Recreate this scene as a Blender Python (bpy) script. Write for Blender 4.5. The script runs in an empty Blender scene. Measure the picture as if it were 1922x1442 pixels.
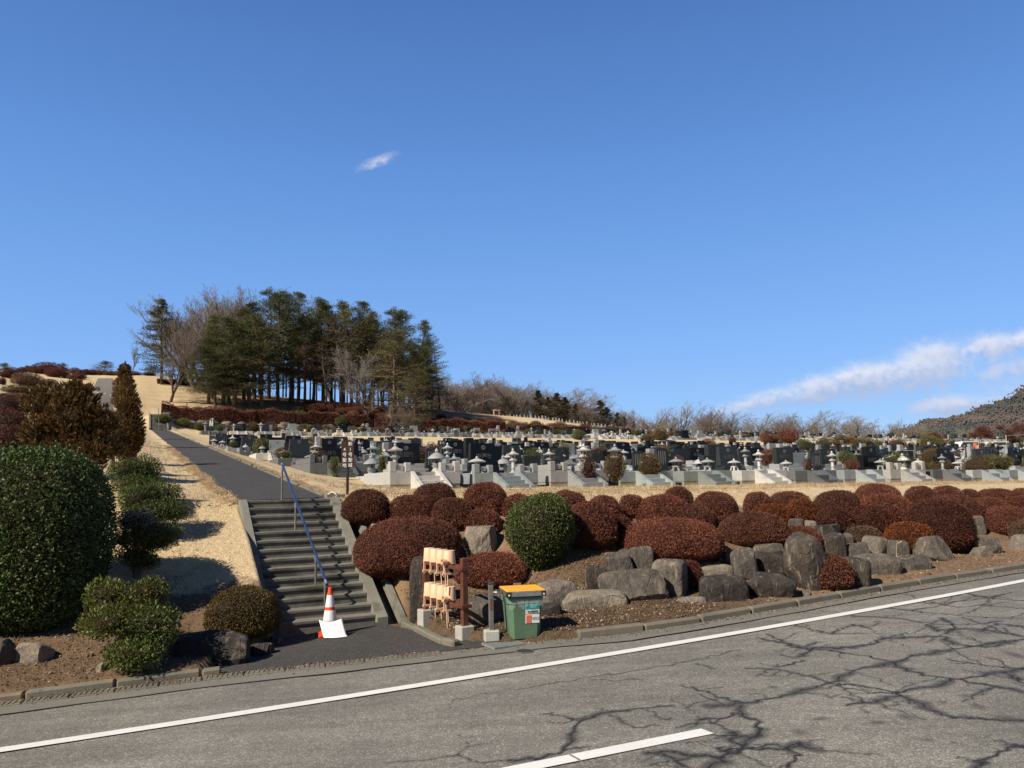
import bpy, math, random
import numpy as np
from mathutils import Vector, Matrix
R = math.radians
rng = np.random.default_rng(7)
random.seed(7)
scene = bpy.context.scene
COL = scene.collection
CAMH = 2.32
FPX = 1441.0
PITCH, ROLL = 7.55, 1.3
# ---------------------------------------------------------------- camera
cam_d = bpy.data.cameras.new("camera"); cam = bpy.data.objects.new("camera", cam_d); COL.objects.link(cam)
cam_d.sensor_width = 36.0; cam_d.lens = 36.0 * FPX / 1922.0
cam_d.clip_start = 0.1; cam_d.clip_end = 6000
CM = (Matrix.Rotation(R(90 + PITCH), 4, 'X') @ Matrix.Rotation(R(-ROLL), 4, 'Z'))
cam.matrix_world = Matrix.Translation((0, 0, CAMH)) @ CM
scene.camera = cam
# ---------------------------------------------------------------- sky and sun
SUN_AZ = math.atan2(0.656, 0.755)        # direction the light travels, seen from above
SUN_EL = R(40)
w = bpy.data.worlds.new("World"); scene.world = w; w.use_nodes = True
nt = w.node_tree; nt.nodes.clear()
out = nt.nodes.new('ShaderNodeOutputWorld'); bg = nt.nodes.new('ShaderNodeBackground')
sky = nt.nodes.new('ShaderNodeTexSky'); sky.sky_type = 'NISHITA'; sky.sun_disc = False
sky.sun_elevation = SUN_EL
fx, fy = -math.cos(SUN_AZ), -math.sin(SUN_AZ)   # towards the sun
sky.sun_rotation = math.atan2(fx, fy)
sky.altitude = 600; sky.air_density = 1.0; sky.dust_density = 0.1; sky.ozone_density = 4.0
bg.inputs['Strength'].default_value = 0.13
nt.links.new(bg.outputs[0], out.inputs[0])
sun_d = bpy.data.lights.new("sun", 'SUN'); sun_d.energy = 5.0; sun_d.angle = R(0.5); sun_d.color = (1.0, 0.90, 0.76)
sun = bpy.data.objects.new("sun", sun_d); COL.objects.link(sun)
ld = Vector((math.cos(SUN_AZ) * math.cos(SUN_EL), math.sin(SUN_AZ) * math.cos(SUN_EL), -math.sin(SUN_EL)))
sun.rotation_euler = ld.to_track_quat('-Z', 'Y').to_euler()
scene.view_settings.view_transform = 'Standard'; scene.view_settings.look = 'None'
scene.view_settings.exposure = 0.35; scene.view_settings.gamma = 1.0
CLOUD_NODES = True

# ---------------------------------------------------------------- pixel <-> world
M3 = np.array(CM.to_3x3())
CAM = np.array([0, 0, CAMH])
def ray(px, py):
    d = M3 @ np.array([(px - 961) / FPX, -(py - 721) / FPX, -1.0])
    return d / d[1]
def at(px, py, Y): return CAM + ray(px, py) * Y
def proj(p):
    q = M3.T @ (np.array(p, float) - CAM)
    return 961 + FPX * q[0] / -q[2], 721 - FPX * q[1] / -q[2]

if CLOUD_NODES:
    def cn(t, **k):
        n = nt.nodes.new(t)
        for a, b in k.items(): setattr(n, a, b)
        return n
    def mth(op, a, b=None, c=None, clamp=False):
        n = cn('ShaderNodeMath', operation=op); n.use_clamp = clamp
        for i, x in enumerate((a, b, c)):
            if x is None: continue
            if isinstance(x, (int, float)): n.inputs[i].default_value = x
            else: nt.links.new(x, n.inputs[i])
        return n.outputs[0]
    tc = cn('ShaderNodeTexCoord'); sep = cn('ShaderNodeSeparateXYZ'); nt.links.new(tc.outputs['Generated'], sep.inputs[0])
    yy = mth('MAXIMUM', sep.outputs[1], 0.02)
    ax = mth('DIVIDE', sep.outputs[0], yy); az = mth('DIVIDE', sep.outputs[2], yy)
    cmb = cn('ShaderNodeCombineXYZ'); nt.links.new(ax, cmb.inputs[0]); nt.links.new(az, cmb.inputs[2])
    def noise(scale, detail, rough, sx=1, sz=1):
        mp = cn('ShaderNodeMapping'); mp.inputs['Scale'].default_value = (sx, 1, sz); nt.links.new(cmb.outputs[0], mp.inputs[0])
        n = cn('ShaderNodeTexNoise'); n.inputs['Scale'].default_value = scale; n.inputs['Detail'].default_value = detail
        n.inputs['Roughness'].default_value = rough; nt.links.new(mp.outputs[0], n.inputs['Vector']); return n.outputs[0]
    n1 = noise(26, 6, 0.6, 0.8, 1.6); n2 = noise(70, 5, 0.6)
    n1c = mth('SUBTRACT', n1, 0.5); n2c = mth('SUBTRACT', n2, 0.5)
    total = None; shade = None
    # each cloud: centre, length, thickness, tilt, density
    for (px, py, L, T, tilt, dens) in [(1430, 752, 70, 11, -.21, .75), (1530, 735, 85, 15, -.2, .85), (1640, 713, 90, 20, -.12, .9), (1740, 690, 75, 26, -.2, .95),
                                 (1590, 704, 55, 9, -.15, .6), (1750, 660, 40, 7, 0, .45), (1860, 652, 62, 15, -.1, .9), (1925, 640, 30, 12, 0, .9), (1905, 690, 75, 14, -.2, .6),
                                 (1900, 725, 70, 16, 0, .45), (1775, 762, 70, 13, -.08, .75), (1850, 755, 90, 9, -.12, .6), (1541, 755, 13, 5, 0, .5), (1690, 740, 60, 10, -.2, .35),
                                 (708, 303, 32, 7, -.35, .7), (685, 316, 10, 4, -.2, .4), (1600, 800, 130, 9, 0, .3), (2100, 640, 160, 30, -.1, .8), (1380, 768, 60, 10, -.1, .3)]:
        r0 = ray(px, py); L *= 1.2 / FPX; T *= 1.75 / FPX
        dx = mth('SUBTRACT', ax, float(r0[0])); dz = mth('SUBTRACT', az, float(r0[2]))
        # image y is -z here
        u_ = mth('DIVIDE', mth('ADD', dx, mth('MULTIPLY', n1c, L * 1.1)), L)
        v_ = mth('DIVIDE', mth('ADD', mth('ADD', dz, mth('MULTIPLY', dx, tilt)), mth('MULTIPLY', n2c, T * 1.6)), T)
        # flatter undersides
        d2 = mth('ADD', mth('MULTIPLY', u_, u_), mth('MULTIPLY', v_, v_))
        g = mth('MULTIPLY', mth('POWER', 2.718, mth('MULTIPLY', d2, -1.0)), dens)
        total = g if total is None else mth('MAXIMUM', total, g)
        s_ = mth('MULTIPLY', g, v_)
        shade = s_ if shade is None else mth('ADD', shade, s_)
    m = mth('MULTIPLY', total, mth('ADD', mth('MULTIPLY', mth('ADD', n1c, n2c), 1.8), 1.05), clamp=True)
    mr = cn('ShaderNodeMapRange'); mr.interpolation_type = 'SMOOTHSTEP'
    mr.inputs[1].default_value = 0.08; mr.inputs[2].default_value = 0.8; mr.inputs[4].default_value = 0.84; nt.links.new(m, mr.inputs[0])
    cc = cn('ShaderNodeMix', data_type='RGBA')
    nt.links.new(mth('ADD', mth('MULTIPLY', shade, 0.9), 0.45, clamp=True), cc.inputs[0])
    cc.inputs[6].default_value = (2.7, 3.2, 4.5, 1); cc.inputs[7].default_value = (4.9, 5.0, 5.6, 1)
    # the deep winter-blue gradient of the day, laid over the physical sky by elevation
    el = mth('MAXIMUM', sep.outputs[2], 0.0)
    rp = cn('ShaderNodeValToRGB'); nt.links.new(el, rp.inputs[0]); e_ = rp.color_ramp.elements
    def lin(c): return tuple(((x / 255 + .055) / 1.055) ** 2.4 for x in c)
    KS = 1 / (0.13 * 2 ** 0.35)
    stops = [(0.0, (160, 199, 240)), (.06, (150, 194, 246)), (.16, (131, 180, 246)), (.30, (110, 161, 232)), (.42, (93, 142, 214)), (.56, (76, 120, 190)), (.72, (44, 78, 140)), (1.0, (22, 44, 90))]  # overhead stops, above the view, darkened to cut fill light
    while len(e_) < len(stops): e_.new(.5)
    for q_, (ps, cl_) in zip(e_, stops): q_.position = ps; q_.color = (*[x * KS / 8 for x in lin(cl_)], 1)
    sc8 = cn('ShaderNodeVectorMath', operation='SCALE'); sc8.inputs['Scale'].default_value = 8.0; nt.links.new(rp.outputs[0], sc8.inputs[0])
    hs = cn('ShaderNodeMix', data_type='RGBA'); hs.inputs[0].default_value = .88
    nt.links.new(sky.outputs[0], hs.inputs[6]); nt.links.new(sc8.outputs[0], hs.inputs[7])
    # sky behind the camera dimmed to cut fill light and deepen shadows
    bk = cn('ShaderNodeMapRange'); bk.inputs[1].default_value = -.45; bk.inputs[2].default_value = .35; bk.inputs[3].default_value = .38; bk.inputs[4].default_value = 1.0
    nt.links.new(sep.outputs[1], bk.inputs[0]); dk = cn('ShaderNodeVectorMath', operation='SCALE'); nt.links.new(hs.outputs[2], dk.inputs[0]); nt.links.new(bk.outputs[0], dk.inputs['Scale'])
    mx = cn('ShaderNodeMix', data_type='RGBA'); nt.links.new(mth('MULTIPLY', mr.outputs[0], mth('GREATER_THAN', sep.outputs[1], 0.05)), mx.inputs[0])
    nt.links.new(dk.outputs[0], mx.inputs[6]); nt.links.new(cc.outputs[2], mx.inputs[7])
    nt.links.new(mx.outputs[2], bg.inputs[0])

# ---------------------------------------------------------------- terrain
UD = np.array([0.8965, 0.443]); VD = np.array([-0.443, 0.8965])
O2 = np.array([-5.06, 16.8])
def uv2xy(u, v): return O2[0] + UD[0] * u + VD[0] * v, O2[1] + UD[1] * u + VD[1] * v
def xy2uv(x, y):
    a = x - O2[0]; b = y - O2[1]
    return a * UD[0] + b * UD[1], a * VD[0] + b * VD[1]
def roadz(x, y=0):
    return 0.04 * (np.asarray(x, float) + 2)
def roadpix(px, py):
    r = ray(px, py); Y = (CAMH - 0.08) / (0.04 * r[0] - r[2])
    return CAM + r * Y
TU = np.array([-400, -120, -60, -20, -7, -1.2, 1.2, 5, 25, 53, 74, 87, 100, 115, 160, 260, 600.])
TV = np.array([-1, 0, 10, 75, 80, 97, 103, 112, 127, 150, 180, 240, 400, 900.])
TZ = np.array([
 [4.0, 4.0, 4.0, 3.0, 2.3, 2.10, 2.10, 2.08, 2.0, 1.85, 1.8, 1.75, 1.7, 1.7, 1.6, 1.5, 1.0],
 [5.0, 5.0, 4.4, 3.2, 2.4, 2.14, 2.14, 2.10, 2.0, 1.85, 1.8, 1.75, 1.7, 1.7, 1.6, 1.5, 1.0],
 [8.0, 8.0, 7.0, 5.0, 3.5, 3.04, 3.04, 2.3, 2.1, 1.85, 1.8, 1.75, 1.7, 1.7, 1.6, 1.5, 1.0],
 [22, 22, 20, 13.5, 10.2, 8.93, 8.93, 7.2, 7.0, 6.9, 6.8, 6.8, 6.8, 6.8, 6.8, 6.8, 6],
 [22, 22, 20.5, 14.2, 10.8, 9.38, 9.38, 9.0, 9.1, 9.0, 8.9, 8.8, 8.8, 8.8, 8.8, 8.8, 8],
 [27, 27, 25, 17, 13.4, 10.92, 10.92, 10.3, 10.2, 10.2, 10.2, 10.2, 10.2, 10.2, 10.2, 10.2, 9],
 [28, 28, 26, 18, 15, 13.4, 13.4, 13, 12.6, 12, 11.5, 11.2, 11, 10.6, 10.4, 9.8, 8],
 [28, 28, 27, 19.5, 17.4, 16.4, 16.4, 16.5, 16.0, 14.5, 13.5, 12.8, 12, 10.7, 10.4, 9, 7],
 [25, 25, 25, 21.6, 20.4, 20.6, 20.6, 20.6, 19.2, 17.8, 16.5, 15.2, 13.7, 11, 9.6, 7.5, 5],
 [26, 26, 26, 25.6, 25.4, 25.8, 25.8, 25.2, 20.3, 17, 14, 12, 10, 9, 7, 5, 3],
 [26, 26, 26.5, 27.2, 28.2, 28, 27.5, 26, 20, 15, 11, 8.5, 8, 7, 5, 2, 0],
 [24, 24, 25, 26, 26, 25, 25, 22, 15, 12, 8, 6, 5, 4, 2, 0, -2],
 [5, 5, 5, 5, 5, 5, 5, 5, 3, 2, 0, 0, 0, 0, 0, -2, -5],
 [0, 0, 0, 0, 0, 0, 0, 0, 0, 0, 0, 0, -3, -5, -5, -5, -8]], float)
GU = np.arange(-140, 300, 0.8); GV = np.arange(-1, 300, 0.8)
def bil(xs, ys, Z, x, y):
    x = np.clip(x, xs[0], xs[-1]); y = np.clip(y, ys[0], ys[-1])
    i = np.clip(np.searchsorted(xs, x, 'right') - 1, 0, len(xs) - 2); j = np.clip(np.searchsorted(ys, y, 'right') - 1, 0, len(ys) - 2)
    a = (x - xs[i]) / (xs[i + 1] - xs[i]); b = (y - ys[j]) / (ys[j + 1] - ys[j])
    return (Z[j, i] * (1 - a) + Z[j, i + 1] * a) * (1 - b) + (Z[j + 1, i] * (1 - a) + Z[j + 1, i + 1] * a) * b
_gu, _gv = np.meshgrid(GU, GV)
_G = bil(TU, TV, TZ, _gu, _gv)
for _ in range(2):                      # soften the creases
    P = np.pad(_G, 1, 'edge')
    _G = (P[1:-1, 1:-1] * 2 + P[:-2, 1:-1] + P[2:, 1:-1] + P[1:-1, :-2] + P[1:-1, 2:]) / 6
def upper(u, v):
    u = np.asarray(u, float); v = np.asarray(v, float)
    inside = (u > GU[0]) & (u < GU[-1]) & (v < GV[-1])
    zi = _G[np.clip(((v - GV[0]) / .8).astype(int), 0, len(GV) - 2), np.clip(((u - GU[0]) / .8).astype(int), 0, len(GU) - 2)] * 0
    zi = bil(GU, GV, _G, u, v)
    return np.where(inside, zi, bil(TU, TV, TZ, u, v))
# kerb line (v as a function of u), traced on the road surface
_k = [roadpix(px, py) for px, py in [(0, 1322), (230, 1293), (430, 1267), (620, 1247), (815, 1226), (1000, 1206), (1150, 1194), (1300, 1172), (1430, 1150), (1600, 1120), (1760, 1093), (1922, 1068)]]
_ku = np.array([xy2uv(p[0], p[1])[0] for p in _k]); _kv = np.array([xy2uv(p[0], p[1])[1] for p in _k])
print('KERB', np.round(_ku, 2), np.round(_kv, 2))
def kerbv(u):
    u = np.asarray(u, float)
    r = np.interp(u, _ku, _kv)
    r = np.where(u < _ku[0], _kv[0] + (u - _ku[0]) * (_kv[3] - _kv[0]) / (_ku[3] - _ku[0]), r)
    return np.where(u > _ku[-1], _kv[-1] + (u - _ku[-1]) * (_kv[-1] - _kv[-4]) / (_ku[-1] - _ku[-4]), r)
SW = 0.95                                # half width of stairs and path
def sst(a, b, x):
    t = np.clip((x - a) / (b - a), 0, 1); return t * t * (3 - 2 * t)
def wob(x, y):
    return (np.sin(x * 1.3 + y * .7) + np.sin(x * .37 - y * 1.1 + 2) + np.sin(x * 2.9 + y * 2.3 + 1) * .4 + np.sin(x * .5 + y * 3.1) * .4) / 2.8
def T(u, v):
    u = np.asarray(u, float); v = np.asarray(v, float)
    x, y = uv2xy(u, v)
    kv = kerbv(u); rz = roadz(*uv2xy(u, kv)); d = v - kv
    top = upper(u, np.maximum(v, -1))
    D = -kv
    topr = upper(u, np.full_like(u, 0.0)) if u.shape else upper(u, 0.0)
    sr = np.interp(d, [0, 1.2, 2.0, 2.9, 4.6, 6.0, 7.2, 12], [0, .05, .13, .36, .66, .86, 1, 1])
    sb = np.interp(d, [0, 2.3, 3.1, 4.0, 5.4, 7.2, 12], [0, .035, .11, .32, .68, 1, 1])
    kb = sst(4.6, 3.2, u); sr = sr * (1 - kb) + sb * kb
    sl = np.interp(d, [0, 1.2, 2.4, 4.6, 7.0, 12], [0, .06, .22, .66, 1.0, 1])
    s = np.where(u > 0, sr, sl)
    front = rz + 0.10 + (topr - rz - 0.10) * s
    z = np.where(v < 0, front, top)
    z = z + 0.035 * wob(x * 1.7, y * 1.7) * sst(0.3, 1.5, d) * np.where(np.abs(u) < 1.6, 0, 1)
    # stairs bay
    inb = (u > -.86) & (u < 1.5)
    bay = np.where(v < -4.0, rz - 0.06, rz - 0.1 + (2.14 - rz) * np.clip((v + 4.0) / 4.0, 0, 1) - 0.36)
    z = np.where(inb & (v < 0.0), bay, z)
    z = np.where((u > -2.1) & (u < 1.9) & (d < np.interp(u, [-2.1, -1.75, -1.0, .95, 1.35, 1.9], [.1, .75, 2.0, 3.15, 1.6, .12]) - .06), rz - .05, z)
    z = np.where((d < .16) & (d >= 0) & (v < 0), np.minimum(z, rz + .05), z)
    pz = np.where(v < 96, 2.14 + 0.0905 * v, 10.83 + (v - 96) * .5)
    pz = np.where(v > 101, np.nan, pz)
    pw = sst(2.6, 1.1, np.abs(u))
    z = np.where((v >= 0) & (v <= 101), z * (1 - pw) + (np.nan_to_num(pz) - 0.03) * pw, z)
    # below the kerb: under the road
    z = np.where(d < .06, rz - 0.06, z)
    z = np.where(d < -0.3, roadz(x, y) - 0.06, z)
    return np.where(d < -14, roadz(x, y) - 0.06, z)
def Txy(x, y): return float(T(*xy2uv(x, y)))
_steps = np.concatenate([np.arange(6, 40, .03), np.arange(40, 260, .25)])
def gpix(px, py, ymin=6):
    r = ray(px, py); Y = _steps[_steps > ymin]
    P = CAM[None] + Y[:, None] * r[None]
    g = T(*xy2uv(P[:, 0], P[:, 1])) - P[:, 2]
    i = np.argmax(g > 0)
    if not (g > 0).any(): return None
    return P[i]
# ---------------------------------------------------------------- object helpers
def link(o, parent=None):
    COL.objects.link(o)
    if parent is not None: o.parent = parent
    return o
def tag(o, label=None, cat=None, group=None, kind=None):
    if label: o["label"] = label
    if cat: o["category"] = cat
    if group: o["group"] = group
    if kind: o["kind"] = kind
    return o
def empty(name, loc, rz=0.0, sc=None):
    o = bpy.data.objects.new(name, None); o.location = loc; o.rotation_euler = (0, 0, rz); o.empty_display_size = .2
    if sc is not None: o.scale = sc
    return link(o)
def mesh_np(name, V, F, mat, smooth=False, attrs=None, mi=None):
    """V (n,3); F list of int arrays (m,k)"""
    me = bpy.data.meshes.new(name)
    V = np.asarray(V, np.float32)
    if not isinstance(F, list): F = [F]
    F = [np.asarray(f, np.int32) for f in F if len(f)]
    nl = sum(f.size for f in F); nf = sum(len(f) for f in F)
    me.vertices.add(len(V)); me.vertices.foreach_set('co', V.ravel())
    me.loops.add(nl); me.loops.foreach_set('vertex_index', np.concatenate([f.ravel() for f in F]))
    st = []; s = 0
    for f in F:
        st.append(s + np.arange(len(f)) * f.shape[1]); s += f.size
    me.polygons.add(nf); me.polygons.foreach_set('loop_start', np.concatenate(st).astype(np.int32))
    me.polygons.foreach_set('use_smooth', np.full(nf, bool(smooth)))
    for m in (mat if isinstance(mat, (list, tuple)) else [mat]): me.materials.append(m)
    if mi is not None: me.polygons.foreach_set('material_index', np.asarray(mi, np.int32))
    me.update(calc_edges=True)
    for k, a in (attrs or {}).items():
        t = me.attributes.new(k, 'FLOAT', 'POINT'); t.data.foreach_set('value', np.asarray(a, np.float32))
    return me
def ob(name, me, parent=None, loc=None, rz=None, sc=None):
    o = bpy.data.objects.new(name, me)
    if loc is not None: o.location = loc
    if rz is not None: o.rotation_euler = (0, 0, rz)
    if sc is not None: o.scale = sc
    return link(o, parent)
def copy_tree(o, parent=None):
    c = o.copy(); link(c, parent)
    if parent is not None: c.parent = parent
    for ch in list(o.children): copy_tree(ch, c)
    return c
class MB:
    def __init__(s): s.V = []; s.F = {}; s.n = 0; s.M = {}
    def add(s, V, F, m=0):
        V = np.asarray(V, float)
        for f in F:
            s.F.setdefault(len(f), []).append([i + s.n for i in f]); s.M.setdefault(len(f), []).append(m)
        s.V.append(V); s.n += len(V); return s
    def box(s, x0, x1, y0, y1, z0, z1, m=0, tf=None, bev=0.0):
        if bev:
            return s.bbox(x0, x1, y0, y1, z0, z1, bev, m, tf)
        V = [(x0, y0, z0), (x1, y0, z0), (x1, y1, z0), (x0, y1, z0), (x0, y0, z1), (x1, y0, z1), (x1, y1, z1), (x0, y1, z1)]
        return s.hexa(V, m, tf)
    def hexa(s, V, m=0, tf=None):
        if tf is not None: V = [tuple(tf @ Vector(v)) for v in V]
        return s.add(V, [(0, 3, 2, 1), (4, 5, 6, 7), (0, 1, 5, 4), (1, 2, 6, 5), (2, 3, 7, 6), (3, 0, 4, 7)], m)
    def bbox(s, x0, x1, y0, y1, z0, z1, b, m=0, tf=None):
        # box with chamfered top edges and corners
        def ring(i, z): return [(x0 + i, y0 + b, z), (x0 + b, y0 + i, z), (x1 - b, y0 + i, z), (x1 - i, y0 + b, z), (x1 - i, y1 - b, z), (x1 - b, y1 - i, z), (x0 + b, y1 - i, z), (x0 + i, y1 - b, z)]
        V = ring(0, z0) + ring(0, z1 - b) + ring(b * .9, z1)
        if tf is not None: V = [tuple(tf @ Vector(v)) for v in V]
        F = [tuple(range(7, -1, -1)), tuple(range(16, 24))]
        for k in range(2):
            for i in range(8): F.append((k * 8 + i, k * 8 + (i + 1) % 8, k * 8 + 8 + (i + 1) % 8, k * 8 + 8 + i))
        return s.add(V, F, m)
    def lathe(s, prof, n=16, m=0, c=(0, 0), tf=None, rot=0.0, sq=1.0, cap=True):
        V = []
        for r, z in prof:
            for i in range(n):
                a = 2 * math.pi * i / n + rot
                V.append((c[0] + r * math.cos(a), c[1] + r * math.sin(a) * sq, z))
        F = []
        for k in range(len(prof) - 1):
            for i in range(n): F.append((k * n + i, k * n + (i + 1) % n, k * n + n + (i + 1) % n, k * n + n + i))
        if cap:
            F.append(tuple(range(n - 1, -1, -1))); F.append(tuple((len(prof) - 1) * n + i for i in range(n)))
        if tf is not None: V = [tuple(tf @ Vector(v)) for v in V]
        return s.add(V, F, m)
    def tube(s, p0, p1, r0, r1=None, n=10, m=0):
        r1 = r0 if r1 is None else r1
        p0 = Vector(p0); p1 = Vector(p1); q = (p1 - p0).to_track_quat('Z', 'Y').to_matrix().to_4x4()
        return s.lathe([(r0, 0), (r1, (p1 - p0).length)], n, m, tf=Matrix.Translation(p0) @ q)
    def prism(s, poly, y0, y1, m=0, tf=None):
        """poly in x,z extruded along y"""
        n = len(poly); V = [(x, y0, z) for x, z in poly] + [(x, y1, z) for x, z in poly]
        F = [tuple(range(n)), tuple(range(2 * n - 1, n - 1, -1))]
        for i in range(n): F.append((i, i + n, (i + 1) % n + n, (i + 1) % n))
        if tf is not None: V = [tuple(tf @ Vector(v)) for v in V]
        return s.add(V, F, m)
    def mesh(s, name, mat, smooth=False):
        V = np.concatenate(s.V); ks = sorted(s.F)
        me = mesh_np(name, V, [np.array(s.F[k]) for k in ks], mat, smooth, mi=np.concatenate([s.M[k] for k in ks]))
        if smooth:
            try: me.set_sharp_from_angle(angle=R(35))
            except Exception: pass
        return me
    def build(s, name, mat, parent=None, smooth=False, **k): return ob(name, s.mesh(name, mat, smooth), parent, **k)

# ---------------------------------------------------------------- materials
def S(r, g, b):
    f = lambda c: (c / 255 / 12.92) if c / 255 <= .04045 else ((c / 255 + .055) / 1.055) ** 2.4
    return (f(r), f(g), f(b), 1)
def newmat(name, rough=.8, spec=.5, metal=0.0):
    m = bpy.data.materials.new(name); m.use_nodes = True
    b = m.node_tree.nodes['Principled BSDF']; b.inputs['Roughness'].default_value = rough; b.inputs['Metallic'].default_value = metal
    b.inputs['Specular IOR Level'].default_value = spec
    return m, m.node_tree, b
class NT:
    def __init__(s, nt): s.nt = nt
    def n(s, t, **k):
        x = s.nt.nodes.new(t)
        for a, b in k.items(): setattr(x, a, b)
        return x
    def set(s, sock, v):
        if hasattr(v, 'is_output'): s.nt.links.new(v, sock)
        else: sock.default_value = v
    def coord(s, kind='Object'): return s.n('ShaderNodeTexCoord').outputs[kind]
    def noise(s, vec, scale, detail=4, rough=.55, dist=0.0):
        x = s.n('ShaderNodeTexNoise'); s.set(x.inputs['Vector'], vec); x.inputs['Scale'].default_value = scale
        x.inputs['Detail'].default_value = detail; x.inputs['Roughness'].default_value = rough; x.inputs['Distortion'].default_value = dist
        return x.outputs[0]
    def voro(s, vec, scale, feature='F1', out='Distance'):
        x = s.n('ShaderNodeTexVoronoi', feature=feature); s.set(x.inputs['Vector'], vec); x.inputs['Scale'].default_value = scale
        return x.outputs[out]
    def ramp(s, fac, stops, interp='LINEAR'):
        x = s.n('ShaderNodeValToRGB'); s.set(x.inputs[0], fac); e = x.color_ramp.elements; x.color_ramp.interpolation = interp
        while len(e) < len(stops): e.new(.5)
        for i, (p, c) in enumerate(stops): e[i].position = p; e[i].color = c if len(c) == 4 else (*c, 1)
        return x.outputs[0]
    def mix(s, f, a, b, blend='MIX'):
        x = s.n('ShaderNodeMix', data_type='RGBA', blend_type=blend); s.set(x.inputs[0], f); s.set(x.inputs[6], a); s.set(x.inputs[7], b); return x.outputs[2]
    def m(s, op, a, b=0.0, clamp=False):
        x = s.n('ShaderNodeMath', operation=op); x.use_clamp = clamp; s.set(x.inputs[0], a); s.set(x.inputs[1], b); return x.outputs[0]
    def attr(s, name): return s.n('ShaderNodeAttribute', attribute_name=name).outputs['Fac']
    def rnd(s): return s.n('ShaderNodeObjectInfo').outputs['Random']
    def bump(s, h, strength=.5, dist=.02, prev=None):
        x = s.n('ShaderNodeBump'); s.set(x.inputs['Height'], h); x.inputs['Strength'].default_value = strength; x.inputs['Distance'].default_value = dist
        if prev is not None: s.set(x.inputs['Normal'], prev)
        return x.outputs[0]
    def mapping(s, vec, scale=(1, 1, 1), rot=(0, 0, 0)):
        x = s.n('ShaderNodeMapping'); s.set(x.inputs[0], vec); x.inputs['Scale'].default_value = scale; x.inputs['Rotation'].default_value = rot; return x.outputs[0]
def k3(c, f): return (c[0] * f, c[1] * f, c[2] * f, 1)
def mottled(name, c, var=.35, scale=3, rough=.85, fine=60, bump=.3, bd=.01, spec=.3, coord='Object', speck=None, extra=None):
    m, t, b = newmat(name, rough, spec); h = NT(t); co = h.coord(coord)
    n1 = h.noise(co, scale, 6, .6); n2 = h.noise(co, fine, 3, .6)
    col = h.ramp(n1, [(.3, k3(c, 1 - var)), (.5, c), (.72, k3(c, 1 + var * .7))])
    col = h.mix(.35, col, h.ramp(n2, [(.3, k3(c, .55)), (.7, k3(c, 1.45))]))
    if speck:
        v = h.noise(co, speck[0], 2, .8); f = h.ramp(v, [(speck[1], (0, 0, 0, 1)), (speck[1] + .06, (1, 1, 1, 1))])
        col = h.mix(f, col, speck[2])
    if extra:
        for (sc, th, cc, am) in extra:
            f = h.ramp(h.noise(co, sc, 5, .65, .4), [(th, (0, 0, 0, 1)), (th + .12, (am, am, am, 1))]); col = h.mix(f, col, cc)
    t.links.new(col, b.inputs['Base Color'])
    if bump: t.links.new(h.bump(h.m('ADD', n1, h.m('MULTIPLY', n2, .5)), bump, bd), b.inputs['Normal'])
    return m
def plain(name, c, rough=.5, metal=0.0, spec=.5, var=.12, scale=8):
    m, t, b = newmat(name, rough, spec, metal); h = NT(t); n = h.noise(h.coord(), scale, 5, .6)
    t.links.new(h.ramp(n, [(.3, k3(c, 1 - var)), (.7, k3(c, 1 + var))]), b.inputs['Base Color'])
    t.links.new(h.ramp(n, [(.3, (rough - .08,) * 3 + (1,)), (.7, (rough + .12,) * 3 + (1,))]), b.inputs['Roughness'])
    return m
def leafmat(name, stops, rough=.55, spec=.35, transl=.25, objvar=.25, hue=0.0):
    """stops: list of (pos, colour) over a per-leaf random value"""
    m, t, b = newmat(name, rough, spec); h = NT(t)
    c = h.ramp(h.attr('rnd'), stops)
    big = h.noise(h.coord(), 1.6, 3, .5)
    c = h.mix(1.0, c, h.ramp(big, [(.3, (.72, .72, .72, 1)), (.7, (1.25, 1.25, 1.25, 1))]), 'MULTIPLY')
    c = h.mix(1.0, c, h.ramp(h.rnd(), [(0, (1 - objvar, 1 - objvar * .7, 1 - objvar, 1)), (1, (1 + objvar, 1 + objvar * .8, 1 + objvar * .4, 1))]), 'MULTIPLY')
    t.links.new(c, b.inputs['Base Color'])
    if transl:
        tr = h.n('ShaderNodeBsdfTranslucent'); t.links.new(c, tr.inputs[0])
        mx = h.n('ShaderNodeMixShader'); mx.inputs[0].default_value = transl
        t.links.new(b.outputs[0], mx.inputs[1]); t.links.new(tr.outputs[0], mx.inputs[2])
        t.links.new(mx.outputs[0], t.nodes['Material Output'].inputs[0])
    return m
MT = {}
MT['concrete'] = mottled('concrete', (.2, .195, .16, 1), .35, 1.6, .9, 45, .35, .01, extra=[(2.2, .56, (.07, .07, .055, 1), .7), (9, .6, (.33, .32, .27, 1), .5)])
MT['concrete_step'] = mottled('stained_step_concrete', (.18, .172, .145, 1), .4, 2.2, .92, 50, .4, .012, extra=[(1.3, .52, (.06, .058, .045, 1), .75), (7, .62, (.3, .28, .22, 1), .6), (14, .64, (.04, .045, .03, 1), .6)])
MT['concrete_pale'] = mottled('pale_concrete', (.42, .41, .36, 1), .2, 4, .9, 70, .25, .006, extra=[(6, .6, (.2, .19, .15, 1), .5)])
MT['kerb'] = mottled('kerb_concrete', (.17, .155, .122, 1), .35, 1.5, .92, 50, .4, .012, extra=[(2, .58, (.33, .2, .1, 1), .45), (3.5, .6, (.09, .085, .07, 1), .7)])
MT['brown_paint'] = plain('brown_painted_steel', S(98, 56, 40), .45, 0, .5, .18, 12)
MT['sign_brown'] = plain('brown_sign_panel', S(62, 36, 28), .5, 0, .4, .15)
MT['dark_post'] = plain('dark_brown_post', S(48, 34, 28), .5)
MT['white'] = plain('white_lettering', (.75, .75, .72, 1), .6)
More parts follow.
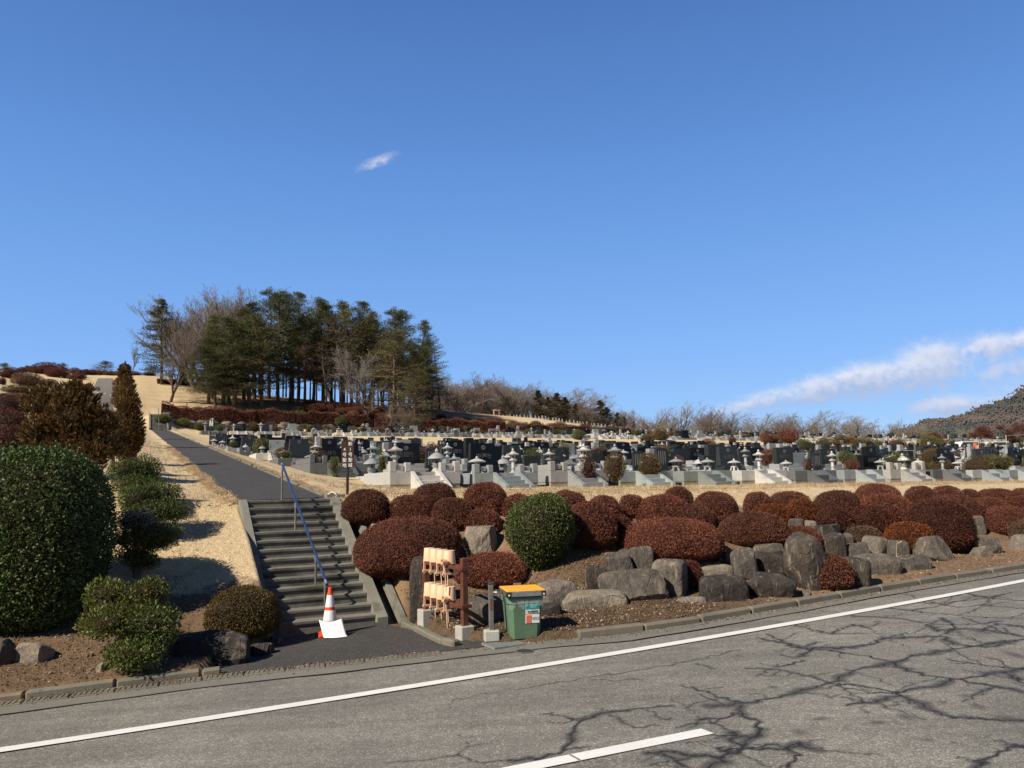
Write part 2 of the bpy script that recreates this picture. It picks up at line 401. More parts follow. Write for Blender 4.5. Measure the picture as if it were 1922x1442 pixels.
MT['steel'] = plain('galvanised_steel', (.42, .43, .44, 1), .38, .85, .5, .2, 20)
MT['steel_dull'] = plain('weathered_steel', (.2, .19, .175, 1), .55, .5, .5, .25, 20)
MT['blue_rail'] = plain('blue_rail_sleeve', S(40, 60, 100), .28, 0, .6, .15)
MT['pail'] = plain('peach_pail_plastic', S(232, 190, 154), .5, 0, .4, .14, 6)
MT['cone_orange'] = plain('cone_orange_rubber', S(226, 74, 24), .55, 0, .4, .15)
MT['cone_white'] = plain('cone_reflective_white', (.74, .74, .74, 1), .4, 0, .5, .06, 30)
MT['black_rubber'] = plain('black_rubber', (.02, .02, .02, 1), .7)
MT['paper'] = plain('white_laminated_sheet', (.85, .86, .88, 1), .35, 0, .5, .03)
MT['yellow_lid'] = plain('yellow_lid_board', S(240, 172, 48), .6, 0, .3, .12, 18)
MT['brass'] = plain('tap_chrome', (.6, .6, .58, 1), .2, 1.0)
MT['teal'] = plain('teal_print', S(40, 150, 150), .5)
MT['orange_print'] = plain('orange_print', S(240, 110, 78), .5)
MT['ink'] = plain('dark_print', (.03, .04, .03, 1), .6)
MT['bark'] = mottled('grey_bark', (.13, .105, .085, 1), .4, 3, .95, 30, .5, .03)
MT['bark_red'] = mottled('red_pine_bark', (.21, .125, .085, 1), .45, 1.2, .95, 20, .5, .03)
MT['twig'] = mottled('bare_twigs', (.21, .175, .145, 1), .3, 2, .95, 20, 0)
MT['twig_red'] = mottled('reddish_twigs', (.19, .14, .12, 1), .3, 2, .95, 20, 0)
MT['twig_grey'] = mottled('grey_brown_twigs', (.29, .26, .23, 1), .3, 2, .95, 20, 0)
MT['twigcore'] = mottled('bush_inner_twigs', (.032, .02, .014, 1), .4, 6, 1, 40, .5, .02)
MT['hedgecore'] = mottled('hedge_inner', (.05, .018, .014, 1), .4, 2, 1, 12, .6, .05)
MT['stump'] = mottled('stub', (.3, .25, .2, 1))

# azalea family and evergreens
MT['azalea'] = leafmat('azalea_winter_leaves', [(0, (.09, .032, .020, 1)), (.45, (.175, .060, .038, 1)), (.8, (.25, .095, .06, 1)), (1, (.36, .17, .10, 1))], .55, .3, .25, .28)
MT['azalea_orange'] = leafmat('azalea_orange_leaves', [(0, (.08, .02, .008, 1)), (.5, (.19, .055, .014, 1)), (1, (.36, .13, .035, 1))], .55, .3, .2, .12)
MT['azalea_mix'] = leafmat('azalea_mixed_leaves', [(0, (.055, .016, .012, 1)), (.55, (.10, .03, .02, 1)), (.75, (.16, .055, .025, 1)), (1, (.3, .12, .05, 1))], .55, .3, .2, .15)
MT['azalea_grey'] = leafmat('azalea_sparse_twigs', [(0, (.06, .035, .025, 1)), (.5, (.13, .075, .05, 1)), (1, (.2, .15, .09, 1))], .7, .2, .1, .12)
MT['azalea_far'] = leafmat('azalea_distant_leaves', [(0, (.06, .022, .019, 1)), (.5, (.11, .042, .035, 1)), (1, (.2, .09, .065, 1))], .7, .2, .1, .3)
MT['azalea_tan'] = leafmat('azalea_tan_twigs', [(0, (.10, .06, .04, 1)), (.5, (.2, .125, .08, 1)), (1, (.33, .21, .14, 1))], .8, .2, .1, .2)
MT['box_green'] = leafmat('holly_green_leaves', [(0, (.03, .045, .013, 1)), (.5, (.085, .11, .03, 1)), (.85, (.15, .17, .05, 1)), (1, (.25, .25, .09, 1))], .6, .3, .25, .12)
MT['broad_green'] = leafmat('glossy_broad_leaves', [(0, (.03, .05, .012, 1)), (.5, (.07, .11, .024, 1)), (.85, (.13, .18, .042, 1)), (1, (.25, .28, .09, 1))], .5, .35, .2, .05)
MT['yew_green'] = leafmat('yew_green_needles', [(0, (.04, .06, .016, 1)), (.5, (.10, .13, .032, 1)), (.85, (.17, .195, .055, 1)), (1, (.26, .26, .09, 1))], .6, .3, .2, .2)
MT['olive'] = leafmat('olive_leaves', [(0, (.035, .045, .012, 1)), (.5, (.095, .105, .022, 1)), (1, (.22, .21, .05, 1))], .5, .4, .2, .25)
MT['lemon'] = leafmat('yellow_green_leaves', [(0, (.06, .075, .015, 1)), (.5, (.15, .16, .035, 1)), (1, (.34, .32, .09, 1))], .45, .4, .25, .15)
MT['ochre'] = leafmat('brown_green_clipped_leaves', [(0, (.045, .03, .008, 1)), (.5, (.115, .075, .018, 1)), (1, (.22, .15, .045, 1))], .6, .3, .15, .12)
MT['cypress_brown'] = leafmat('bronze_cypress_sprays', [(0, (.03, .02, .006, 1)), (.5, (.10, .06, .018, 1)), (.85, (.2, .115, .035, 1)), (1, (.33, .2, .08, 1))], .65, .25, .15, .15)
MT['greydead'] = leafmat('grey_dry_twigs', [(0, (.09, .09, .075, 1)), (.5, (.17, .165, .14, 1)), (1, (.3, .28, .24, 1))], .8, .2, .1, .1)
MT['pine'] = leafmat('pine_needles', [(0, (.032, .040, .016, 1)), (.5, (.10, .108, .045, 1)), (.85, (.19, .185, .075, 1)), (1, (.28, .25, .11, 1))], .65, .25, .2, .3)
MT['pine_brown'] = leafmat('brown_dead_needles', [(0, (.05, .03, .018, 1)), (.5, (.11, .07, .045, 1)), (1, (.18, .12, .075, 1))], .7, .2, .15, .2)
MT['cedar'] = leafmat('rusty_cedar_foliage', [(0, (.025, .02, .010, 1)), (.5, (.06, .048, .022, 1)), (1, (.12, .085, .04, 1))], .7, .2, .15, .3)
MT['redpine'] = leafmat('red_pruned_foliage', [(0, (.07, .03, .026, 1)), (.5, (.13, .055, .05, 1)), (1, (.22, .1, .09, 1))], .7, .2, .15, .2)
MT['bonegrass'] = leafmat('dry_grass_blades', [(0, (.32, .22, .12, 1)), (.5, (.54, .41, .24, 1)), (1, (.72, .59, .39, 1))], .7, .2, .3, .0)
MT['litter'] = leafmat('dead_leaf_litter', [(0, (.07, .045, .028, 1)), (.5, (.17, .11, .065, 1)), (.88, (.27, .19, .12, 1)), (1, (.55, .45, .33, 1))], .8, .2, .1, .0)

# ---------------------------------------------------------------- foliage builders
def unit(a): return a / np.maximum(np.linalg.norm(a, axis=-1, keepdims=True), 1e-9)
def leaves(P, D, L, W, g):
    """rhombic leaves at P pointing along D"""
    n = len(P); D = unit(D); A = unit(np.cross(D, unit(g.normal(size=(n, 3)))))
    L = (L * g.uniform(.6, 1.35, n))[:, None]; Wd = (W * g.uniform(.6, 1.3, n))[:, None]
    N = np.cross(D, A)
    V = np.stack([P, P + D * L * .5 + A * Wd * .5 + N * Wd * .12, P + D * L, P + D * L * .5 - A * Wd * .5 + N * Wd * .12], 1).reshape(-1, 3)
    F = np.arange(4 * n).reshape(-1, 4)
    return V, F
def lump(D, g, k=7, amp=.06, fmax=5):
    s = np.zeros(len(D))
    for _ in range(k):
        f = g.normal(size=3) * g.uniform(1.2, fmax); s += np.sin(D @ f + g.uniform(0, 6.28)) * g.uniform(.4, 1)
    return 1 + amp * s / math.sqrt(k)
def blob_dirs(n, g, zmin=-1.0):
    z = g.uniform(zmin, 1, n); a = g.uniform(0, 2 * math.pi, n); r = np.sqrt(1 - z * z)
    return np.stack([r * np.cos(a), r * np.sin(a), z], 1)
def ico(sub):
    import bmesh
    bm = bmesh.new(); bmesh.ops.create_icosphere(bm, subdivisions=sub, radius=1)
    V = np.array([v.co[:] for v in bm.verts]); F = np.array([[v.index for v in f.verts] for f in bm.faces]); bm.free(); return V, F
ICO3 = ico(3); ICO4 = ico(4); ICO2 = ico(2); ICO5 = ico(5)
def superr(D, p):
    return 1 / np.power(np.abs(D[:, 0]) ** p + np.abs(D[:, 1]) ** p + np.abs(D[:, 2]) ** p, 1 / p)
def clipped(rx, ry, h, n, leaf, seed, p=2.3, amp=.05, under=.42, fmax=4, sprig=.025, out=.12, wid=.55, taper=.25, lift=0.0):
    """clipped rounded bush: leaf shell and inner core; base at z=0. returns (V,F,rnd),(coreV,coreF)"""
    g = np.random.default_rng(seed)
    up, dn = h * (1 - under), h * under
    def shape(D, sub=0.0):
        st = g.bit_generator.state
        g2 = np.random.default_rng(seed + 999)
        r = superr(D, p) * lump(D, g2, 8, amp, fmax)
        P = D * r[:, None]
        z = P[:, 2]; t = np.clip(-z, 0, 1)
        k = 1 - taper * t ** 1.5
        return np.stack([P[:, 0] * rx * k, P[:, 1] * ry * k, dn + lift + np.where(z > 0, z * up, z * dn)], 1)
    D = blob_dirs(n, g, -.97)
    c = np.array([0, 0, dn + lift])
    P = shape(D)
    depth = g.uniform(0, 1, n) ** 1.25 * (leaf * 2.8)
    N = unit((P - c) / np.array([rx, ry, h / 2]) ** 2 * min(rx, h))
    P = P - N * depth[:, None]
    s = g.uniform(size=n) < sprig
    P[s] += N[s] * g.uniform(.3, 2.2, s.sum())[:, None] * leaf + np.array([0, 0, 1]) * g.uniform(0, 1.2, s.sum())[:, None] * leaf
    dirs = N * out + g.normal(size=(n, 3)) * .5 + np.array([0, 0, .22])
    V, F = leaves(P, dirs, leaf, leaf * wid, g)
    rn = np.repeat(np.clip(g.beta(2, 2.4, n), 0, 1), 4)
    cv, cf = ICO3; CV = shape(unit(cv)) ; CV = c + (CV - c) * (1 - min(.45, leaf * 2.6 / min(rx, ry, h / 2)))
    return (V, F, rn), (CV, cf)
def bush_obj(name, loc, rx, ry, h, n, leaf, seed, mat, label=None, cat='bush', group=None, rz=0, core='twigcore', **k):
    (V, F, rn), (CV, CF) = clipped(rx, ry, h, n, leaf, seed, **k)
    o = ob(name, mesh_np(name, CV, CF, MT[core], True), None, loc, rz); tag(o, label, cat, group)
    ob('foliage', mesh_np('foliage', V, F, MT[mat], attrs={'rnd': rn}), o)
    return o
def tubes(segs, sides=4):
    """segs array (n,8): p0,p1,r0,r1"""
    s = np.asarray(segs, float); n = len(s)
    p0, p1 = s[:, :3], s[:, 3:6]; d = unit(p1 - p0)
    ref = np.where(np.abs(d[:, 2:3]) > .9, np.array([[1., 0, 0]]), np.array([[0, 0, 1.]]))
    a = unit(np.cross(d, ref)); b = np.cross(d, a)
    ang = np.arange(sides) * 2 * math.pi / sides
    ring = (np.cos(ang)[None, :, None] * a[:, None] + np.sin(ang)[None, :, None] * b[:, None])
    V = np.concatenate([p0[:, None] + ring * s[:, 6][:, None, None], p1[:, None] + ring * s[:, 7][:, None, None]], 1).reshape(-1, 3)
    base = np.arange(n)[:, None, None] * (2 * sides); i = np.arange(sides); j = (i + 1) % sides
    F = (base + np.stack([i, j, j + sides, i + sides], 1)[None]).reshape(-1, 4)
    return V, F
def grow(seed, h, trunk=.25, r0=.019, spread=.75, lv=(9, 6, 6, 5), ln=(.55, .5, .5, .5), up=.35, wig=.18, first=.2, stems=1, cr=.5, rmin=.0065):
    """bare deciduous tree of height h; returns thick segs, twig segs"""
    g = np.random.default_rng(seed); out = [[], []]
    def branch(p, d, L, r, lev):
        k = 5 if lev < 2 else (3 if lev < 4 else 2); pts = [p]; dd = d.copy(); rr = [r]
        for i in range(k):
            dd = unit(dd + g.normal(size=3) * wig + np.array([0, 0, up * .22])); pts.append(pts[-1] + dd * L / k); rr.append(r * (1 - .62 * (i + 1) / k))
        for i in range(k):
            out[0 if lev < 2 else 1].append(np.concatenate([pts[i], pts[i + 1], [rr[i], rr[i + 1]]]))
        if lev >= len(lv): return
        m = lv[lev]
        for j in range(m):
            t = (first if lev == 0 else .15) + (1 - (first if lev == 0 else .15)) * (j + g.uniform(.1, .9)) / m
            i = min(int(t * k), k - 1); q = pts[i] + (pts[i + 1] - pts[i]) * (t * k - i)
            ax = unit(pts[i + 1] - pts[i]); side = unit(np.cross(ax, g.normal(size=3)))
            a = spread * g.uniform(.6, 1.15)
            nd = unit(ax * math.cos(a) + side * math.sin(a) + np.array([0, 0, up * .4]))
            branch(q, nd, L * ln[lev] * g.uniform(.75, 1.2) * (1.15 - .45 * t), max(rr[i] * cr, rmin * h / 10), lev + 1)
    for s in range(stems):
        d = unit(np.array([g.normal() * .12 * (1 + stems), g.normal() * .12 * (1 + stems), 1.]))
        branch(np.array([g.normal() * .1 * (stems > 1), g.normal() * .1 * (stems > 1), -.2]), d, h * .8, r0 * h, 0)
    a = [np.array(out[0]), np.array(out[1])]
    top = max(x[:, 5].max() for x in a if len(x)); f = h / top
    for x in a: x[:, :6] *= f
    return a
def needle_pads(C, size, n, g, L, W, flat=.35, updir=.5):
    m = len(C); idx = np.repeat(np.arange(m), n); O = g.normal(size=(m * n, 3)) * .5
    sz = np.asarray(size)[idx][:, None] if np.ndim(size) else size
    O = O / np.maximum(1, np.linalg.norm(O, axis=1, keepdims=True)); O[:, 2] *= flat
    P = C[idx] + O * sz
    D = unit(O + np.array([0, 0, updir * .6]) + g.normal(size=O.shape) * .5)
    V, F = leaves(P, D, L, W, g)
    tone = np.clip(g.normal(.5, .16, m)[idx] + g.normal(0, .16, m * n), 0, 1)
    return V, F, np.repeat(tone, 4)
def pine(seed, h, crown=.6, width=.22, nb=46, r0=.018, lean=.04, pads=5, pn=34, droop=0.0, pad=.75, L=.34, taper_top=.25, flat=.32, one_side=None):
    """conifer with layered pads; returns trunk segs, foliage"""
    g = np.random.default_rng(seed); segs = []; k = 9; p = np.array([0, 0, -.3]); d = unit(np.array([g.normal() * lean, g.normal() * lean, 1]))
    pts = [p]; rr = [r0 * h]
    for i in range(k):
        d = unit(d + g.normal(size=3) * np.array([lean, lean, 0])); pts.append(pts[-1] + d * (h + .3) / k); rr.append(r0 * h * (1 - .85 * (i + 1) / k))
        segs.append(np.concatenate([pts[-2], pts[-1], rr[-2:]]))
    pts = np.array(pts); C = []; SZ = []
    for j in range(nb):
        t = 1 - crown * (j + g.uniform(0, 1)) / nb
        z = t * k; i = min(int(z), k - 1); q = pts[i] + (pts[i + 1] - pts[i]) * (z - i)
        c = (1 - t) / crown
        Lb = width * h * (taper_top + (1 - taper_top) * min(1, c * 2.1)) * g.uniform(.55, 1.1) * (1 - .35 * max(0, c - .7) / .3 * g.uniform())
        a = g.uniform(0, 6.28) if one_side is None else one_side + g.normal() * .8
        bd = unit(np.array([math.cos(a), math.sin(a), g.normal(.12, .15) + .5 * (1 - c) - .25 * c - droop]))
        e = q + bd * Lb; mid = (q + e) / 2 + np.array([0, 0, -.03 * Lb])
        segs += [np.concatenate([q, mid, [.02 + Lb * .018, .02 + Lb * .012]]), np.concatenate([mid, e, [.02 + Lb * .012, .012]])]
        for s in range(pads):
            f = .3 + .72 * (s + g.uniform(0, 1)) / pads; side = np.cross(bd, [0, 0, 1])
            C.append(q + bd * Lb * f + side * g.normal() * .2 * Lb * f + np.array([0, 0, g.normal() * .12])); SZ.append(pad * g.uniform(.6, 1.25) * (.6 + .4 * min(1, c * 2)))
    V, F, rn = needle_pads(np.array(C), np.array(SZ), pn, g, L, L * .3, flat)
    return np.array(segs), (V, F, rn)
def cloud_bush(name, loc, clumps, leaf, density, seed, mat, label, cat='bush', group=None, stems=True, mats=None, wid=.5, flat=None, out=.6, core=True):
    """shrub from several leafy clumps [(x,y,z,rx,ry,rz)] on stems"""
    g = np.random.default_rng(seed)
    root = empty(name, loc); tag(root, label, cat, group)
    segs = []
    for (x, y, z, rx, ry, rz) in clumps:
        m = np.array([x * .3, y * .3, z * .55]); b = np.array([x * .08, y * .08, -.1]); e = np.array([x, y, z])
        segs += [np.concatenate([b, m, [.035, .025]]), np.concatenate([m, e, [.025, .012]])]
        for _ in range(7):
            q = e + blob_dirs(1, g)[0] * np.array([rx, ry, rz]) * .8; segs.append(np.concatenate([m + (e - m) * g.uniform(.4, 1), q, [.01, .005]]))
    V, F = tubes(segs, 5); ob('stem', mesh_np('stem', V, F, MT['bark'], True), root)
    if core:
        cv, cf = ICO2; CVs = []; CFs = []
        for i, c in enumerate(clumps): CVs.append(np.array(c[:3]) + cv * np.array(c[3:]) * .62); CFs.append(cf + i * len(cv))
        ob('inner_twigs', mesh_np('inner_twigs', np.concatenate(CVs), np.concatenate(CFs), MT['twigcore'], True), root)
    groups = {}
    for i, c in enumerate(clumps): groups.setdefault((mats[i] if mats else mat), []).append(c)
    for mm, cl in groups.items():
        VV, FF, RR = [], [], []; off = 0
        for (x, y, z, rx, ry, rz) in cl:
            area = (rx * ry + rx * rz + ry * rz) * 4.2; n = int(area * density)
            D = blob_dirs(n, g, -.95); r = lump(D, np.random.default_rng(seed + int(abs(x) * 100)), 8, .13, 7)
            c = np.array([x, y, z]); ax = np.array([rx, ry, rz])
            P = c + D * ax * (r * (1 - g.uniform(0, 1, n) ** 1.4 * .45))[:, None]
            dirs = unit(D / ax) * out + g.normal(size=(n, 3)) * .45 + np.array([0, 0, .35])
            V, F = leaves(P, dirs, leaf, leaf * wid, g)
            VV.append(V); FF.append(F + off); RR.append(np.repeat(g.beta(2, 2.3, n), 4)); off += len(V)
        ob('foliage', mesh_np('foliage', np.concatenate(VV), np.concatenate(FF), MT[mm], attrs={'rnd': np.concatenate(RR)}), root)
    return root
# ---------------------------------------------------------------- ground sheet
def dense(a, b, s): return np.arange(a, b, s)
gu = np.concatenate([[-1500, -900, -500, -300], dense(-200, -60, 10), dense(-60, -14, 1.5), dense(-14, -6, .4), dense(-6, -1.25, .12), [-1.19, -1.17, -1.0, -.93, -.88], dense(-.8, .95, .12), [.97, 1.0, 1.17, 1.19], dense(1.25, 16, .12), dense(16, 30, .5), dense(30, 170, 1.8), dense(170, 330, 10), [400, 700, 1100, 1600]])
gv = np.concatenate([[-900, -500, -300, -150, -80, -40, -25, -16, -12], dense(-9.5, .6, .1), dense(.6, 12, .3), dense(12, 60, .8), dense(60, 160, 1.0), dense(160, 240, 6), dense(240, 400, 30), [500, 700, 1000, 1500]])
U, Vv = np.meshgrid(gu, gv)
Z = T(U, Vv)
far = np.maximum(0, Vv - 300) * 0
X, Y = uv2xy(U, Vv)
nu, nv = len(gu), len(gv)
I = np.arange(nu * nv).reshape(nv, nu)
F = np.stack([I[:-1, :-1], I[:-1, 1:], I[1:, 1:], I[1:, :-1]], -1).reshape(-1, 4)
kvv = kerbv(U); dd = Vv - kvv
wv = wob(X * 1.3, Y * 1.3)
# grass share: 0 bare soil, 1 straw-coloured turf
gr_r = sst(4.6, 6.4, dd + wv * .5); gr_l = sst(2.3, 3.4, dd + wv * .5)
grass = np.where(U > 0, gr_r, gr_l)
grass = np.where(Vv > 3, 1, grass)
# forest floor and hedge bank are browner, with tree shade painted into the brown
fl = sst(102.5, 106, Vv + wv * 2) * sst(1.5, 5, U + wv * 2) * sst(66, 54, U - .2 * (Vv - 110)) * sst(175, 165, Vv)
fl = fl * (.62 + .38 * sst(8, 16, U + wv * 3))
fl = np.maximum(fl, .4 * sst(103, 108, Vv) * sst(-9, -5, U + wv) * sst(8, 4, U) * sst(160, 140, Vv) * (.6 + .5 * wv))  # open slope: brown patches painted in place of tree shadows
pa = (np.abs(U - .03) < .93) & (Vv >= 0) & (Vv < 96)
me = mesh_np('ground', np.stack([X, Y, Z], -1).reshape(-1, 3), F, None, True, attrs={'grass': grass.ravel(), 'duff_shade': fl.ravel(), 'dark': (sst(7.0, 4.5, U + wv) * sst(.9, 1.6, U) * sst(3.6, 2.8, dd) + .6 * sst(-1.2, -2.2, U) * sst(3.6, 2.8, dd)).ravel()})
m, t, b = newmat('ground_surface', .95, .15); h = NT(t); co = h.coord('Object')
n1 = h.noise(co, .35, 4, .6); n2 = h.noise(co, 6, 5, .65); n3 = h.noise(co, 40, 4, .7); n4 = h.noise(h.mapping(co, (1, 1, 1)), 110, 2, .7)
gc = h.ramp(n1, [(.32, (.46, .33, .18, 1)), (.5, (.63, .48, .285, 1)), (.7, (.76, .62, .41, 1))])
gc = h.mix(.45, gc, h.ramp(n2, [(.32, (.38, .27, .14, 1)), (.6, (.69, .55, .33, 1))]))
n6 = h.noise(co, 14, 5, .75); gc = h.mix(.4, gc, h.ramp(n6, [(.36, (.30, .2, .09, 1)), (.5, (.62, .47, .27, 1)), (.62, (.8, .66, .43, 1))]))
gc = h.mix(.5, gc, h.ramp(n3, [(.3, (.32, .22, .10, 1)), (.62, (.78, .64, .41, 1))]))
sc_ = h.ramp(n2, [(.3, (.13, .08, .045, 1)), (.55, (.25, .16, .095, 1)), (.75, (.38, .26, .16, 1))])
sc_ = h.mix(.5, sc_, h.ramp(n3, [(.35, (.07, .045, .028, 1)), (.65, (.32, .22, .14, 1))]))
sc_ = h.mix(h.ramp(n1, [(.45, (0, 0, 0, 1)), (.62, (.55, .55, .55, 1))]), sc_, (.36, .22, .12, 1))
du = h.mix(h.ramp(h.noise(co, .8, 5, .7), [(.35, (0, 0, 0, 1)), (.65, (1, 1, 1, 1))]), (.12, .07, .04, 1), (.36, .25, .14, 1))
sc_ = h.mix(h.m('MULTIPLY', h.attr('dark'), h.ramp(h.noise(co, 5, 5, .7), [(.3, (.55, .55, .55, 1)), (.6, (1, 1, 1, 1))])), sc_, h.ramp(n3, [(.3, (.03, .02, .012, 1)), (.5, (.085, .06, .038, 1)), (.7, (.2, .14, .09, 1))]))
gf = h.m('ADD', h.attr('grass'), h.m('MULTIPLY', h.m('SUBTRACT', n2, .5), .8), True)
gf = h.ramp(gf, [(.35, (0, 0, 0, 1)), (.65, (1, 1, 1, 1))])
c = h.mix(gf, sc_, gc); c = h.mix(h.attr('duff_shade'), c, du)
t.links.new(c, b.inputs['Base Color'])
t.links.new(h.bump(n3, .6, .05, h.bump(n2, .5, .12)), b.inputs['Normal'])
me.materials.clear(); me.materials.append(m)
tag(ob('ground', me), kind='structure')

# ---------------------------------------------------------------- road
def off_kerb(u, d): return uv2xy(u, kerbv(u) + d)
def strip(name, us, d0, d1, z, mat, dens=1, lift=0.0, zf=None, attrs=None):
    us = np.asarray(us, float); ds = np.linspace(d0, d1, dens + 1); A, D = np.meshgrid(us, ds)
    x, y = off_kerb(A, D); zz = (roadz(x, y) if zf is None else zf(A, D)) + z
    n, k = len(us), dens + 1; I = np.arange(n * k).reshape(k, n)
    return mesh_np(name, np.stack([x, y, zz], -1).reshape(-1, 3), np.stack([I[:-1, :-1], I[:-1, 1:], I[1:, 1:], I[1:, :-1]], -1).reshape(-1, 4), mat, True)
cracks = [  # traced centre lines with relative strength
 ([(958, 1427), (1050, 1415), (1075, 1390), (1078, 1368), (1100, 1350), (1140, 1338), (1200, 1330), (1262, 1325)], 1.0), ([(1030, 1355), (1060, 1358), (1085, 1352), (1100, 1345)], .6),
 ([(970, 1295), (1040, 1282), (1110, 1270), (1200, 1258), (1300, 1240), (1390, 1219)], .45), ([(1110, 1276), (1160, 1278), (1205, 1275)], .5), ([(1145, 1342), (1190, 1366), (1235, 1362)], .5),
 ([(1330, 1325), (1350, 1325), (1410, 1320), (1480, 1305), (1555, 1283), (1600, 1258), (1670, 1244), (1730, 1228), (1790, 1218), (1850, 1210), (1922, 1200)], 1.5),
 ([(1300, 1290), (1330, 1298), (1345, 1310), (1400, 1320)], .9), ([(1310, 1352), (1350, 1350), (1395, 1340), (1390, 1325)], 1.1), ([(1395, 1340), (1430, 1368), (1400, 1400), (1360, 1410), (1345, 1432), (1330, 1446)], 1.3),
 ([(1430, 1368), (1420, 1385), (1380, 1375), (1375, 1395), (1400, 1405)], 1.0), ([(1215, 1414), (1260, 1412), (1310, 1420), (1360, 1422)], 1.0), ([(1400, 1405), (1460, 1408), (1500, 1395), (1535, 1410)], 1.2),
 ([(1480, 1405), (1495, 1428), (1480, 1442)], .9), ([(1345, 1405), (1380, 1415), (1440, 1398), (1520, 1400)], .9),
 ([(1555, 1283), (1620, 1288), (1680, 1300), (1740, 1290), (1800, 1275), (1860, 1265), (1922, 1254)], 1.4), ([(1590, 1325), (1640, 1320), (1690, 1300)], 1.2), ([(1680, 1300), (1740, 1330), (1790, 1348), (1850, 1350), (1935, 1352)], 1.5),
 ([(1675, 1244), (1730, 1268), (1800, 1275), (1850, 1285), (1930, 1300)], 1.2), ([(1440, 1190), (1500, 1216), (1560, 1222), (1620, 1230), (1680, 1244)], 1.0), ([(1420, 1196), (1470, 1206), (1500, 1216), (1540, 1205)], .8),
 ([(1500, 1232), (1530, 1215), (1600, 1216), (1640, 1208), (1660, 1198), (1770, 1195), (1790, 1210), (1850, 1216), (1900, 1205)], 1.3), ([(1480, 1170), (1560, 1190), (1620, 1190)], .7), ([(1560, 1190), (1600, 1172), (1635, 1180)], .8),
 ([(1600, 1156), (1680, 1160), (1760, 1172), (1830, 1172), (1876, 1166)], .9), ([(1740, 1172), (1760, 1185), (1810, 1180), (1850, 1182), (1925, 1196)], 1.1), ([(1660, 1140), (1740, 1150), (1800, 1156), (1870, 1160), (1935, 1160)], .9),
 ([(1750, 1130), (1800, 1140), (1840, 1135), (1925, 1142)], .9), ([(1800, 1112), (1850, 1122), (1925, 1128)], .9), ([(1700, 1146), (1750, 1140), (1800, 1128), (1860, 1122), (1900, 1112)], .8), ([(1770, 1160), (1790, 1175), (1775, 1190)], .9),
 ([(1840, 1185), (1870, 1170), (1930, 1176)], .9), ([(1780, 1238), (1850, 1250), (1935, 1256)], .9), ([(1880, 1410), (1850, 1425), (1830, 1442)], .9), ([(1922, 1400), (1880, 1412)], .8), ([(1900, 1268), (1935, 1290)], 1.0),
 ([(1400, 1254), (1460, 1256), (1520, 1268), (1555, 1283)], .7), ([(1310, 1245), (1340, 1256)], .5), ([(1470, 1250), (1490, 1242), (1510, 1240)], .7), ([(1560, 1288), (1600, 1292), (1650, 1300), (1700, 1300)], .8),
 ([(960, 1428), (900, 1432), (860, 1415), (790, 1428), (720, 1435)], .35), ([(860, 1415), (880, 1400), (870, 1388), (850, 1370)], .3), ([(870, 1402), (920, 1395)], .25), ([(840, 1330), (850, 1312), (950, 1298)], .22), ([(1240, 1410), (1270, 1430), (1290, 1442)], .8)]
blots = [(1540, 1350, 30, 5), (1700, 1346, 24, 8), (1648, 1357, 28, 4), (1500, 1375, 18, 8), (1835, 1325, 14, 8), (1815, 1307, 18, 5), (1890, 1350, 24, 9), (1740, 1390, 16, 6), (1840, 1185, 22, 7), (1790, 1395, 8, 4), (1770, 1318, 10, 4), (1590, 1257, 10, 3), (1905, 1230, 20, 9), (1450, 1290, 12, 4), (1380, 1398, 16, 7)]
ru = np.concatenate([[-1500, -500, -200, -90], dense(-60, -12, 3), dense(-12, -3.5, .15), dense(-3.5, 13.5, .03), dense(13.5, 22, .15), dense(22, 70, 4), [90, 200, 500, 1500]])
rd = np.concatenate([[-60, -30, -14, -11, -9], dense(-8.2, -6.2, .1), dense(-6.2, -.3, .026), [-.3]])
A, D = np.meshgrid(ru, rd); x, y = off_kerb(A, D); zz = roadz(x, y) + .006 * wob(x, y)
ck = np.zeros(x.shape); core = np.zeros(x.shape); win = (A > -6) & (A < 15)
px_ = x[win]; py_ = y[win]; acc = np.zeros(len(px_)); acc2 = np.zeros(len(px_))
gj = np.random.default_rng(3)
extra = []
for pts, s in cracks:                   # finer side cracks
    if s < .6: continue
    for _ in range(int(1 + s * 3)):
        i = int(gj.integers(0, len(pts) - 1)); f = gj.uniform(); a = np.array(pts[i]) + (np.array(pts[i + 1]) - np.array(pts[i])) * f; q = [tuple(a)]; di = np.array([gj.choice([-1, 1]) * gj.uniform(10, 24), gj.normal() * 5])
        for _ in range(int(gj.integers(2, 6))): a = a + di * gj.uniform(.6, 1.2) + gj.normal(size=2) * [3, 3.5]; a[1] = max(a[1], 1105); q.append(tuple(a))
        extra.append((q, .28 + .25 * gj.uniform()))
cracks = cracks + extra
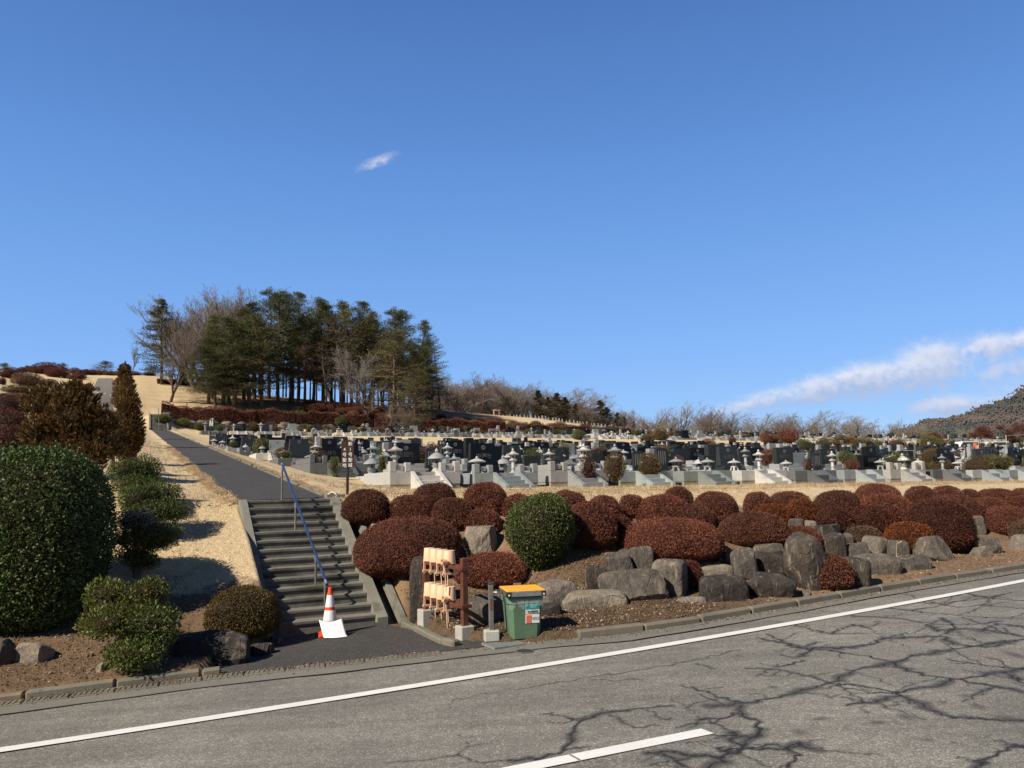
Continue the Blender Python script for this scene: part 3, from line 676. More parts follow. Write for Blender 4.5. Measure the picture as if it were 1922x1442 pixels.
for pts, s in cracks:
    W = np.array([roadpix(*p)[:2] for p in pts]); Q = [W[0]]
    for a, bb in zip(W[:-1], W[1:]):
        L = np.linalg.norm(bb - a); k = max(2, int(L / .06))
        for i in range(1, k + 1): Q.append(a + (bb - a) * i / k + gj.normal(size=2) * .026 * (i < k))
    Q = np.array(Q)
    for a, bb in zip(Q[:-1], Q[1:]):
        e = bb - a; L2 = e @ e + 1e-9
        near = (np.abs(px_ - a[0]) < .4) & (np.abs(py_ - a[1]) < .4)
        if not near.any(): continue
        qx = px_[near] - a[0]; qy = py_[near] - a[1]; tt = np.clip((qx * e[0] + qy * e[1]) / L2, 0, 1)
        dist = np.hypot(qx - e[0] * tt, qy - e[1] * tt)
        wd = .016 + .032 * s * (1 + .75 * math.sin(a[0] * 5 + a[1] * 7))
        acc[near] = np.maximum(acc[near], min(1, .45 + .5 * s) * np.exp(-(dist / wd) ** 2)); acc2[near] = np.maximum(acc2[near], min(1, .5 + s * .5) * np.exp(-(dist / .014) ** 2))
for bx, by, rx_, ry_ in blots:
    c0 = roadpix(bx, by); c1 = roadpix(bx + rx_, by); c2 = roadpix(bx, by + ry_)
    a_ = np.linalg.norm(c1 - c0); b_ = np.linalg.norm(c2 - c0)
    acc = np.maximum(acc, .75 * np.exp(-(((px_ - c0[0]) / a_) ** 2 + ((py_ - c0[1]) / b_) ** 2)))
ck[win] = acc; core[win] = acc2
n, k = len(ru), len(rd); I = np.arange(n * k).reshape(k, n)
m, t, b = newmat('old_asphalt', .85, .35); h = NT(t); co = h.coord('Object')
v1 = h.voro(co, 95, out='Color'); vd = h.n('ShaderNodeSeparateColor'); t.links.new(v1, vd.inputs[0])
st = h.ramp(vd.outputs[0], [(0, (.055, .052, .046, 1)), (.45, (.155, .147, .128, 1)), (.8, (.26, .245, .212, 1)), (.95, (.55, .52, .44, 1))])
n1 = h.noise(co, .5, 5, .6); n2 = h.noise(co, 160, 2, .6); n5 = h.noise(co, 9, 4, .6)
c = h.mix(.5, (.195, .186, .16, 1), st)
c = h.mix(1.0, c, h.ramp(n1, [(.3, (.76, .76, .76, 1)), (.7, (1.2, 1.19, 1.17, 1))]), 'MULTIPLY')
c = h.mix(1.0, c, h.ramp(n5, [(.3, (.85, .85, .85, 1)), (.7, (1.12, 1.12, 1.12, 1))]), 'MULTIPLY')
wr = h.noise(h.mapping(co, (.35, 3.2, 1), (0, 0, -.43)), 1.2, 4, .6); c = h.mix(1.0, c, h.ramp(wr, [(.35, (.86, .86, .86, 1)), (.65, (1.12, 1.12, 1.11, 1))]), 'MULTIPLY')
n7 = h.noise(co, 26, 5, .8); ckn = h.m('MULTIPLY', h.attr('stain'), h.m('ADD', h.m('MULTIPLY', n5, .7), h.m('MULTIPLY', n7, 1.25)), True)
c = h.mix(h.ramp(ckn, [(.24, (0, 0, 0, 1)), (.8, (.76, .76, .76, 1))]), c, (.035, .034, .031, 1))
c = h.mix(h.ramp(h.m('MULTIPLY', h.attr('crack'), h.m('ADD', n2, .45)), [(.3, (0, 0, 0, 1)), (.7, (.9, .9, .9, 1))]), c, (.012, .012, .012, 1))
t.links.new(c, b.inputs['Base Color'])
hh = h.m('SUBTRACT', h.m('ADD', h.m('MULTIPLY', vd.outputs[1], .6), n2), h.m('MULTIPLY', h.attr('crack'), 2.0))
t.links.new(h.bump(hh, .55, .006), b.inputs['Normal'])
MT['asphalt'] = m
tag(ob('road', mesh_np('road', np.stack([x, y, zz], -1).reshape(-1, 3), np.stack([I[:-1, :-1], I[:-1, 1:], I[1:, 1:], I[1:, :-1]], -1).reshape(-1, 4), m, True, attrs={'stain': ck.ravel(), 'crack': core.ravel()})), kind='structure')
# gutter strip: smoother, newer asphalt between kerb and carriageway
def asph(name, c1, c2, sc=120, bump=.4, bright=.3):
    m, t, b = newmat(name, .9, .3); h = NT(t); co = h.coord('Object')
    v = h.n('ShaderNodeSeparateColor'); t.links.new(h.voro(co, sc, out='Color'), v.inputs[0])
    n1 = h.noise(co, 1.1, 5, .65); n2 = h.noise(co, 200, 2, .6)
    c = h.mix(h.ramp(n1, [(.3, (0, 0, 0, 1)), (.7, (1, 1, 1, 1))]), c1, c2)
    c = h.mix(.4, c, h.ramp(v.outputs[0], [(0, k3(c1, .4)), (.6, c2), (.92, k3(c2, 1.4)), (.96, (bright, bright * .95, bright * .85, 1))]))
    t.links.new(c, b.inputs['Base Color']); t.links.new(h.bump(h.m('ADD', v.outputs[1], n2), bump, .008), b.inputs['Normal']); return m
MT['asphalt_gutter'] = asph('gutter_asphalt', (.14, .134, .114, 1), (.2, .192, .162, 1), 150, .25, .2)
MT['asphalt_dark'] = asph('dark_path_asphalt', (.04, .039, .036, 1), (.066, .063, .057, 1), 85, .6, .33)
MT['asphalt_upper'] = asph('pale_upper_path', (.16, .15, .13, 1), (.22, .205, .175, 1), 40, .3, .3)
us = np.concatenate([[-1500, -300, -60, -30], dense(-20, 25, .25), [30, 60, 300, 1500]])
wvy = lambda a: .025 * np.sin(a * 1.7) + .015 * np.sin(a * 5.3 + 1)
def strip2(name, us, d0, d1, z, mat, k=3, zf=None):
    A_, K_ = np.meshgrid(us, np.linspace(0, 1, k + 1)); Dd = d0(A_) * (1 - K_) + d1(A_) * K_
    x, y = off_kerb(A_, Dd); zz = roadz(x, y) + z if zf is None else zf(A_, Dd, x, y)
    I = np.arange(x.size).reshape(x.shape)
    return mesh_np(name, np.stack([x, y, zz], -1).reshape(-1, 3), np.stack([I[:-1, :-1], I[1:, :-1], I[1:, 1:], I[:-1, 1:]], -1).reshape(-1, 4)[:, ::-1], mat, True)
jointd = lambda a: np.interp(a, [-6, -4.2, 0, 2, 6, 12], [-.62, -.62, -.60, -.52, -.40, -.34]) + wvy(a) * .6
tag(ob('gutter', strip2('gutter', us, jointd, lambda a: a * 0, .008, MT['asphalt_gutter'])), kind='structure')
mj = plain('joint_crack', (.018, .017, .016, 1), .9)
tag(ob('gutter_joint', strip2('gutter_joint', dense(-20, 25, .1), lambda a: jointd(a) - .015 - .012 * np.abs(np.sin(a * 3.1)), lambda a: jointd(a) + .006, .012, mj, 1)), kind='structure')
# edge line and dashed centre line
m, t, b = newmat('road_paint', .6, .3); h = NT(t); co = h.coord('Object')
c = h.mix(h.ramp(h.noise(co, 90, 4, .75), [(.57, (0, 0, 0, 1)), (.68, (.7, .7, .7, 1))]), (.76, .75, .71, 1), (.22, .21, .19, 1))
c = h.mix(h.ramp(h.noise(co, 3, 5, .6), [(.4, (0, 0, 0, 1)), (.75, (.25, .25, .25, 1))]), c, (.45, .44, .4, 1))
t.links.new(c, b.inputs['Base Color']); MT['paint'] = m
el = [(0, 1411), (300, 1366), (600, 1317), (880, 1268), (1130, 1228), (1378, 1193), (1382, 1192), (1560, 1160), (1740, 1125), (1922, 1090)]
ew = [roadpix(*p) for p in el]; eu = np.array([xy2uv(p[0], p[1])[0] for p in ew]); ev = np.array([xy2uv(p[0], p[1])[1] for p in ew]); ed = ev - kerbv(eu)
print('EDGE', np.round(eu, 2), np.round(ed, 2))
_pf = np.polyfit(eu, ev, 2); _el = lambda a: np.where(a < eu[0], np.polyval(_pf, eu[0]) + (a - eu[0]) * (2 * _pf[0] * eu[0] + _pf[1]), np.where(a > eu[-1], np.polyval(_pf, eu[-1]) + (a - eu[-1]) * (2 * _pf[0] * eu[-1] + _pf[1]), np.polyval(_pf, a)))
edf = lambda a: _el(a) - kerbv(a)
tag(ob('edge_line_marking', strip2('edge_line_marking', us, lambda a: edf(a) - .09, lambda a: edf(a) + .09, .012, MT['paint'], 2)), kind='structure')
de = roadpix(1318, 1371); ds_ = roadpix(960, 1442)
u1, v1_ = xy2uv(de[0], de[1]); u0, v0_ = xy2uv(ds_[0], ds_[1]); print('DASH', u0, v0_, u1, v1_)
sl = (v1_ - v0_) / (u1 - u0)
def dash(ua, ub):
    V = []
    for uu, s in [(ua, -1), (ub, -1), (ub, 1), (ua, 1)]:
        vv = v1_ + .0 + sl * (uu - u1) + s * .085 - .07; xx, yy = uv2xy(uu + (.0 if s < 0 else -.0), vv); V.append((xx, yy, float(roadz(xx, yy)) + .012))
    return V
mbd = MB()
gap = u0 + (u1 - u0) * .29
for k in range(-7, 9):
    a0, b0 = u1 - 5 + k * 10, u1 + k * 10
    if k == 0: mbd.add(dash(a0, gap - .01), [(0, 1, 2, 3)]); mbd.add(dash(gap + .01, b0), [(0, 1, 2, 3)])
    else: mbd.add(dash(a0, b0), [(0, 1, 2, 3)])
tag(mbd.build('centre_dash_marking', MT['paint']), kind='structure')
# apron in front of the steps
def apz(A_, D_, x, y): 
    f = np.clip(D_ / 3.0, 0, 1); return roadz(x, y) + .012 + .03 * f
apl = lambda a: a * 0 + .02
ua = dense(-2.1, 1.9, .1)
apr = strip2('apron', ua, lambda a: a * 0 + .02, lambda a: np.interp(a, [-2.1, -1.75, -1.0, .95, 1.35, 1.9], [.1, .75, 2.0, 3.15, 1.6, .12]), 0, MT['asphalt_dark'], 14, zf=apz)
tag(ob('entrance_apron', apr), kind='structure')
# path up the slope
pv = np.concatenate([dense(-.02, 40, .4), dense(40, 96, 1), [96.]]); A_, K_ = np.meshgrid(pv, np.linspace(0, 1, 7))
lw = -.90 + .05 * np.sin(A_ * 1.1) + .03 * np.sin(A_ * 3.7); rw = .97 + 0 * A_
uu = lw * (1 - K_) + rw * K_; x, y = uv2xy(uu, A_); zz = 2.14 + .0905 * A_ + .012 * (1 - (2 * K_ - 1) ** 2)
I = np.arange(x.size).reshape(x.shape)
tag(ob('path', mesh_np('path', np.stack([x, y, zz], -1).reshape(-1, 3), np.stack([I[:-1, :-1], I[1:, :-1], I[1:, 1:], I[:-1, 1:]], -1).reshape(-1, 4)[:, ::-1], MT['asphalt_dark'], True)), kind='structure')
# kerb stones along the path's right edge (alternating low stones with gaps)
mb = MB(); g = np.random.default_rng(5); vv = .5
while vv < 95:
    L = g.uniform(.5, .9); x0, y0 = uv2xy(1.04, vv); x1, y1 = uv2xy(1.04 + g.normal() * .01, vv + L)
    tf = Matrix.Translation((x0, y0, 2.14 + .0905 * vv - .02)) @ Matrix.Rotation(math.atan2(VD[1], VD[0]), 4, 'Z') @ Matrix.Rotation(-math.atan(.0905), 4, 'Y')
    mb.bbox(0, L, -.05, .05, -.1, .06 + g.normal() * .012, .015, 0, tf); vv += L + (.04 if g.uniform() < .75 else .45)
tag(mb.build('path_edging', MT['kerb']), kind='structure')
# upper path far up the hill
m = MB()
P0 = [(150, 775), (211, 778), (212, 711), (184, 711)]
VP_ = [gpix(*q) for q in P0]; print('UPPER', VP_)
if all(p is not None for p in VP_):
    A0, B0, B1, A1 = VP_; N_ = 14; V = []; F = []
    for i in range(N_ + 1):
        for s in range(5):
            a = A0 + (A1 - A0) * i / N_; bq = B0 + (B1 - B0) * i / N_; q = a + (bq - a) * s / 4; V.append((q[0], q[1], Txy(q[0], q[1]) + .05))
    for i in range(N_):
        for s in range(4): k = i * 5 + s; F.append((k, k + 1, k + 6, k + 5))
    m.add(V, F); tag(m.build('upper_path', MT['asphalt_upper'], smooth=True), kind='structure')
# kerb
mb = MB()
def kerb_run(ua, ub, L=.62, hgt=.105, gapp=.012, dep=.15, lean=0.0, seed=1):
    g = np.random.default_rng(seed); u = ua
    while u < ub - .1:
        l = min(L, ub - u); x0, y0 = off_kerb(u + gapp, .0); x1, y1 = off_kerb(u + l - gapp, .0)
        a = math.atan2(y1 - y0, x1 - x0); ll = math.hypot(x1 - x0, y1 - y0); z0 = float(roadz(x0, y0)); z1 = float(roadz(x1, y1))
        tf = Matrix.Translation((x0, y0, z0 + g.normal() * .006)) @ Matrix.Rotation(a + g.normal() * .004, 4, 'Z') @ Matrix.Rotation(-math.atan2(z1 - z0, ll) + g.normal() * .006, 4, 'Y')
        mb.bbox(0, ll, 0, dep, -.12, hgt, .02, 0, tf); u += l
kerb_run(-26, -1.75, 1.0); kerb_run(2.95, 26, 1.0, seed=2)
tag(mb.build('kerb', MT['kerb']), kind='structure')
mb = MB()                               # ribbed channel blocks in front of the left kerb
g = np.random.default_rng(8); u = -12
while u < .9:
    x0, y0 = off_kerb(u, -.21); x1, y1 = off_kerb(u + .5, -.21); a = math.atan2(y1 - y0, x1 - x0); ll = math.hypot(x1 - x0, y1 - y0) - .012
    z0, z1 = float(roadz(x0, y0)), float(roadz(x1, y1))
    tf = Matrix.Translation((x0, y0, z0)) @ Matrix.Rotation(a, 4, 'Z') @ Matrix.Rotation(-math.atan2(z1 - z0, ll), 4, 'Y')
    mb.bbox(0, ll, 0, .205, -.03, .022, .006, 0, tf)
    for i in range(8): mb.box(.015 + i * ll / 8, .015 + i * ll / 8 + .03, .02, .185, .02, .031, 0, tf)
    u += .5
tag(mb.build('drain_channel', MT['kerb']), kind='structure')
mb = MB()                               # rough stone edging of the bed beside the apron
bed = [gpix(q[0], q[1]) for q in [(752, 1180), (775, 1190), (800, 1204), (828, 1218), (852, 1224)]]
for i in range(len(bed) - 1):
    p, q = bed[i], bed[i + 1]; a = math.atan2(q[1] - p[1], q[0] - p[0]); L = math.hypot(q[0] - p[0], q[1] - p[1])
    tf = Matrix.Translation((p[0], p[1], float(roadz(p[0], p[1])))) @ Matrix.Rotation(a, 4, 'Z')
    mb.bbox(0, L - .02, 0, .13, -.1, .1 + .012 * (i % 2), .025, 0, tf)
tag(mb.build('bed_edging', MT['kerb']), kind='structure')
# ---------------------------------------------------------------- the staircase
def uvM(u, v, z=0.0, extra=0.0):
    x, y = uv2xy(u, v); return Matrix.Translation((x, y, z)) @ Matrix.Rotation(math.atan2(UD[1], UD[0]) + extra, 4, 'Z')
NS = 14; TR = .272; RUN = NS * TR; ZB = float(roadz(*uv2xy(.2, -RUN))) + .04; RS = (2.14 - ZB) / NS
sx, sy = uv2xy(0, -RUN)
st_o = empty('staircase', (sx, sy, ZB), math.atan2(UD[1], UD[0])); tag(st_o, 'weathered concrete steps climbing from the roadside to the sloping path', 'steps')
mb = MB(); g = np.random.default_rng(2)
for i in range(NS):
    z1 = RS * (i + 1); y0 = TR * i
    mb.box(-.735, 1.0, y0 + .02, RUN + .02 if i == NS - 1 else y0 + TR + .3, z1 - RS - .25, z1 - .045)
    mb.bbox(-.735, 1.0, y0 + g.normal() * .003, (RUN + .06) if i == NS - 1 else y0 + TR + .03, z1 - .048, z1 + g.normal() * .002, .008)
mb.build('step', MT['concrete_step'], st_o)
def cheek(x0, x1, name, top=.10, ext=.0, mat='concrete'):
    H = NS * RS; sl_ = H / RUN; mb = MB(); y0 = -.12 + ext; y1 = RUN + .05
    # y,z profile
    pr = [(y0, -.3), (y0, .04 + top), (.05, RS + top * .6), (RUN - TR + .03, H + top), (y1 + .02, H + top * .55), (y1 + .02, H - .6), (RUN - 1, H - 1.2)]
    pr = [(y0, -.3), (y0, max(.02, y0 * sl_ + RS * .8 + top)), (RUN - TR + .03, H + top * .3), (y1, H + top * .3), (y1, -.3)]
    V = [(x0, y, z) for y, z in pr] + [(x1, y, z) for y, z in pr]; n = len(pr)
    F = [tuple(range(n)), tuple(range(2 * n - 1, n - 1, -1))] + [(i, i + n, (i + 1) % n + n, (i + 1) % n) for i in range(n)]
    mb.add(V, F); return mb.build(name, MT[mat], st_o)
cheek(-.875, -.735, 'side_wall', .06); cheek(1.0, 1.19, 'side_wall', .06)
cheek(1.42, 1.52, 'channel_wall', .03, -.1)
mb = MB(); H = NS * RS; mb.add([(1.19, -.1, -.25), (1.42, -.1, -.25), (1.42, RUN, H - .25), (1.19, RUN, H - .25)], [(0, 1, 2, 3)]); mb.build('channel_floor', MT['concrete'], st_o)
# handrail
hr = empty('handrail', (sx, sy, ZB), math.atan2(UD[1], UD[0])); tag(hr, 'blue sloping handrail on grey posts down the middle of the concrete steps', 'handrail')
def loc_of(px, py, uu):   # point on the staircase centre plane u=uu
    r = ray(px, py); 
    # solve CAM + r*Y has u == uu
    a, b_ = xy2uv(r[0], r[1])[0] - xy2uv(0, 0)[0], xy2uv(0, 0)[0]
    Yd = (uu - b_) / a; p = CAM + r * Yd; q = xy2uv(p[0], p[1]); return np.array([q[0], q[1] + RUN, p[2] - ZB])
uc = .02
p_top = loc_of(530, 872, uc); p_bot = loc_of(614, 1098, uc + .18); print('RAIL', p_top, p_bot)
sl_ = RS / TR
posts = []
mb = MB(); mb.tube(tuple(p_top), tuple(p_bot), .024, n=12)
rail = mb.build('rail', MT['blue_rail'], hr, smooth=True)
mb = MB(); e = Vector(p_bot); d_ = (Vector(p_bot) - Vector(p_top)).normalized()
mb.tube(e - d_ * .12, e - d_ * .02, .028, n=12); mb.build('end_cap', MT['steel'], rail, smooth=True); mb = MB(); mb.tube(Vector(p_top) - d_ * .03, Vector(p_top) + d_ * .05, .03, n=12); mb.build('end_cap', MT['steel'], rail, smooth=True)
for (bx, by, up_) in [(529, 937, None), (559, 1024, None), (597, 1137, None), (616, 1185, 1)]:
    f = {529: 0.012, 559: .36, 597: .80, 616: .975}[bx]
    top = Vector(p_top) + (Vector(p_bot) - Vector(p_top)) * f
    zb = RS * max(0, math.ceil(top.y / TR)) if top.y < RUN else H
    mb = MB(); mb.tube((top.x - .01, top.y, zb - .05), (top.x - .01, top.y, top.z - .03), .021, n=10); po = mb.build('post', MT['steel_dull'], hr, smooth=True)
    mb = MB(); mb.tube((top.x - .01, top.y, top.z - .12), (top.x - .01, top.y, top.z - .015), .027, n=10); mb.build('bracket', MT['steel'], po, smooth=True)
# ---------------------------------------------------------------- clipped bushes by the road and on the bank
def place(x0, x1, y0, y1, seed, mat, label, cat='bush', group=None, base=None, dens=1400, leaf=.034, sink=.06, Y=None, deep=.9, **k):
    """bush that spans the given pixel box, standing on the terrain"""
    xc = (x0 + x1) / 2; yb = y1 if base is None else base
    p = gpix(xc, yb) if Y is None else at(xc, yb, Y)
    if p is None: print('NO GROUND', label); return None
    ppm = FPX / p[1]
    rx = (x1 - x0) / 2 / ppm; ry = rx * deep
    pc = CAM + (p - CAM) * (1 + ry * .75 / p[1]); ppm = FPX / pc[1]; rx = (x1 - x0) / 2 / ppm * .94
    z = min(Txy(pc[0], pc[1]), Txy(p[0], p[1]) + .0); top = at(xc, y0, pc[1])[2] - .01
    h = top - z + sink
    if h < .25: print('LOW', label, h); h = max(h, .3)
    area = 2 * math.pi * rx * (h * .8 + ry * .6)
    n = int(np.clip(area * dens * 1.25, 900, 60000))
    return bush_obj(k.pop('name', 'azalea_bush'), (pc[0], pc[1], z - sink), rx, rx * deep, h, n, leaf, seed, mat, label, cat, group, rz=(seed * 1.7) % .6 - .3, **k)
GA = 'clipped azaleas on the bank above the road'
AZ = [  # pixel box, extra base row, material, label
 (640, 735, 918, 1003, None, 'azalea', 'round dark red azalea at the top right of the concrete steps'),
 (663, 868, 973, 1092, None, 'azalea', 'long dark red azalea beside the lower steps, behind the bucket rack'),
 (728, 822, 927, 985, None, 'azalea', 'dark red azalea dome between the step-side azalea and the taller one'),
 (772, 862, 905, 972, None, 'azalea', 'dark red azalea standing below the white fenced grave plot'),
 (808, 892, 932, 1000, None, 'azalea', 'dark red azalea dome left of the flat-topped stump-like rock'),
 (868, 955, 905, 975, None, 'azalea', 'tall dark red azalea behind the stump-like rock'),
 (868, 948, 956, 1008, None, 'azalea', 'small bright red azalea right above the stump-like rock'),
 (848, 996, 1036, 1108, None, 'azalea', 'low dark red azalea spreading behind the tap post'),
 (940, 1005, 926, 975, None, 'azalea', 'small dark red azalea peeping behind the big round green bush'),
 (1028, 1106, 920, 975, None, 'azalea', 'dark red azalea at the upper right of the round green bush'),
 (1055, 1162, 942, 1036, None, 'azalea', 'deep red azalea right beside the round green bush'),
 (1100, 1168, 928, 985, None, 'azalea', 'dark red azalea on the second tier, fourth along from the green bush'),
 (1130, 1192, 964, 1022, None, 'azalea_mix', 'small azalea with bare lower stems above the twin upright rocks'),
 (1160, 1214, 927, 975, None, 'azalea', 'small dark red azalea on the grass edge left of the tall knob'),
 (1155, 1365, 972, 1062, None, 'azalea', 'very wide dark red azalea hanging over the rock wall'),
 (1190, 1300, 928, 990, None, 'azalea', 'broad dark red azalea with upright sprigs behind the widest azalea'),
 (1246, 1304, 913, 960, None, 'azalea', 'small round azalea highest against the straw lawn'),
 (1248, 1345, 950, 1000, None, 'azalea', 'dark red azalea nestled over the right shoulder of the widest one'),
 (1300, 1390, 922, 988, None, 'azalea', 'round dark red azalea at the left of the lawn gap'),
 (1348, 1482, 962, 1032, None, 'azalea', 'wide dark red azalea above the stacked square rocks'),
 (1395, 1452, 924, 970, None, 'azalea', 'round dark red azalea at the right of the lawn gap'),
 (1413, 1485, 944, 985, None, 'azalea_orange', 'rusty orange azalea behind the wide azalea by the tall rock'),
 (1443, 1520, 922, 960, None, 'azalea', 'dark red azalea dome behind the two orange ones'),
 (1478, 1536, 935, 982, None, 'azalea_orange', 'orange red azalea above the dark slanting rocks'),
 (1450, 1542, 986, 1040, None, 'azalea', 'dark red azalea crowning the tall upright rock'),
 (1528, 1618, 920, 975, None, 'azalea', 'dark red azalea with a round crown right of the orange pair'),
 (1533, 1602, 951, 1003, None, 'azalea_mix', 'azalea with a red crown and grey bare skirt above dark rocks'),
 (1594, 1676, 950, 1005, None, 'azalea_mix', 'dark azalea with orange flecks beside the grey-skirted one'),
 (1608, 1690, 908, 948, None, 'azalea', 'broad dark red azalea dome standing highest on the right half'),
 (1608, 1714, 925, 990, None, 'azalea', 'large dark red azalea in the middle of the right half cluster'),
 (1586, 1652, 985, 1018, None, 'azalea_grey', 'low half-bare grey azalea among the rocks'),
 (1664, 1756, 978, 1045, None, 'azalea_orange', 'orange and red azalea leaning over a grey rock'),
 (1700, 1826, 936, 1040, None, 'azalea_mix', 'largest azalea of the right half, sloping down to the kerb'),
 (1700, 1760, 912, 955, None, 'azalea', 'dark red azalea just left of two small domes by the lawn'),
 (1748, 1806, 912, 950, None, 'azalea', 'small dark red azalea dome at the lawn edge, right of its twin'),
 (1740, 1842, 928, 985, None, 'azalea', 'dark red azalea behind the largest azalea'),
 (1803, 1840, 917, 948, None, 'azalea', 'smallest dark red azalea dome by the lawn on the right'),
 (1837, 1908, 916, 950, None, 'azalea', 'oval dark red azalea at the lawn edge near the right border'),
 (1828, 1894, 933, 975, None, 'azalea', 'dark red azalea above the small rocks near the right border'),
 (1845, 1945, 951, 1008, None, 'azalea', 'nearest dark red azalea at the right border, above pale rocks'),
 (1895, 1965, 916, 962, None, 'azalea', 'dark red azalea cut by the right edge of the view'),
 (1268, 1322, 1052, 1108, None, 'azalea_mix', 'small thin azalea squeezed between two wall rocks'),
 (1522, 1602, 1040, 1114, None, 'azalea', 'small bright red azalea standing alone in front of the tall rock'),
 (1900, 1985, 975, 1022, None, 'azalea_grey', 'low half-bare grey azalea by the kerb at the right border'),
 (1960, 2070, 905, 990, None, 'azalea', 'dark red azalea just beyond the right edge'),
 (2050, 2200, 915, 1010, None, 'azalea', 'second dark red azalea beyond the right edge')]
for i, (x0, x1, y0, y1, bs, mat, lab) in enumerate(AZ):
    place(x0, x1, y0, y1, 100 + i, mat, lab, 'azalea', GA, bs, dens=6400, leaf=.027, wid=.7, core='hedgecore', amp=.06, p=2.5, under=.33, taper=.3, sink=.05)
place(948, 1086, 936, 1094, 300, 'box_green', 'big round clipped dark green holly bush among the red azaleas', 'evergreen bush', name='holly_bush', dens=2300, leaf=.036, wid=.75, amp=.05, under=.5, taper=.55, p=2.15, sink=.0, lift=.12)
place(386, 526, 1100, 1206, 301, 'ochre', 'brownish green clipped mound beside the foot of the steps', 'bush', name='clipped_bush', dens=5600, leaf=.026, wid=.65, amp=.05, under=.3, taper=.12, p=2.5, sink=.15)
# large glossy evergreen at the left border
place(-115, 182, 840, 1212, 302, 'broad_green', 'huge glossy green clipped evergreen at the left border', 'evergreen bush', name='evergreen_bush', dens=1700, leaf=.05, wid=.62, amp=.05, under=.5, taper=.12, p=2.9, deep=.8, sink=0, out=.1, sprig=.05, fmax=6)
def clump_px(name, base, cl, leaf, dens, seed, mat, label, mats=None, cat='bush', Y=None, **k):
    p = gpix(*base) if Y is None else at(base[0], base[1], Y)
    p = p.copy(); p[2] = Txy(p[0], p[1]); out = []; ppm = FPX / p[1]
    for (x0, x1, y0, y1, dy) in cl:
        c = at((x0 + x1) / 2, (y0 + y1) / 2, p[1] + dy); s = (p[1] + dy) / FPX
        out.append((c[0] - p[0], c[1] - p[1], c[2] - p[2], (x1 - x0) / 2 * s, (x1 - x0) / 2 * s * .9, (y1 - y0) / 2 * s))
    return cloud_bush(name, tuple(p), out, leaf, dens, seed, mat, label, cat, mats=mats, **k)
clump_px('cloud_pruned_shrub', (250, 1250), [(158, 242, 1088, 1152, .3), (244, 314, 1087, 1132, .1), (156, 262, 1140, 1200, -.1), (232, 336, 1130, 1218, 0), (198, 305, 1196, 1258, -.25), (200, 290, 1120, 1180, .2)], .045, 2000, 311, 'yew_green',
         'low cloud-pruned shrub with pads of yellow and green leaves by the roadside', mats=['lemon', 'olive', 'lemon', 'yew_green', 'yew_green', 'olive'], wid=.55)
clump_px('yew_shrub', (252, 945), [(205, 275, 862, 905, 0), (235, 302, 855, 912, .2), (212, 290, 890, 930, -.2), (240, 298, 885, 925, .1)],   .05, 2000, 312, 'yew_green', 'uppermost round green yew shrub in the row beside the path', wid=.35)
clump_px('yew_shrub', (285, 1005), [(222, 300, 910, 965, 0), (262, 340, 905, 960, .2), (228, 320, 940, 985, -.2), (280, 350, 935, 985, 0)], .05, 2000, 313, 'yew_green', 'wide dark green yew shrub just above the grey and olive one', wid=.35)
clump_px('pruned_shrub', (256, 1086), [(212, 292, 958, 1000, -.1), (225, 342, 982, 1022, 0), (245, 335, 1000, 1035, .15), (220, 292, 1022, 1062, 0), (240, 300, 1040, 1070, .1), (212, 250, 1000, 1030, .1)], .04, 2000, 314, 'olive',
         'small pruned shrub with a dry grey tuft on top and dark stems', mats=['greydead', 'olive', 'yew_green', 'yew_green', 'yew_green', 'lemon'], wid=.45)
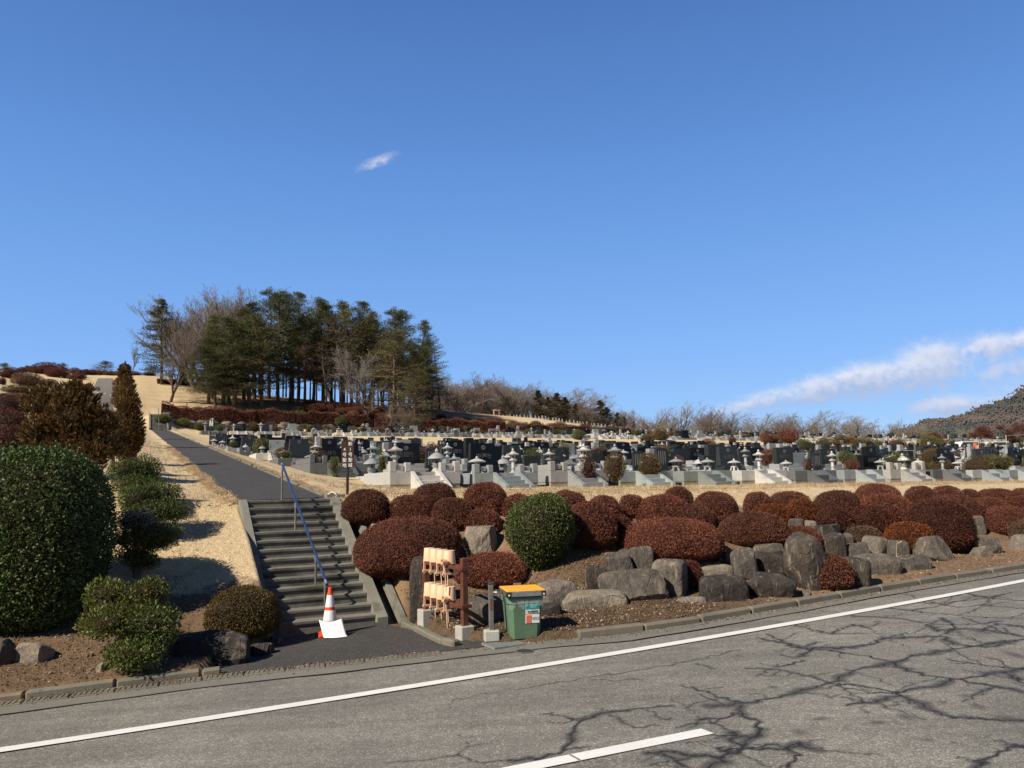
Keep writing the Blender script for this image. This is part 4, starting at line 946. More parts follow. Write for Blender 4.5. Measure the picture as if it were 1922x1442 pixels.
# bronze cypress group
def sprays(name, base, spec, n, leaf, seed, mat, label, up=.9, cat='conifer', Y=None):
    """irregular conifer: spec = list of pixel boxes (cones) with depth offset"""
    p = gpix(*base) if Y is None else at(base[0], base[1], Y); p = p.copy(); p[2] = Txy(p[0], p[1]); s = p[1] / FPX; g = np.random.default_rng(seed)
    PP, DD = [], []; cores = []
    for (x0, x1, y0, y1, dy) in spec:
        c = at((x0 + x1) / 2, (y0 + y1) / 2, p[1] + dy) - p; a = np.array([(x1 - x0) / 2 * s, (x1 - x0) / 2 * s, (y1 - y0) / 2 * s])
        a = a * .9; k = int(n * 1.5 * a[0] * (a[2] + a[0])); D = blob_dirs(k, g); r = lump(D, g, 6, .16, 6) * (1 - g.uniform(0, 1, k) ** 1.5 * .4)
        t = D[:, 2]; w_ = np.where(t > 0, 1 - .35 * t ** 2, 1 - .2 * t ** 2)
        PP.append(c + D * a * r[:, None] * np.stack([w_, w_, w_ * 0 + 1], 1)); DD.append(unit(D * np.array([1, 1, .5])) * .8 + np.array([0, 0, up]) + g.normal(size=(k, 3)) * .3); cores.append((c, a))
    root = empty(name, tuple(p)); tag(root, label, cat)
    P, D = np.concatenate(PP), np.concatenate(DD); D = unit(D)
    # each spray: a central blade and side blades
    VV, FF, RR = [], [], []; off = 0; base_r = g.beta(2, 2.4, len(P))
    for sft, ang, lf in [(0, 0, 1.35), (.25, .6, .8), (.25, -.6, .8), (.55, .5, .6), (.55, -.5, .6)]:
        ax = unit(np.cross(D, g.normal(size=D.shape))); d2 = unit(D * math.cos(ang) + ax * math.sin(ang))
        V, F = leaves(P + D * leaf * sft, d2, leaf * lf, leaf * .3, g); VV.append(V); FF.append(F + off); off += len(V); RR.append(np.repeat(np.clip(base_r + .12 * (sft > 0), 0, 1), 4))
    ob('foliage', mesh_np('foliage', np.concatenate(VV), np.concatenate(FF), MT[mat], attrs={'rnd': np.concatenate(RR)}), root)
    mb = []; cv, cf = ICO2; CVs, CFs = [], []; o2 = 0
    for c, a in cores:
        CVs.append(c + cv * a * .66); CFs.append(cf + o2); o2 += len(cv)
    ob('inner_branches', mesh_np('inner_branches', np.concatenate(CVs), np.concatenate(CFs), MT['twigcore'], True), root)
    mt = MB(); mt.tube((0, 0, -.2), tuple(cores[0][0]), .09 * max(1, s * 20), .03, n=8); mt.build('trunk', MT['bark'], root, smooth=True)
    return root
sprays('cypress_bush', (150, 905), [(75, 200, 735, 860, 0), (42, 110, 775, 850, -.3), (45, 130, 720, 800, .3), (100, 170, 712, 790, 0), (140, 185, 722, 790, .2), (165, 215, 760, 840, 0), (50, 150, 820, 880, -.4), (120, 215, 800, 890, -.2)], 900, .12, 321, 'cypress_brown', 'ragged bronze-brown cypress bush behind the huge green evergreen', Y=19.5)
sprays('cypress_bush', (212, 868), [(185, 240, 768, 868, 0), (195, 236, 800, 870, -.2)], 1400, .07, 322, 'cypress_brown', 'dark round bronze cypress right beside the ragged one', Y=22)
sprays('cypress_tree', (243, 868), [(213, 270, 745, 868, 0), (220, 262, 728, 800, 0), (216, 268, 790, 868, .1)], 1500, .11, 323, 'cypress_brown', 'nearest tall bronze cypress of the row left of the path', Y=27)
sprays('cypress_tree', (240, 800), [(222, 256, 722, 780, 0), (226, 252, 706, 750, 0), (222, 254, 760, 800, 0)], 900, .14, 324, 'cypress_brown', 'second bronze cypress of the row left of the path', Y=42)
sprays('cypress_tree', (233, 780), [(220, 248, 694, 735, 0), (224, 245, 682, 712, 0), (220, 248, 720, 780, 0)], 600, .18, 325, 'cypress_brown', 'farthest pointed cypress of the row left of the path', Y=58)
# dry twiggy shrub by the path
# azaleas behind the cypress at the left border
for i, (x0, x1, y0, y1, Y_, lab) in enumerate([(-60, 62, 796, 880, 19, 'large dull red azalea at the left border behind the huge evergreen'), (-40, 58, 765, 812, 24, 'dull purple red azalea at the left border, second row up'),
        (-50, 48, 738, 778, 33, 'dark azalea with a flat crown at the left border, third row up'), (-120, -30, 800, 900, 17, 'azalea just beyond the left border')]):
    place(x0, x1, y0, y1, 330 + i, 'azalea_mix', lab, 'azalea', 'azaleas on the left hillside', Y=Y_, dens=900, leaf=.05, amp=.06)

# ---------------------------------------------------------------- rocks
def rockmat(name, c, c2):
    m, t, b = newmat(name, .9, .25); h = NT(t); co = h.coord('Object')
    n1 = h.noise(co, 2.2, 6, .65, .5); n2 = h.noise(co, 14, 6, .7); n3 = h.noise(h.mapping(co, (1, 1, .25), (.3, .5, 0)), 9, 5, .6, 1.2)
    col = h.ramp(n1, [(.28, k3(c, .6)), (.5, c), (.66, c2), (.8, k3(c2, 1.3))])
    col = h.mix(.45, col, h.ramp(n2, [(.3, k3(c, .45)), (.5, c), (.72, k3(c2, 1.25))]))
    col = h.mix(h.ramp(n3, [(.56, (0, 0, 0, 1)), (.68, (.6, .6, .6, 1))]), col, (.33, .28, .2, 1))
    # tan earth stain at the foot
    sp = h.n('ShaderNodeSeparateXYZ'); t.links.new(co, sp.inputs[0])
    f = h.m('SUBTRACT', h.m('MULTIPLY', n1, .5), h.m('MULTIPLY', sp.outputs[2], .9))
    col = h.mix(h.ramp(f, [(.15, (0, 0, 0, 1)), (.3, (.75, .75, .75, 1))]), col, (.34, .25, .16, 1))
    col = h.mix(1.0, col, h.ramp(h.rnd(), [(0, (.75, .74, .76, 1)), (1, (1.25, 1.2, 1.12, 1))]), 'MULTIPLY')
    t.links.new(col, b.inputs['Base Color'])
    ce = h.voro(h.mapping(co, (1, 1, .6), (.4, .2, 0)), 3.2, 'DISTANCE_TO_EDGE'); crk = h.ramp(ce, [(0, (0, 0, 0, 1)), (.03, (1, 1, 1, 1))])
    t.links.new(h.bump(crk, .5, .03, h.bump(n2, .7, .05, h.bump(n3, .5, .05))), b.inputs['Normal']); return m
MT['rock'] = rockmat('grey_wall_rock', (.105, .095, .082, 1), (.2, .18, .15, 1))
MT['rock_pale'] = rockmat('pale_boulder', (.20, .175, .145, 1), (.32, .28, .235, 1))
MT['rock_dark'] = rockmat('dark_volcanic_rock', (.05, .043, .038, 1), (.10, .085, .073, 1))
def rock_mesh(seed, cuts=11, rough=.05, sub=ICO5, boxy=.75, p=5.0):
    g = np.random.default_rng(seed); V = sub[0] * superr(sub[0], p)[:, None]
    a_ = g.normal() * .35; V = V @ np.array(Matrix.Rotation(a_, 3, 'Z') @ Matrix.Rotation(g.normal() * .14, 3, 'Y') @ Matrix.Rotation(g.normal() * .14, 3, 'X')).T
    for i in range(cuts):
        n = unit(g.normal(size=3)[None] * ([1, 1, .6] if i % 2 else [1, 1, 1]))[0]; d = np.max(V @ n) * g.uniform(boxy - .08, .93)
        s = V @ n - d; V -= np.where(s > 0, s, 0)[:, None] * n[None]
    V = V / np.abs(V).max(0)
    D = unit(V)
    V *= (lump(D, g, 8, rough * .45, 5) * lump(D, g, 14, rough * .28, 16) * lump(D, g, 14, rough * .2, 40))[:, None]
    lo, hi = V.min(0), V.max(0); V = (V - (lo + hi) / 2) / ((hi - lo) / 2)
    return V, sub[1]
def rock_px(x0, x1, y0, y1, seed, mat, label, deep=.8, cuts=11, group='rocks of the low wall above the kerb', shape=None, tilt=0, sink=.16, Y=None, boxy=.75, sub=ICO5, name='rock', back=0):
    xc = (x0 + x1) / 2; p = (gpix(xc, y1) if Y is None else at(xc, y1, Y)); Yp = p[1] + back
    s = Yp / FPX; rx = (x1 - x0) / 2 * s; ry = max(.12, min(rx, (y1 - y0) / 2 * s * 1.3) * deep)
    Yc = Yp + ry * .8; s = Yc / FPX; rx = (x1 - x0) / 2 * s
    zt = at(xc, y0, Yc)[2]; zb = at(xc, y1, Yp)[2] - sink; 
    hh = (zt - zb) / 2; c = at(xc, y0, Yc)
    V, F = rock_mesh(seed, cuts, .045, sub, boxy)
    if shape == 'stump': V[:, 2] = np.minimum(V[:, 2], .62) / .62 * 1.0; V[:, :2] *= (1.0 - .22 * V[:, 2:3])
    if shape == 'tall': V[:, 0] *= 1 - .35 * np.clip(V[:, 2], 0, 1); V[:, 0] -= .15 * V[:, 2]
    V = V * np.array([rx, ry, hh]); V[:, 2] += hh
    me_ = mesh_np(name, V, F, MT[mat], True); me_.set_sharp_from_angle(angle=R(24))
    o = ob(name, me_, None, (c[0], Yc, zb)); tag(o, label, 'rock', group); return o
RK = [(1125, 1247, 1068, 1127, 'rock', 'widest dark slab-like rock low in the wall left of centre'), (1222, 1290, 1050, 1119, 'rock', 'light grey rock leaning behind the widest dark slab'),
 (1180, 1224, 1025, 1074, 'rock', 'upright grey rock under the left end of the widest azalea'), (1134, 1186, 1036, 1074, 'rock', 'rounded grey rock left of the upright one under the azalea'),
 (1056, 1176, 1108, 1142, 'rock_pale', 'low pale flat rock on the leaf litter'), (1008, 1082, 1090, 1148, 'rock_pale', 'pale boulder under the big round green bush, by the bin'),
 (1314, 1398, 1080, 1129, 'rock_dark', 'dark blocky rock with a tan foot, left of the cracked one'), (1400, 1491, 1075, 1122, 'rock_dark', 'dark cracked block at the foot of the tall rock'),
 (1470, 1552, 1000, 1110, 'rock_dark', 'tallest upright rock with a pointed shoulder'), (1410, 1476, 1036, 1082, 'rock_dark', 'flat-faced dark block stacked on the cracked one'),
 (1370, 1416, 1028, 1088, 'rock', 'tan-streaked upright block left of the stacked pair'), (1412, 1474, 1020, 1046, 'rock', 'flat capstone rock under the wide azalea'),
 (1316, 1376, 1060, 1086, 'rock_pale', 'pale low rock below the right end of the widest azalea'), (1545, 1582, 1000, 1048, 'rock_dark', 'dark pointed splinter right of the tall rock'),
 (1530, 1578, 984, 1022, 'rock_dark', 'dark rounded rock above the pointed splinter'), (1574, 1636, 1018, 1050, 'rock', 'grey square rock right of the dark splinter'),
 (1620, 1667, 1006, 1044, 'rock_pale', 'pale faceted rock in the middle of the right half'), (1598, 1688, 1040, 1080, 'rock', 'long sloping slab rock behind the dry grass tuft'),
 (1578, 1634, 1046, 1104, 'rock_dark', 'dark notched rock right behind the lone red azalea'), (1664, 1700, 1014, 1048, 'rock', 'grey rock left under the orange azalea'),
 (1688, 1742, 1042, 1070, 'rock', 'low rounded rock right of the dry grass tuft'), (1714, 1776, 1006, 1054, 'rock', 'grey rock in the shade under the orange azalea'),
 (1820, 1872, 1008, 1040, 'rock', 'grey rock right of the largest right-hand azalea'), (1822, 1858, 1024, 1046, 'rock_pale', 'small pale rock in front at the right, near the kerb'),
 (1896, 1965, 1003, 1034, 'rock_pale', 'pale block at the right border'), (1478, 1512, 973, 996, 'rock', 'small grey rock left of the two under the orange azalea'),
 (1503, 1532, 977, 998, 'rock_pale', 'small pale rock under the orange red azalea'), (1572, 1600, 1000, 1020, 'rock', 'small dark rock under the grey-skirted azalea'),
 (1812, 1842, 968, 1002, 'rock', 'dark rock right of the largest azalea, high on the bank'), (1830, 1856, 962, 990, 'rock_dark', 'small dark rock under the right border azaleas'),
 (770, 812, 1045, 1142, 'rock_dark', 'tall dark rock right behind the bucket rack'), (862, 958, 1118, 1172, 'rock', 'grey hollowed rock behind the tap post'),
 (1014, 1052, 1132, 1157, 'rock_dark', 'small dark rock right behind the green bin'), (780, 800, 1108, 1130, 'rock_pale', 'small tan stone left of the rack'),
 (1500, 1522, 1106, 1122, 'rock_pale', 'small round tan stone in front of the tall rock'), (1268, 1332, 1119, 1132, 'rock_pale', 'flat pale slab lying on the soil before the wall'), (1160, 1182, 1030, 1046, 'rock', 'small rock half hidden under the azalea with bare stems'),
 (1345, 1372, 1035, 1062, 'rock_dark', 'small dark rock in the gap right of the widest azalea'), (1095, 1140, 1060, 1105, 'rock_dark', 'dark rock in deep shade right of the round green bush')]
for i, (x0, x1, y0, y1, mat, lab) in enumerate(RK):
    e_ = 0 if (y1 - y0) < 26 else .015
    rock_px(x0 - (x1 - x0) * e_, x1 + (x1 - x0) * e_, y0 - (y1 - y0) * e_, y1, 500 + i, mat, lab, cuts=5 + i % 3, deep=1.0, shape='tall' if 'tallest' in lab else None, sink=.4 if 'tall dark' in lab else .16, boxy=.8)
rock_px(866, 936, 988, 1046, 560, 'rock_pale', 'flat-topped stump-like pale rock among the azaleas', shape='stump', cuts=14, deep=1.0)
rock_px(326, 472, 1184, 1258, 561, 'rock_dark', 'large dark volcanic boulder in front of the clipped mound', group='rocks at the left roadside', cuts=16, boxy=.8, sub=ICO5)
rock_px(-30, 32, 1200, 1252, 562, 'rock', 'rock half hidden at the left border under the huge evergreen', group='rocks at the left roadside')
rock_px(34, 98, 1204, 1246, 563, 'rock_pale', 'pale layered rock under the huge evergreen', group='rocks at the left roadside')
rock_px(186, 204, 1243, 1262, 564, 'rock_pale', 'small tan stone under the cloud-pruned shrub', group='rocks at the left roadside')
rock_px(445, 470, 1230, 1246, 565, 'rock_pale', 'small pale stone right of the volcanic boulder', group='rocks at the left roadside', sink=.02)
rock_px(404, 434, 1268, 1282, 566, 'rock_dark', 'small brown stone at the end of the left kerb', group='rocks at the left roadside', sink=.02)
rock_px(468, 512, 1206, 1238, 567, 'rock_dark', 'dark stone in the shade between the boulder and the apron', group='rocks at the left roadside', sink=.3)
rock_px(505, 532, 1192, 1216, 568, 'rock', 'grey stone tucked under the clipped mound at the foot of the steps', group='rocks at the left roadside', sink=.3)
# dry grass tuft by the slab rock
g = np.random.default_rng(77); p = gpix(1683, 1066); P = np.tile([0., 0, 0], (46, 1)) + g.normal(size=(46, 3)) * [.03, .03, 0]; segs = []
for i in range(46):
    a = g.uniform(0, 6.28); L = g.uniform(.15, .4); e = P[i] + np.array([math.cos(a) * L, math.sin(a) * L, g.uniform(.02, .3)]); mid = (P[i] + e) / 2 + [0, 0, .08]
    segs += [np.concatenate([P[i], mid, [.006, .005]]), np.concatenate([mid, e, [.005, .002]])]
segs += [np.concatenate([[0, 0, 0], [.02, 0, .3], [.007, .006]]), np.concatenate([[.02, 0, .3], [.06, 0, .52], [.006, .004]]), np.concatenate([[.05, 0, .46], [.14, 0, .5], [.004, .01]])]
V, F = tubes(segs, 4); o = ob('dry_grass_tuft', mesh_np('dry_grass_tuft', V, F, MT['bonegrass'], attrs={'rnd': np.repeat(g.uniform(.5, 1, len(segs)), 8)}), None, (p[0], p[1], Txy(p[0], p[1])))
tag(o, 'pale dry tuft of straggling grass in front of the sloping slab rock', 'plant')
# ---------------------------------------------------------------- litter and turf blades
def scatter(n, ulo, uhi, vlo, vhi, g, keep): 
    u = g.uniform(ulo, uhi, n); v = g.uniform(vlo, vhi, n); d = v - kerbv(u); k = keep(u, v, d); u, v = u[k], v[k]
    x, y = uv2xy(u, v); return np.stack([x, y, T(u, v)], 1), u, v
g = np.random.default_rng(21)
P, u, v = scatter(120000, -9, 14, -9, -2.5, g, lambda u, v, d: (d > .18) & (d < 3.4) & ((u > 1.5) | (u < -2.0)) & (g.uniform(size=len(u)) < np.where(u < 0, .4, np.where(u < 5.5, .95, .1))))
V, F = leaves(P + [0, 0, .012], g.normal(size=P.shape) * [1, 1, .3] + [0, 0, .12], .034, .02, g)
tag(ob('leaf_litter', mesh_np('leaf_litter', V, F, MT['litter'], attrs={'rnd': np.repeat(g.uniform(size=len(P)), 4)})), 'dead leaves and bark bits scattered over the bare soil by the kerb', 'litter', kind='stuff')
P, u, v = scatter(9000, -9, 14, -9, -3, g, lambda u, v, d: (d > .17) & (d < 2.6) & ((u > 1.6) | (u < -2.1)))
VV, FF = [], []; cv, cf = ico(1); r = g.uniform(.006, .02, len(P)) * (1 + 1.2 * (g.uniform(size=len(P)) > .97)); sc3 = g.uniform(.6, 1.3, (len(P), 3)) * r[:, None]
V = (P[:, None] + cv[None] * sc3[:, None]).reshape(-1, 3); F = (cf[None] + np.arange(len(P))[:, None, None] * len(cv)).reshape(-1, 3)
MT['pebble'] = leafmat('soil_crumbs', [(0, (.08, .05, .03, 1)), (.5, (.2, .135, .085, 1)), (.9, (.3, .22, .15, 1)), (1, (.5, .45, .38, 1))], .9, .2, 0, 0)
tag(ob('soil_crumbs', mesh_np('soil_crumbs', V, F, MT['pebble'], attrs={'rnd': np.repeat(g.uniform(size=len(P)), len(cv))})), 'crumbs of earth and gravel on the bare soil', 'gravel', kind='stuff')
P, u, v = scatter(150000, -7, 14, -6, 4, g, lambda u, v, d: (np.where(u > 0, d > 5.2, d > 2.9)) & ((u < -1.0) | (u > 1.6) | ((v > 0) & (np.abs(u) > 1.1))) & (g.uniform(size=len(u)) < np.exp(-np.maximum(v, 0) / 5)))
V, F = leaves(P - [0, 0, .004], g.normal(size=P.shape) * [.8, .8, .25] + [0, 0, .28], .055, .007, g)
tag(ob('dry_turf', mesh_np('dry_turf', V, F, MT['bonegrass'], attrs={'rnd': np.repeat(g.uniform(size=len(P)), 4)})), 'straw-coloured winter turf beside the steps and on the bank', 'grass', kind='stuff')

g = np.random.default_rng(33)            # ragged turf lapping over the path edges
n_ = 60000; v = g.uniform(0, 34, n_) ** 1.0; side = g.uniform(size=n_) < .55
u = np.where(side, -.95 + .05 * np.sin(v * 1.1) + g.normal(size=n_) * .05 - np.abs(g.normal(size=n_)) * .12, 1.12 + np.abs(g.normal(size=n_)) * .12)
x, y = uv2xy(u, v); P = np.stack([x, y, np.maximum(T(u, v), 2.14 + .0905 * v - .01)], 1)
V, F = leaves(P, g.normal(size=P.shape) * [.8, .8, .2] + [0, 0, .35], .07, .010, g)
tag(ob('path_edge_turf', mesh_np('path_edge_turf', V, F, MT['bonegrass'], attrs={'rnd': np.repeat(g.uniform(size=len(P)), 4)})), 'ragged dry turf along both edges of the sloping path', 'grass', kind='stuff')
# scattered tufts that break up the lawn
n_ = 5200; u = np.concatenate([g.uniform(-9, -1.1, n_ // 2), g.uniform(1.4, 34, n_ // 2)]); v = np.concatenate([g.uniform(-3, 40, n_ // 2), g.uniform(-1, 9, n_ // 2)])
k = (np.abs(u) > 1.3); u, v = u[k], v[k]; idx = np.repeat(np.arange(len(u)), 9); uu = u[idx] + g.normal(size=len(idx)) * .05; vv = v[idx] + g.normal(size=len(idx)) * .05
x, y = uv2xy(uu, vv); P = np.stack([x, y, T(uu, vv)], 1); V, F = leaves(P, g.normal(size=P.shape) * [.7, .7, .2] + [0, 0, .7], .09, .012, g)
tag(ob('lawn_tufts', mesh_np('lawn_tufts', V, F, MT['bonegrass'], attrs={'rnd': np.repeat(np.clip(np.repeat(g.uniform(0, .6, len(u)), 9) + g.normal(size=len(idx)) * .1, 0, 1), 4)})), 'small coarse tufts in the straw-coloured lawn', 'grass', kind='stuff')

g = np.random.default_rng(91); n_ = 2600; u = g.uniform(-9, 14, n_); d = -np.abs(g.normal(size=n_)) * .13 - .02; x, y = off_kerb(u, d); P = np.stack([x, y, roadz(x, y) + .03 * (u < .9) * (d > -.21) + .014], 1)
V, F = leaves(P, g.normal(size=P.shape) * [1, 1, .2], .03, .016, g)
tag(ob('gutter_litter', mesh_np('gutter_litter', V, F, MT['litter'], attrs={'rnd': np.repeat(g.uniform(size=n_), 4)})), 'small dead leaves and grit gathered along the gutter', 'litter', kind='stuff')
# ---------------------------------------------------------------- lettering
def text_mesh(txt, size, vertical=False, depth=.002, name='lettering', bold=0.0, spacing=1.0):
    """flat letters as a mesh in the local x,z plane facing -y, centred"""
    cu = bpy.data.curves.new(name, 'FONT'); cu.body = txt if not vertical else '\n'.join(txt)
    cu.size = size; cu.align_x = 'CENTER'; cu.align_y = 'CENTER'; cu.extrude = depth; cu.offset = bold; cu.space_line = spacing
    o = bpy.data.objects.new(name, cu); COL.objects.link(o); bpy.context.view_layer.update()
    dg = bpy.context.evaluated_depsgraph_get(); me = bpy.data.meshes.new_from_object(o.evaluated_get(dg))
    COL.objects.unlink(o); bpy.data.objects.remove(o)
    me.transform(Matrix.Rotation(R(90), 4, 'X')); me.materials.clear(); return me
def letters(txt, size, mat, parent, loc, rz=0, rx=0, name='lettering', **k):
    me = text_mesh(txt, size, name=name, **k); me.materials.append(mat)
    o = ob(name, me, parent, loc); o.rotation_euler = (rx, 0, rz); return o
UA = math.atan2(UD[1], UD[0])
# ---------------------------------------------------------------- bucket rack
A = gpix(799, 1170); B = gpix(872, 1208); A = np.array([A[0], A[1] + .05, Txy(A[0], A[1])]); B = np.array([B[0], B[1] + .05, Txy(B[0], B[1])])
print('RACK', A, B)
ra = math.atan2(B[1] - A[1], B[0] - A[0]); RL = math.hypot(B[0] - A[0], B[1] - A[1])
zr = B[2]
rack = empty('bucket_rack', (A[0], A[1], zr), ra); tag(rack, 'brown two-shelf rack with pale upturned pails on white concrete feet', 'rack')
s = B[1] / FPX
Htop = at(872, 1048, B[1])[2] - zr; ztr = at(872, 1064, B[1])[2] - zr; zlr = at(872, 1135, B[1])[2] - zr
HtA = at(799, 1048, A[1])[2] - zr
print('rack dims', RL, Htop, ztr, zlr)
pw = .045
for k_, (x, zt) in enumerate([(0, ztr + .0), (RL, Htop)]):
    zg = Txy(*(A + (B - A) * (x / RL))[:2]) - zr - (.07 if x else .03)
    mb = MB(); mb.bbox(x - pw, x + pw, -pw, pw, zg + .12, zt, .006); po = mb.build('post', MT['brown_paint'], rack)
    mb = MB(); mb.bbox(x - .11, x + .11, -.11, .11, zg - .25, zg + .15, .012); mb.build('concrete_foot', MT['concrete_pale'], rack)
for z in (ztr, zlr):
    mb = MB(); mb.bbox(-.03, RL + .03, -.085, -.045, z - .045, z + .005, .004); mb.bbox(-.03, RL + .03, .048, .088, z - .045, z + .005, .004)
    mb.box(-.028, .0 - pw - .001, -.045, .048, z - .04, z); mb.bbox(RL + pw, RL + pw + .04, -.085, .088, z - .045, z + .005, .004); mb.build('shelf_rail', MT['brown_paint'], rack)
def pail(x, z, i, lab):
    """upturned pail: the twin handle struts and crossbar hang below the shelf"""
    c = Vector((A[0], A[1], zr)) + Matrix.Rotation(ra, 3, 'Z') @ Vector((x, 0, z))
    o = empty('upturned_pail', c, ra + R(90) + .04 * math.sin(i * 3)); tag(o, lab, 'pail', 'upturned pails on the brown rack')
    mb = MB(); mb.lathe([(.098, .0), (.103, .002), (.103, .018), (.1, .02), (.086, .205), (.082, .21), (.03, .208)], 24, 0); mb.build('body', MT['pail'], o, smooth=True)
    mb = MB()
    for s_ in (-1, 1): mb.bbox(-.017 + s_ * .09, .017 + s_ * .09, -.008, .008, -.19, .012, .002)
    mb.bbox(-.125, .125, -.012, .012, -.165, -.135, .003); mb.build('handle', MT['pail'], o)
    return o
def ladle(x, z, y, cupx, i, lab, tilt=0):
    c = Vector((A[0], A[1], zr)) + Matrix.Rotation(ra, 3, 'Z') @ Vector((x, y, z))
    o = empty('water_ladle', c, ra); tag(o, lab, 'ladle', 'ladles on the brown rack')
    tf = Matrix.Rotation(R(90 + tilt), 4, 'X')
    mb = MB(); mb.lathe([(.043, -.05), (.047, .03), (.044, .032), (.04, -.044), (.0015, -.046)], 20, 0, tf=tf @ Matrix.Translation((0, 0, .02)), cap=False); mb.build('cup', MT['pail'], o, smooth=True)
    mb = MB(); mb.tube((0, .0, -.03), (.012 * math.sin(i * 2), .02, -.46 + .03 * math.sin(i)), .0075, n=8); mb.build('stick', MT['pail'], o, smooth=True)
ordn = ['first', 'second', 'third', 'fourth', 'fifth']
for sh, z in ((0, ztr), (1, zlr)):
    for i in range(4):
        x = .15 + i * (RL * .62 / 3.5)
        pail(x, z + .006, i + sh * 4, f'{ordn[i]} upturned pail from the left on the {"upper" if sh == 0 else "lower"} shelf')
    ladle(.15 + 3 * (RL * .62 / 3.5) + .09 + .02 * sh, z + .05, -.125, 0, sh, f'pale round ladle cup at the end of the {"upper" if sh == 0 else "lower"} pail row', tilt=-10)
    for i in range(3):
        ladle(.21 + i * (RL * .62 / 3.5), z + .045, .05, 0, i + 3 + sh, f'ladle tucked behind the {ordn[i]} and {ordn[i+1]} pails of the {"upper" if sh == 0 else "lower"} shelf')
# ---------------------------------------------------------------- tap post
p = gpix(923, 1208); zt_ = Txy(p[0], p[1]); h_ = at(919, 1097, p[1])[2] - zt_; print('TAP', p, h_)
tap = empty('tap_post', (p[0], p[1], zt_), .15); tag(tap, 'slim grey water tap post with a chrome tap beside the rack', 'water tap')
mb = MB(); mb.bbox(-.11, .11, -.09, .09, -.06, .085, .015); mb.build('concrete_foot', MT['concrete_pale'], tap)
mb = MB(); mb.bbox(-.036, .036, -.036, .036, .08, h_, .008); mb.box(-.006, .006, -.0375, -.036, .12, h_ - .08, 0); mb.build('post', MT['steel_dull'], tap)
mb = MB(); mb.bbox(-.039, .039, -.039, .039, h_ + .001, h_ + .03, .006); mb.build('cap', MT['ink'], tap)
mb = MB(); mb.tube((.03, -.02, h_ - .11), (.085, -.05, h_ - .11), .012, n=10); mb.tube((.085, -.05, h_ - .108), (.105, -.06, h_ - .165), .011, n=10); mb.tube((.075, -.045, h_ - .105), (.075, -.045, h_ - .075), .008, n=8); mb.box(.05, .10, -.052, -.038, h_ - .078, h_ - .07); mb.build('faucet', MT['brass'], tap, smooth=True)
mb = MB(); mb.box(-.012, .012, -.0385, -.0362, h_ * .5, h_ * .72); mb.build('label_strip', plain('red_label', S(120, 40, 35)), tap)
# ---------------------------------------------------------------- bin
pL, pR = gpix(958, 1203), gpix(1000, 1199); ppm = FPX / pL[1]
W_ = 78 / ppm / 2; bh = (1203 - 1128) / ppm; print('BIN', pL, W_, bh)
bn = empty('rubbish_bin', (pL[0] + .17, pL[1] + .3, Txy(pL[0], pL[1])), .20); tag(bn, 'green plastic rubbish bin under a yellow hinged board lid', 'bin')
bn.location.x = at(981, 1200, pL[1] + .3)[0]
wt, wb, dt, db = .268, .22, .30, .22
mb = MB(); 
def ringp(w, d, z, b=.05): return [(-w + b, -d, z), (w - b, -d, z), (w, -d + b, z), (w, d - b, z), (w - b, d, z), (-w + b, d, z), (-w, d - b, z), (-w, -d + b, z)]
rs = [ringp(wb, db, .0, .06), ringp(wb + .004, db + .004, .03, .06), ringp(wt - .016, dt - .016, bh - .1, .07), ringp(wt, dt, bh - .09, .07), ringp(wt, dt, bh - .005, .07), ringp(wt - .03, dt - .03, bh - .005, .05), ringp(wt - .03, dt - .03, bh - .2, .05)]
V = [q for r_ in rs for q in r_]; F = [(k * 8 + i, k * 8 + (i + 1) % 8, k * 8 + 8 + (i + 1) % 8, k * 8 + 8 + i) for k in range(6) for i in range(8)] + [tuple(range(7, -1, -1)), tuple(48 + i for i in range(8))]
mb.add(V, F)
m, t, b = newmat('faded_green_plastic', .55, .4); h = NT(t); co = h.coord()
n1 = h.noise(co, 3, 5, .6); n2 = h.noise(h.mapping(co, (1, 1, .5)), 14, 6, .75)
c = h.ramp(n1, [(.3, (.085, .16, .095, 1)), (.7, (.13, .215, .135, 1))])
c = h.mix(h.ramp(n2, [(.64, (0, 0, 0, 1)), (.72, (.8, .8, .8, 1))]), c, (.42, .47, .44, 1)); c = h.mix(h.ramp(h.noise(co, 5, 4, .6), [(.6, (0, 0, 0, 1)), (.75, (.4, .4, .4, 1))]), c, (.1, .09, .05, 1))
t.links.new(c, b.inputs['Base Color'])
body = mb.build('body', m, bn)
mb = MB(); lz = bh + .012; mb.bbox(-.29, .29, -.345, .29, lz + .004, lz + .075, .004); lid = mb.build('lid_frame', MT['steel'], bn)
mb = MB(); mb.bbox(-.282, .282, -.337, .282, lz + .076, lz + .088, .003); ly = mb.build('lid_board', MT['yellow_lid'], bn)
for cx in (-.29, .29):
    for cy in (-.345, .29):
        if cx > 0 and cy > 0: continue
        mb = MB(); a0, a1 = (cx - .002, cx + .07) if cx < 0 else (cx - .07, cx + .002); b0, b1 = (cy - .003, cy + .07) if cy < 0 else (cy - .07, cy + .003)
        mb.bbox(a0 - .001, a1 + .001, b0 - .001, b1 + .001, lz + .0, lz + .074, .003); mb.build('corner_bracket', MT['black_rubber'], lid)
        mb = MB(); sx_ = (a0 + a1) / 2; mb.tube((sx_, b0 - .004, lz + .03), (sx_, b0 - .02, lz + .03), .012, n=10); 
        if cy < 0: mb.build('bolt', MT['white'], lid, smooth=True)
mb = MB(); mb.bbox(-.06, .06, .285, .32, lz + .03, lz + .12, .003); mb.build('hinge', MT['steel_dull'], bn)
fy = -(dt - .016) - .004; ang = math.atan2((dt - .016) - (db + .004), bh - .13)
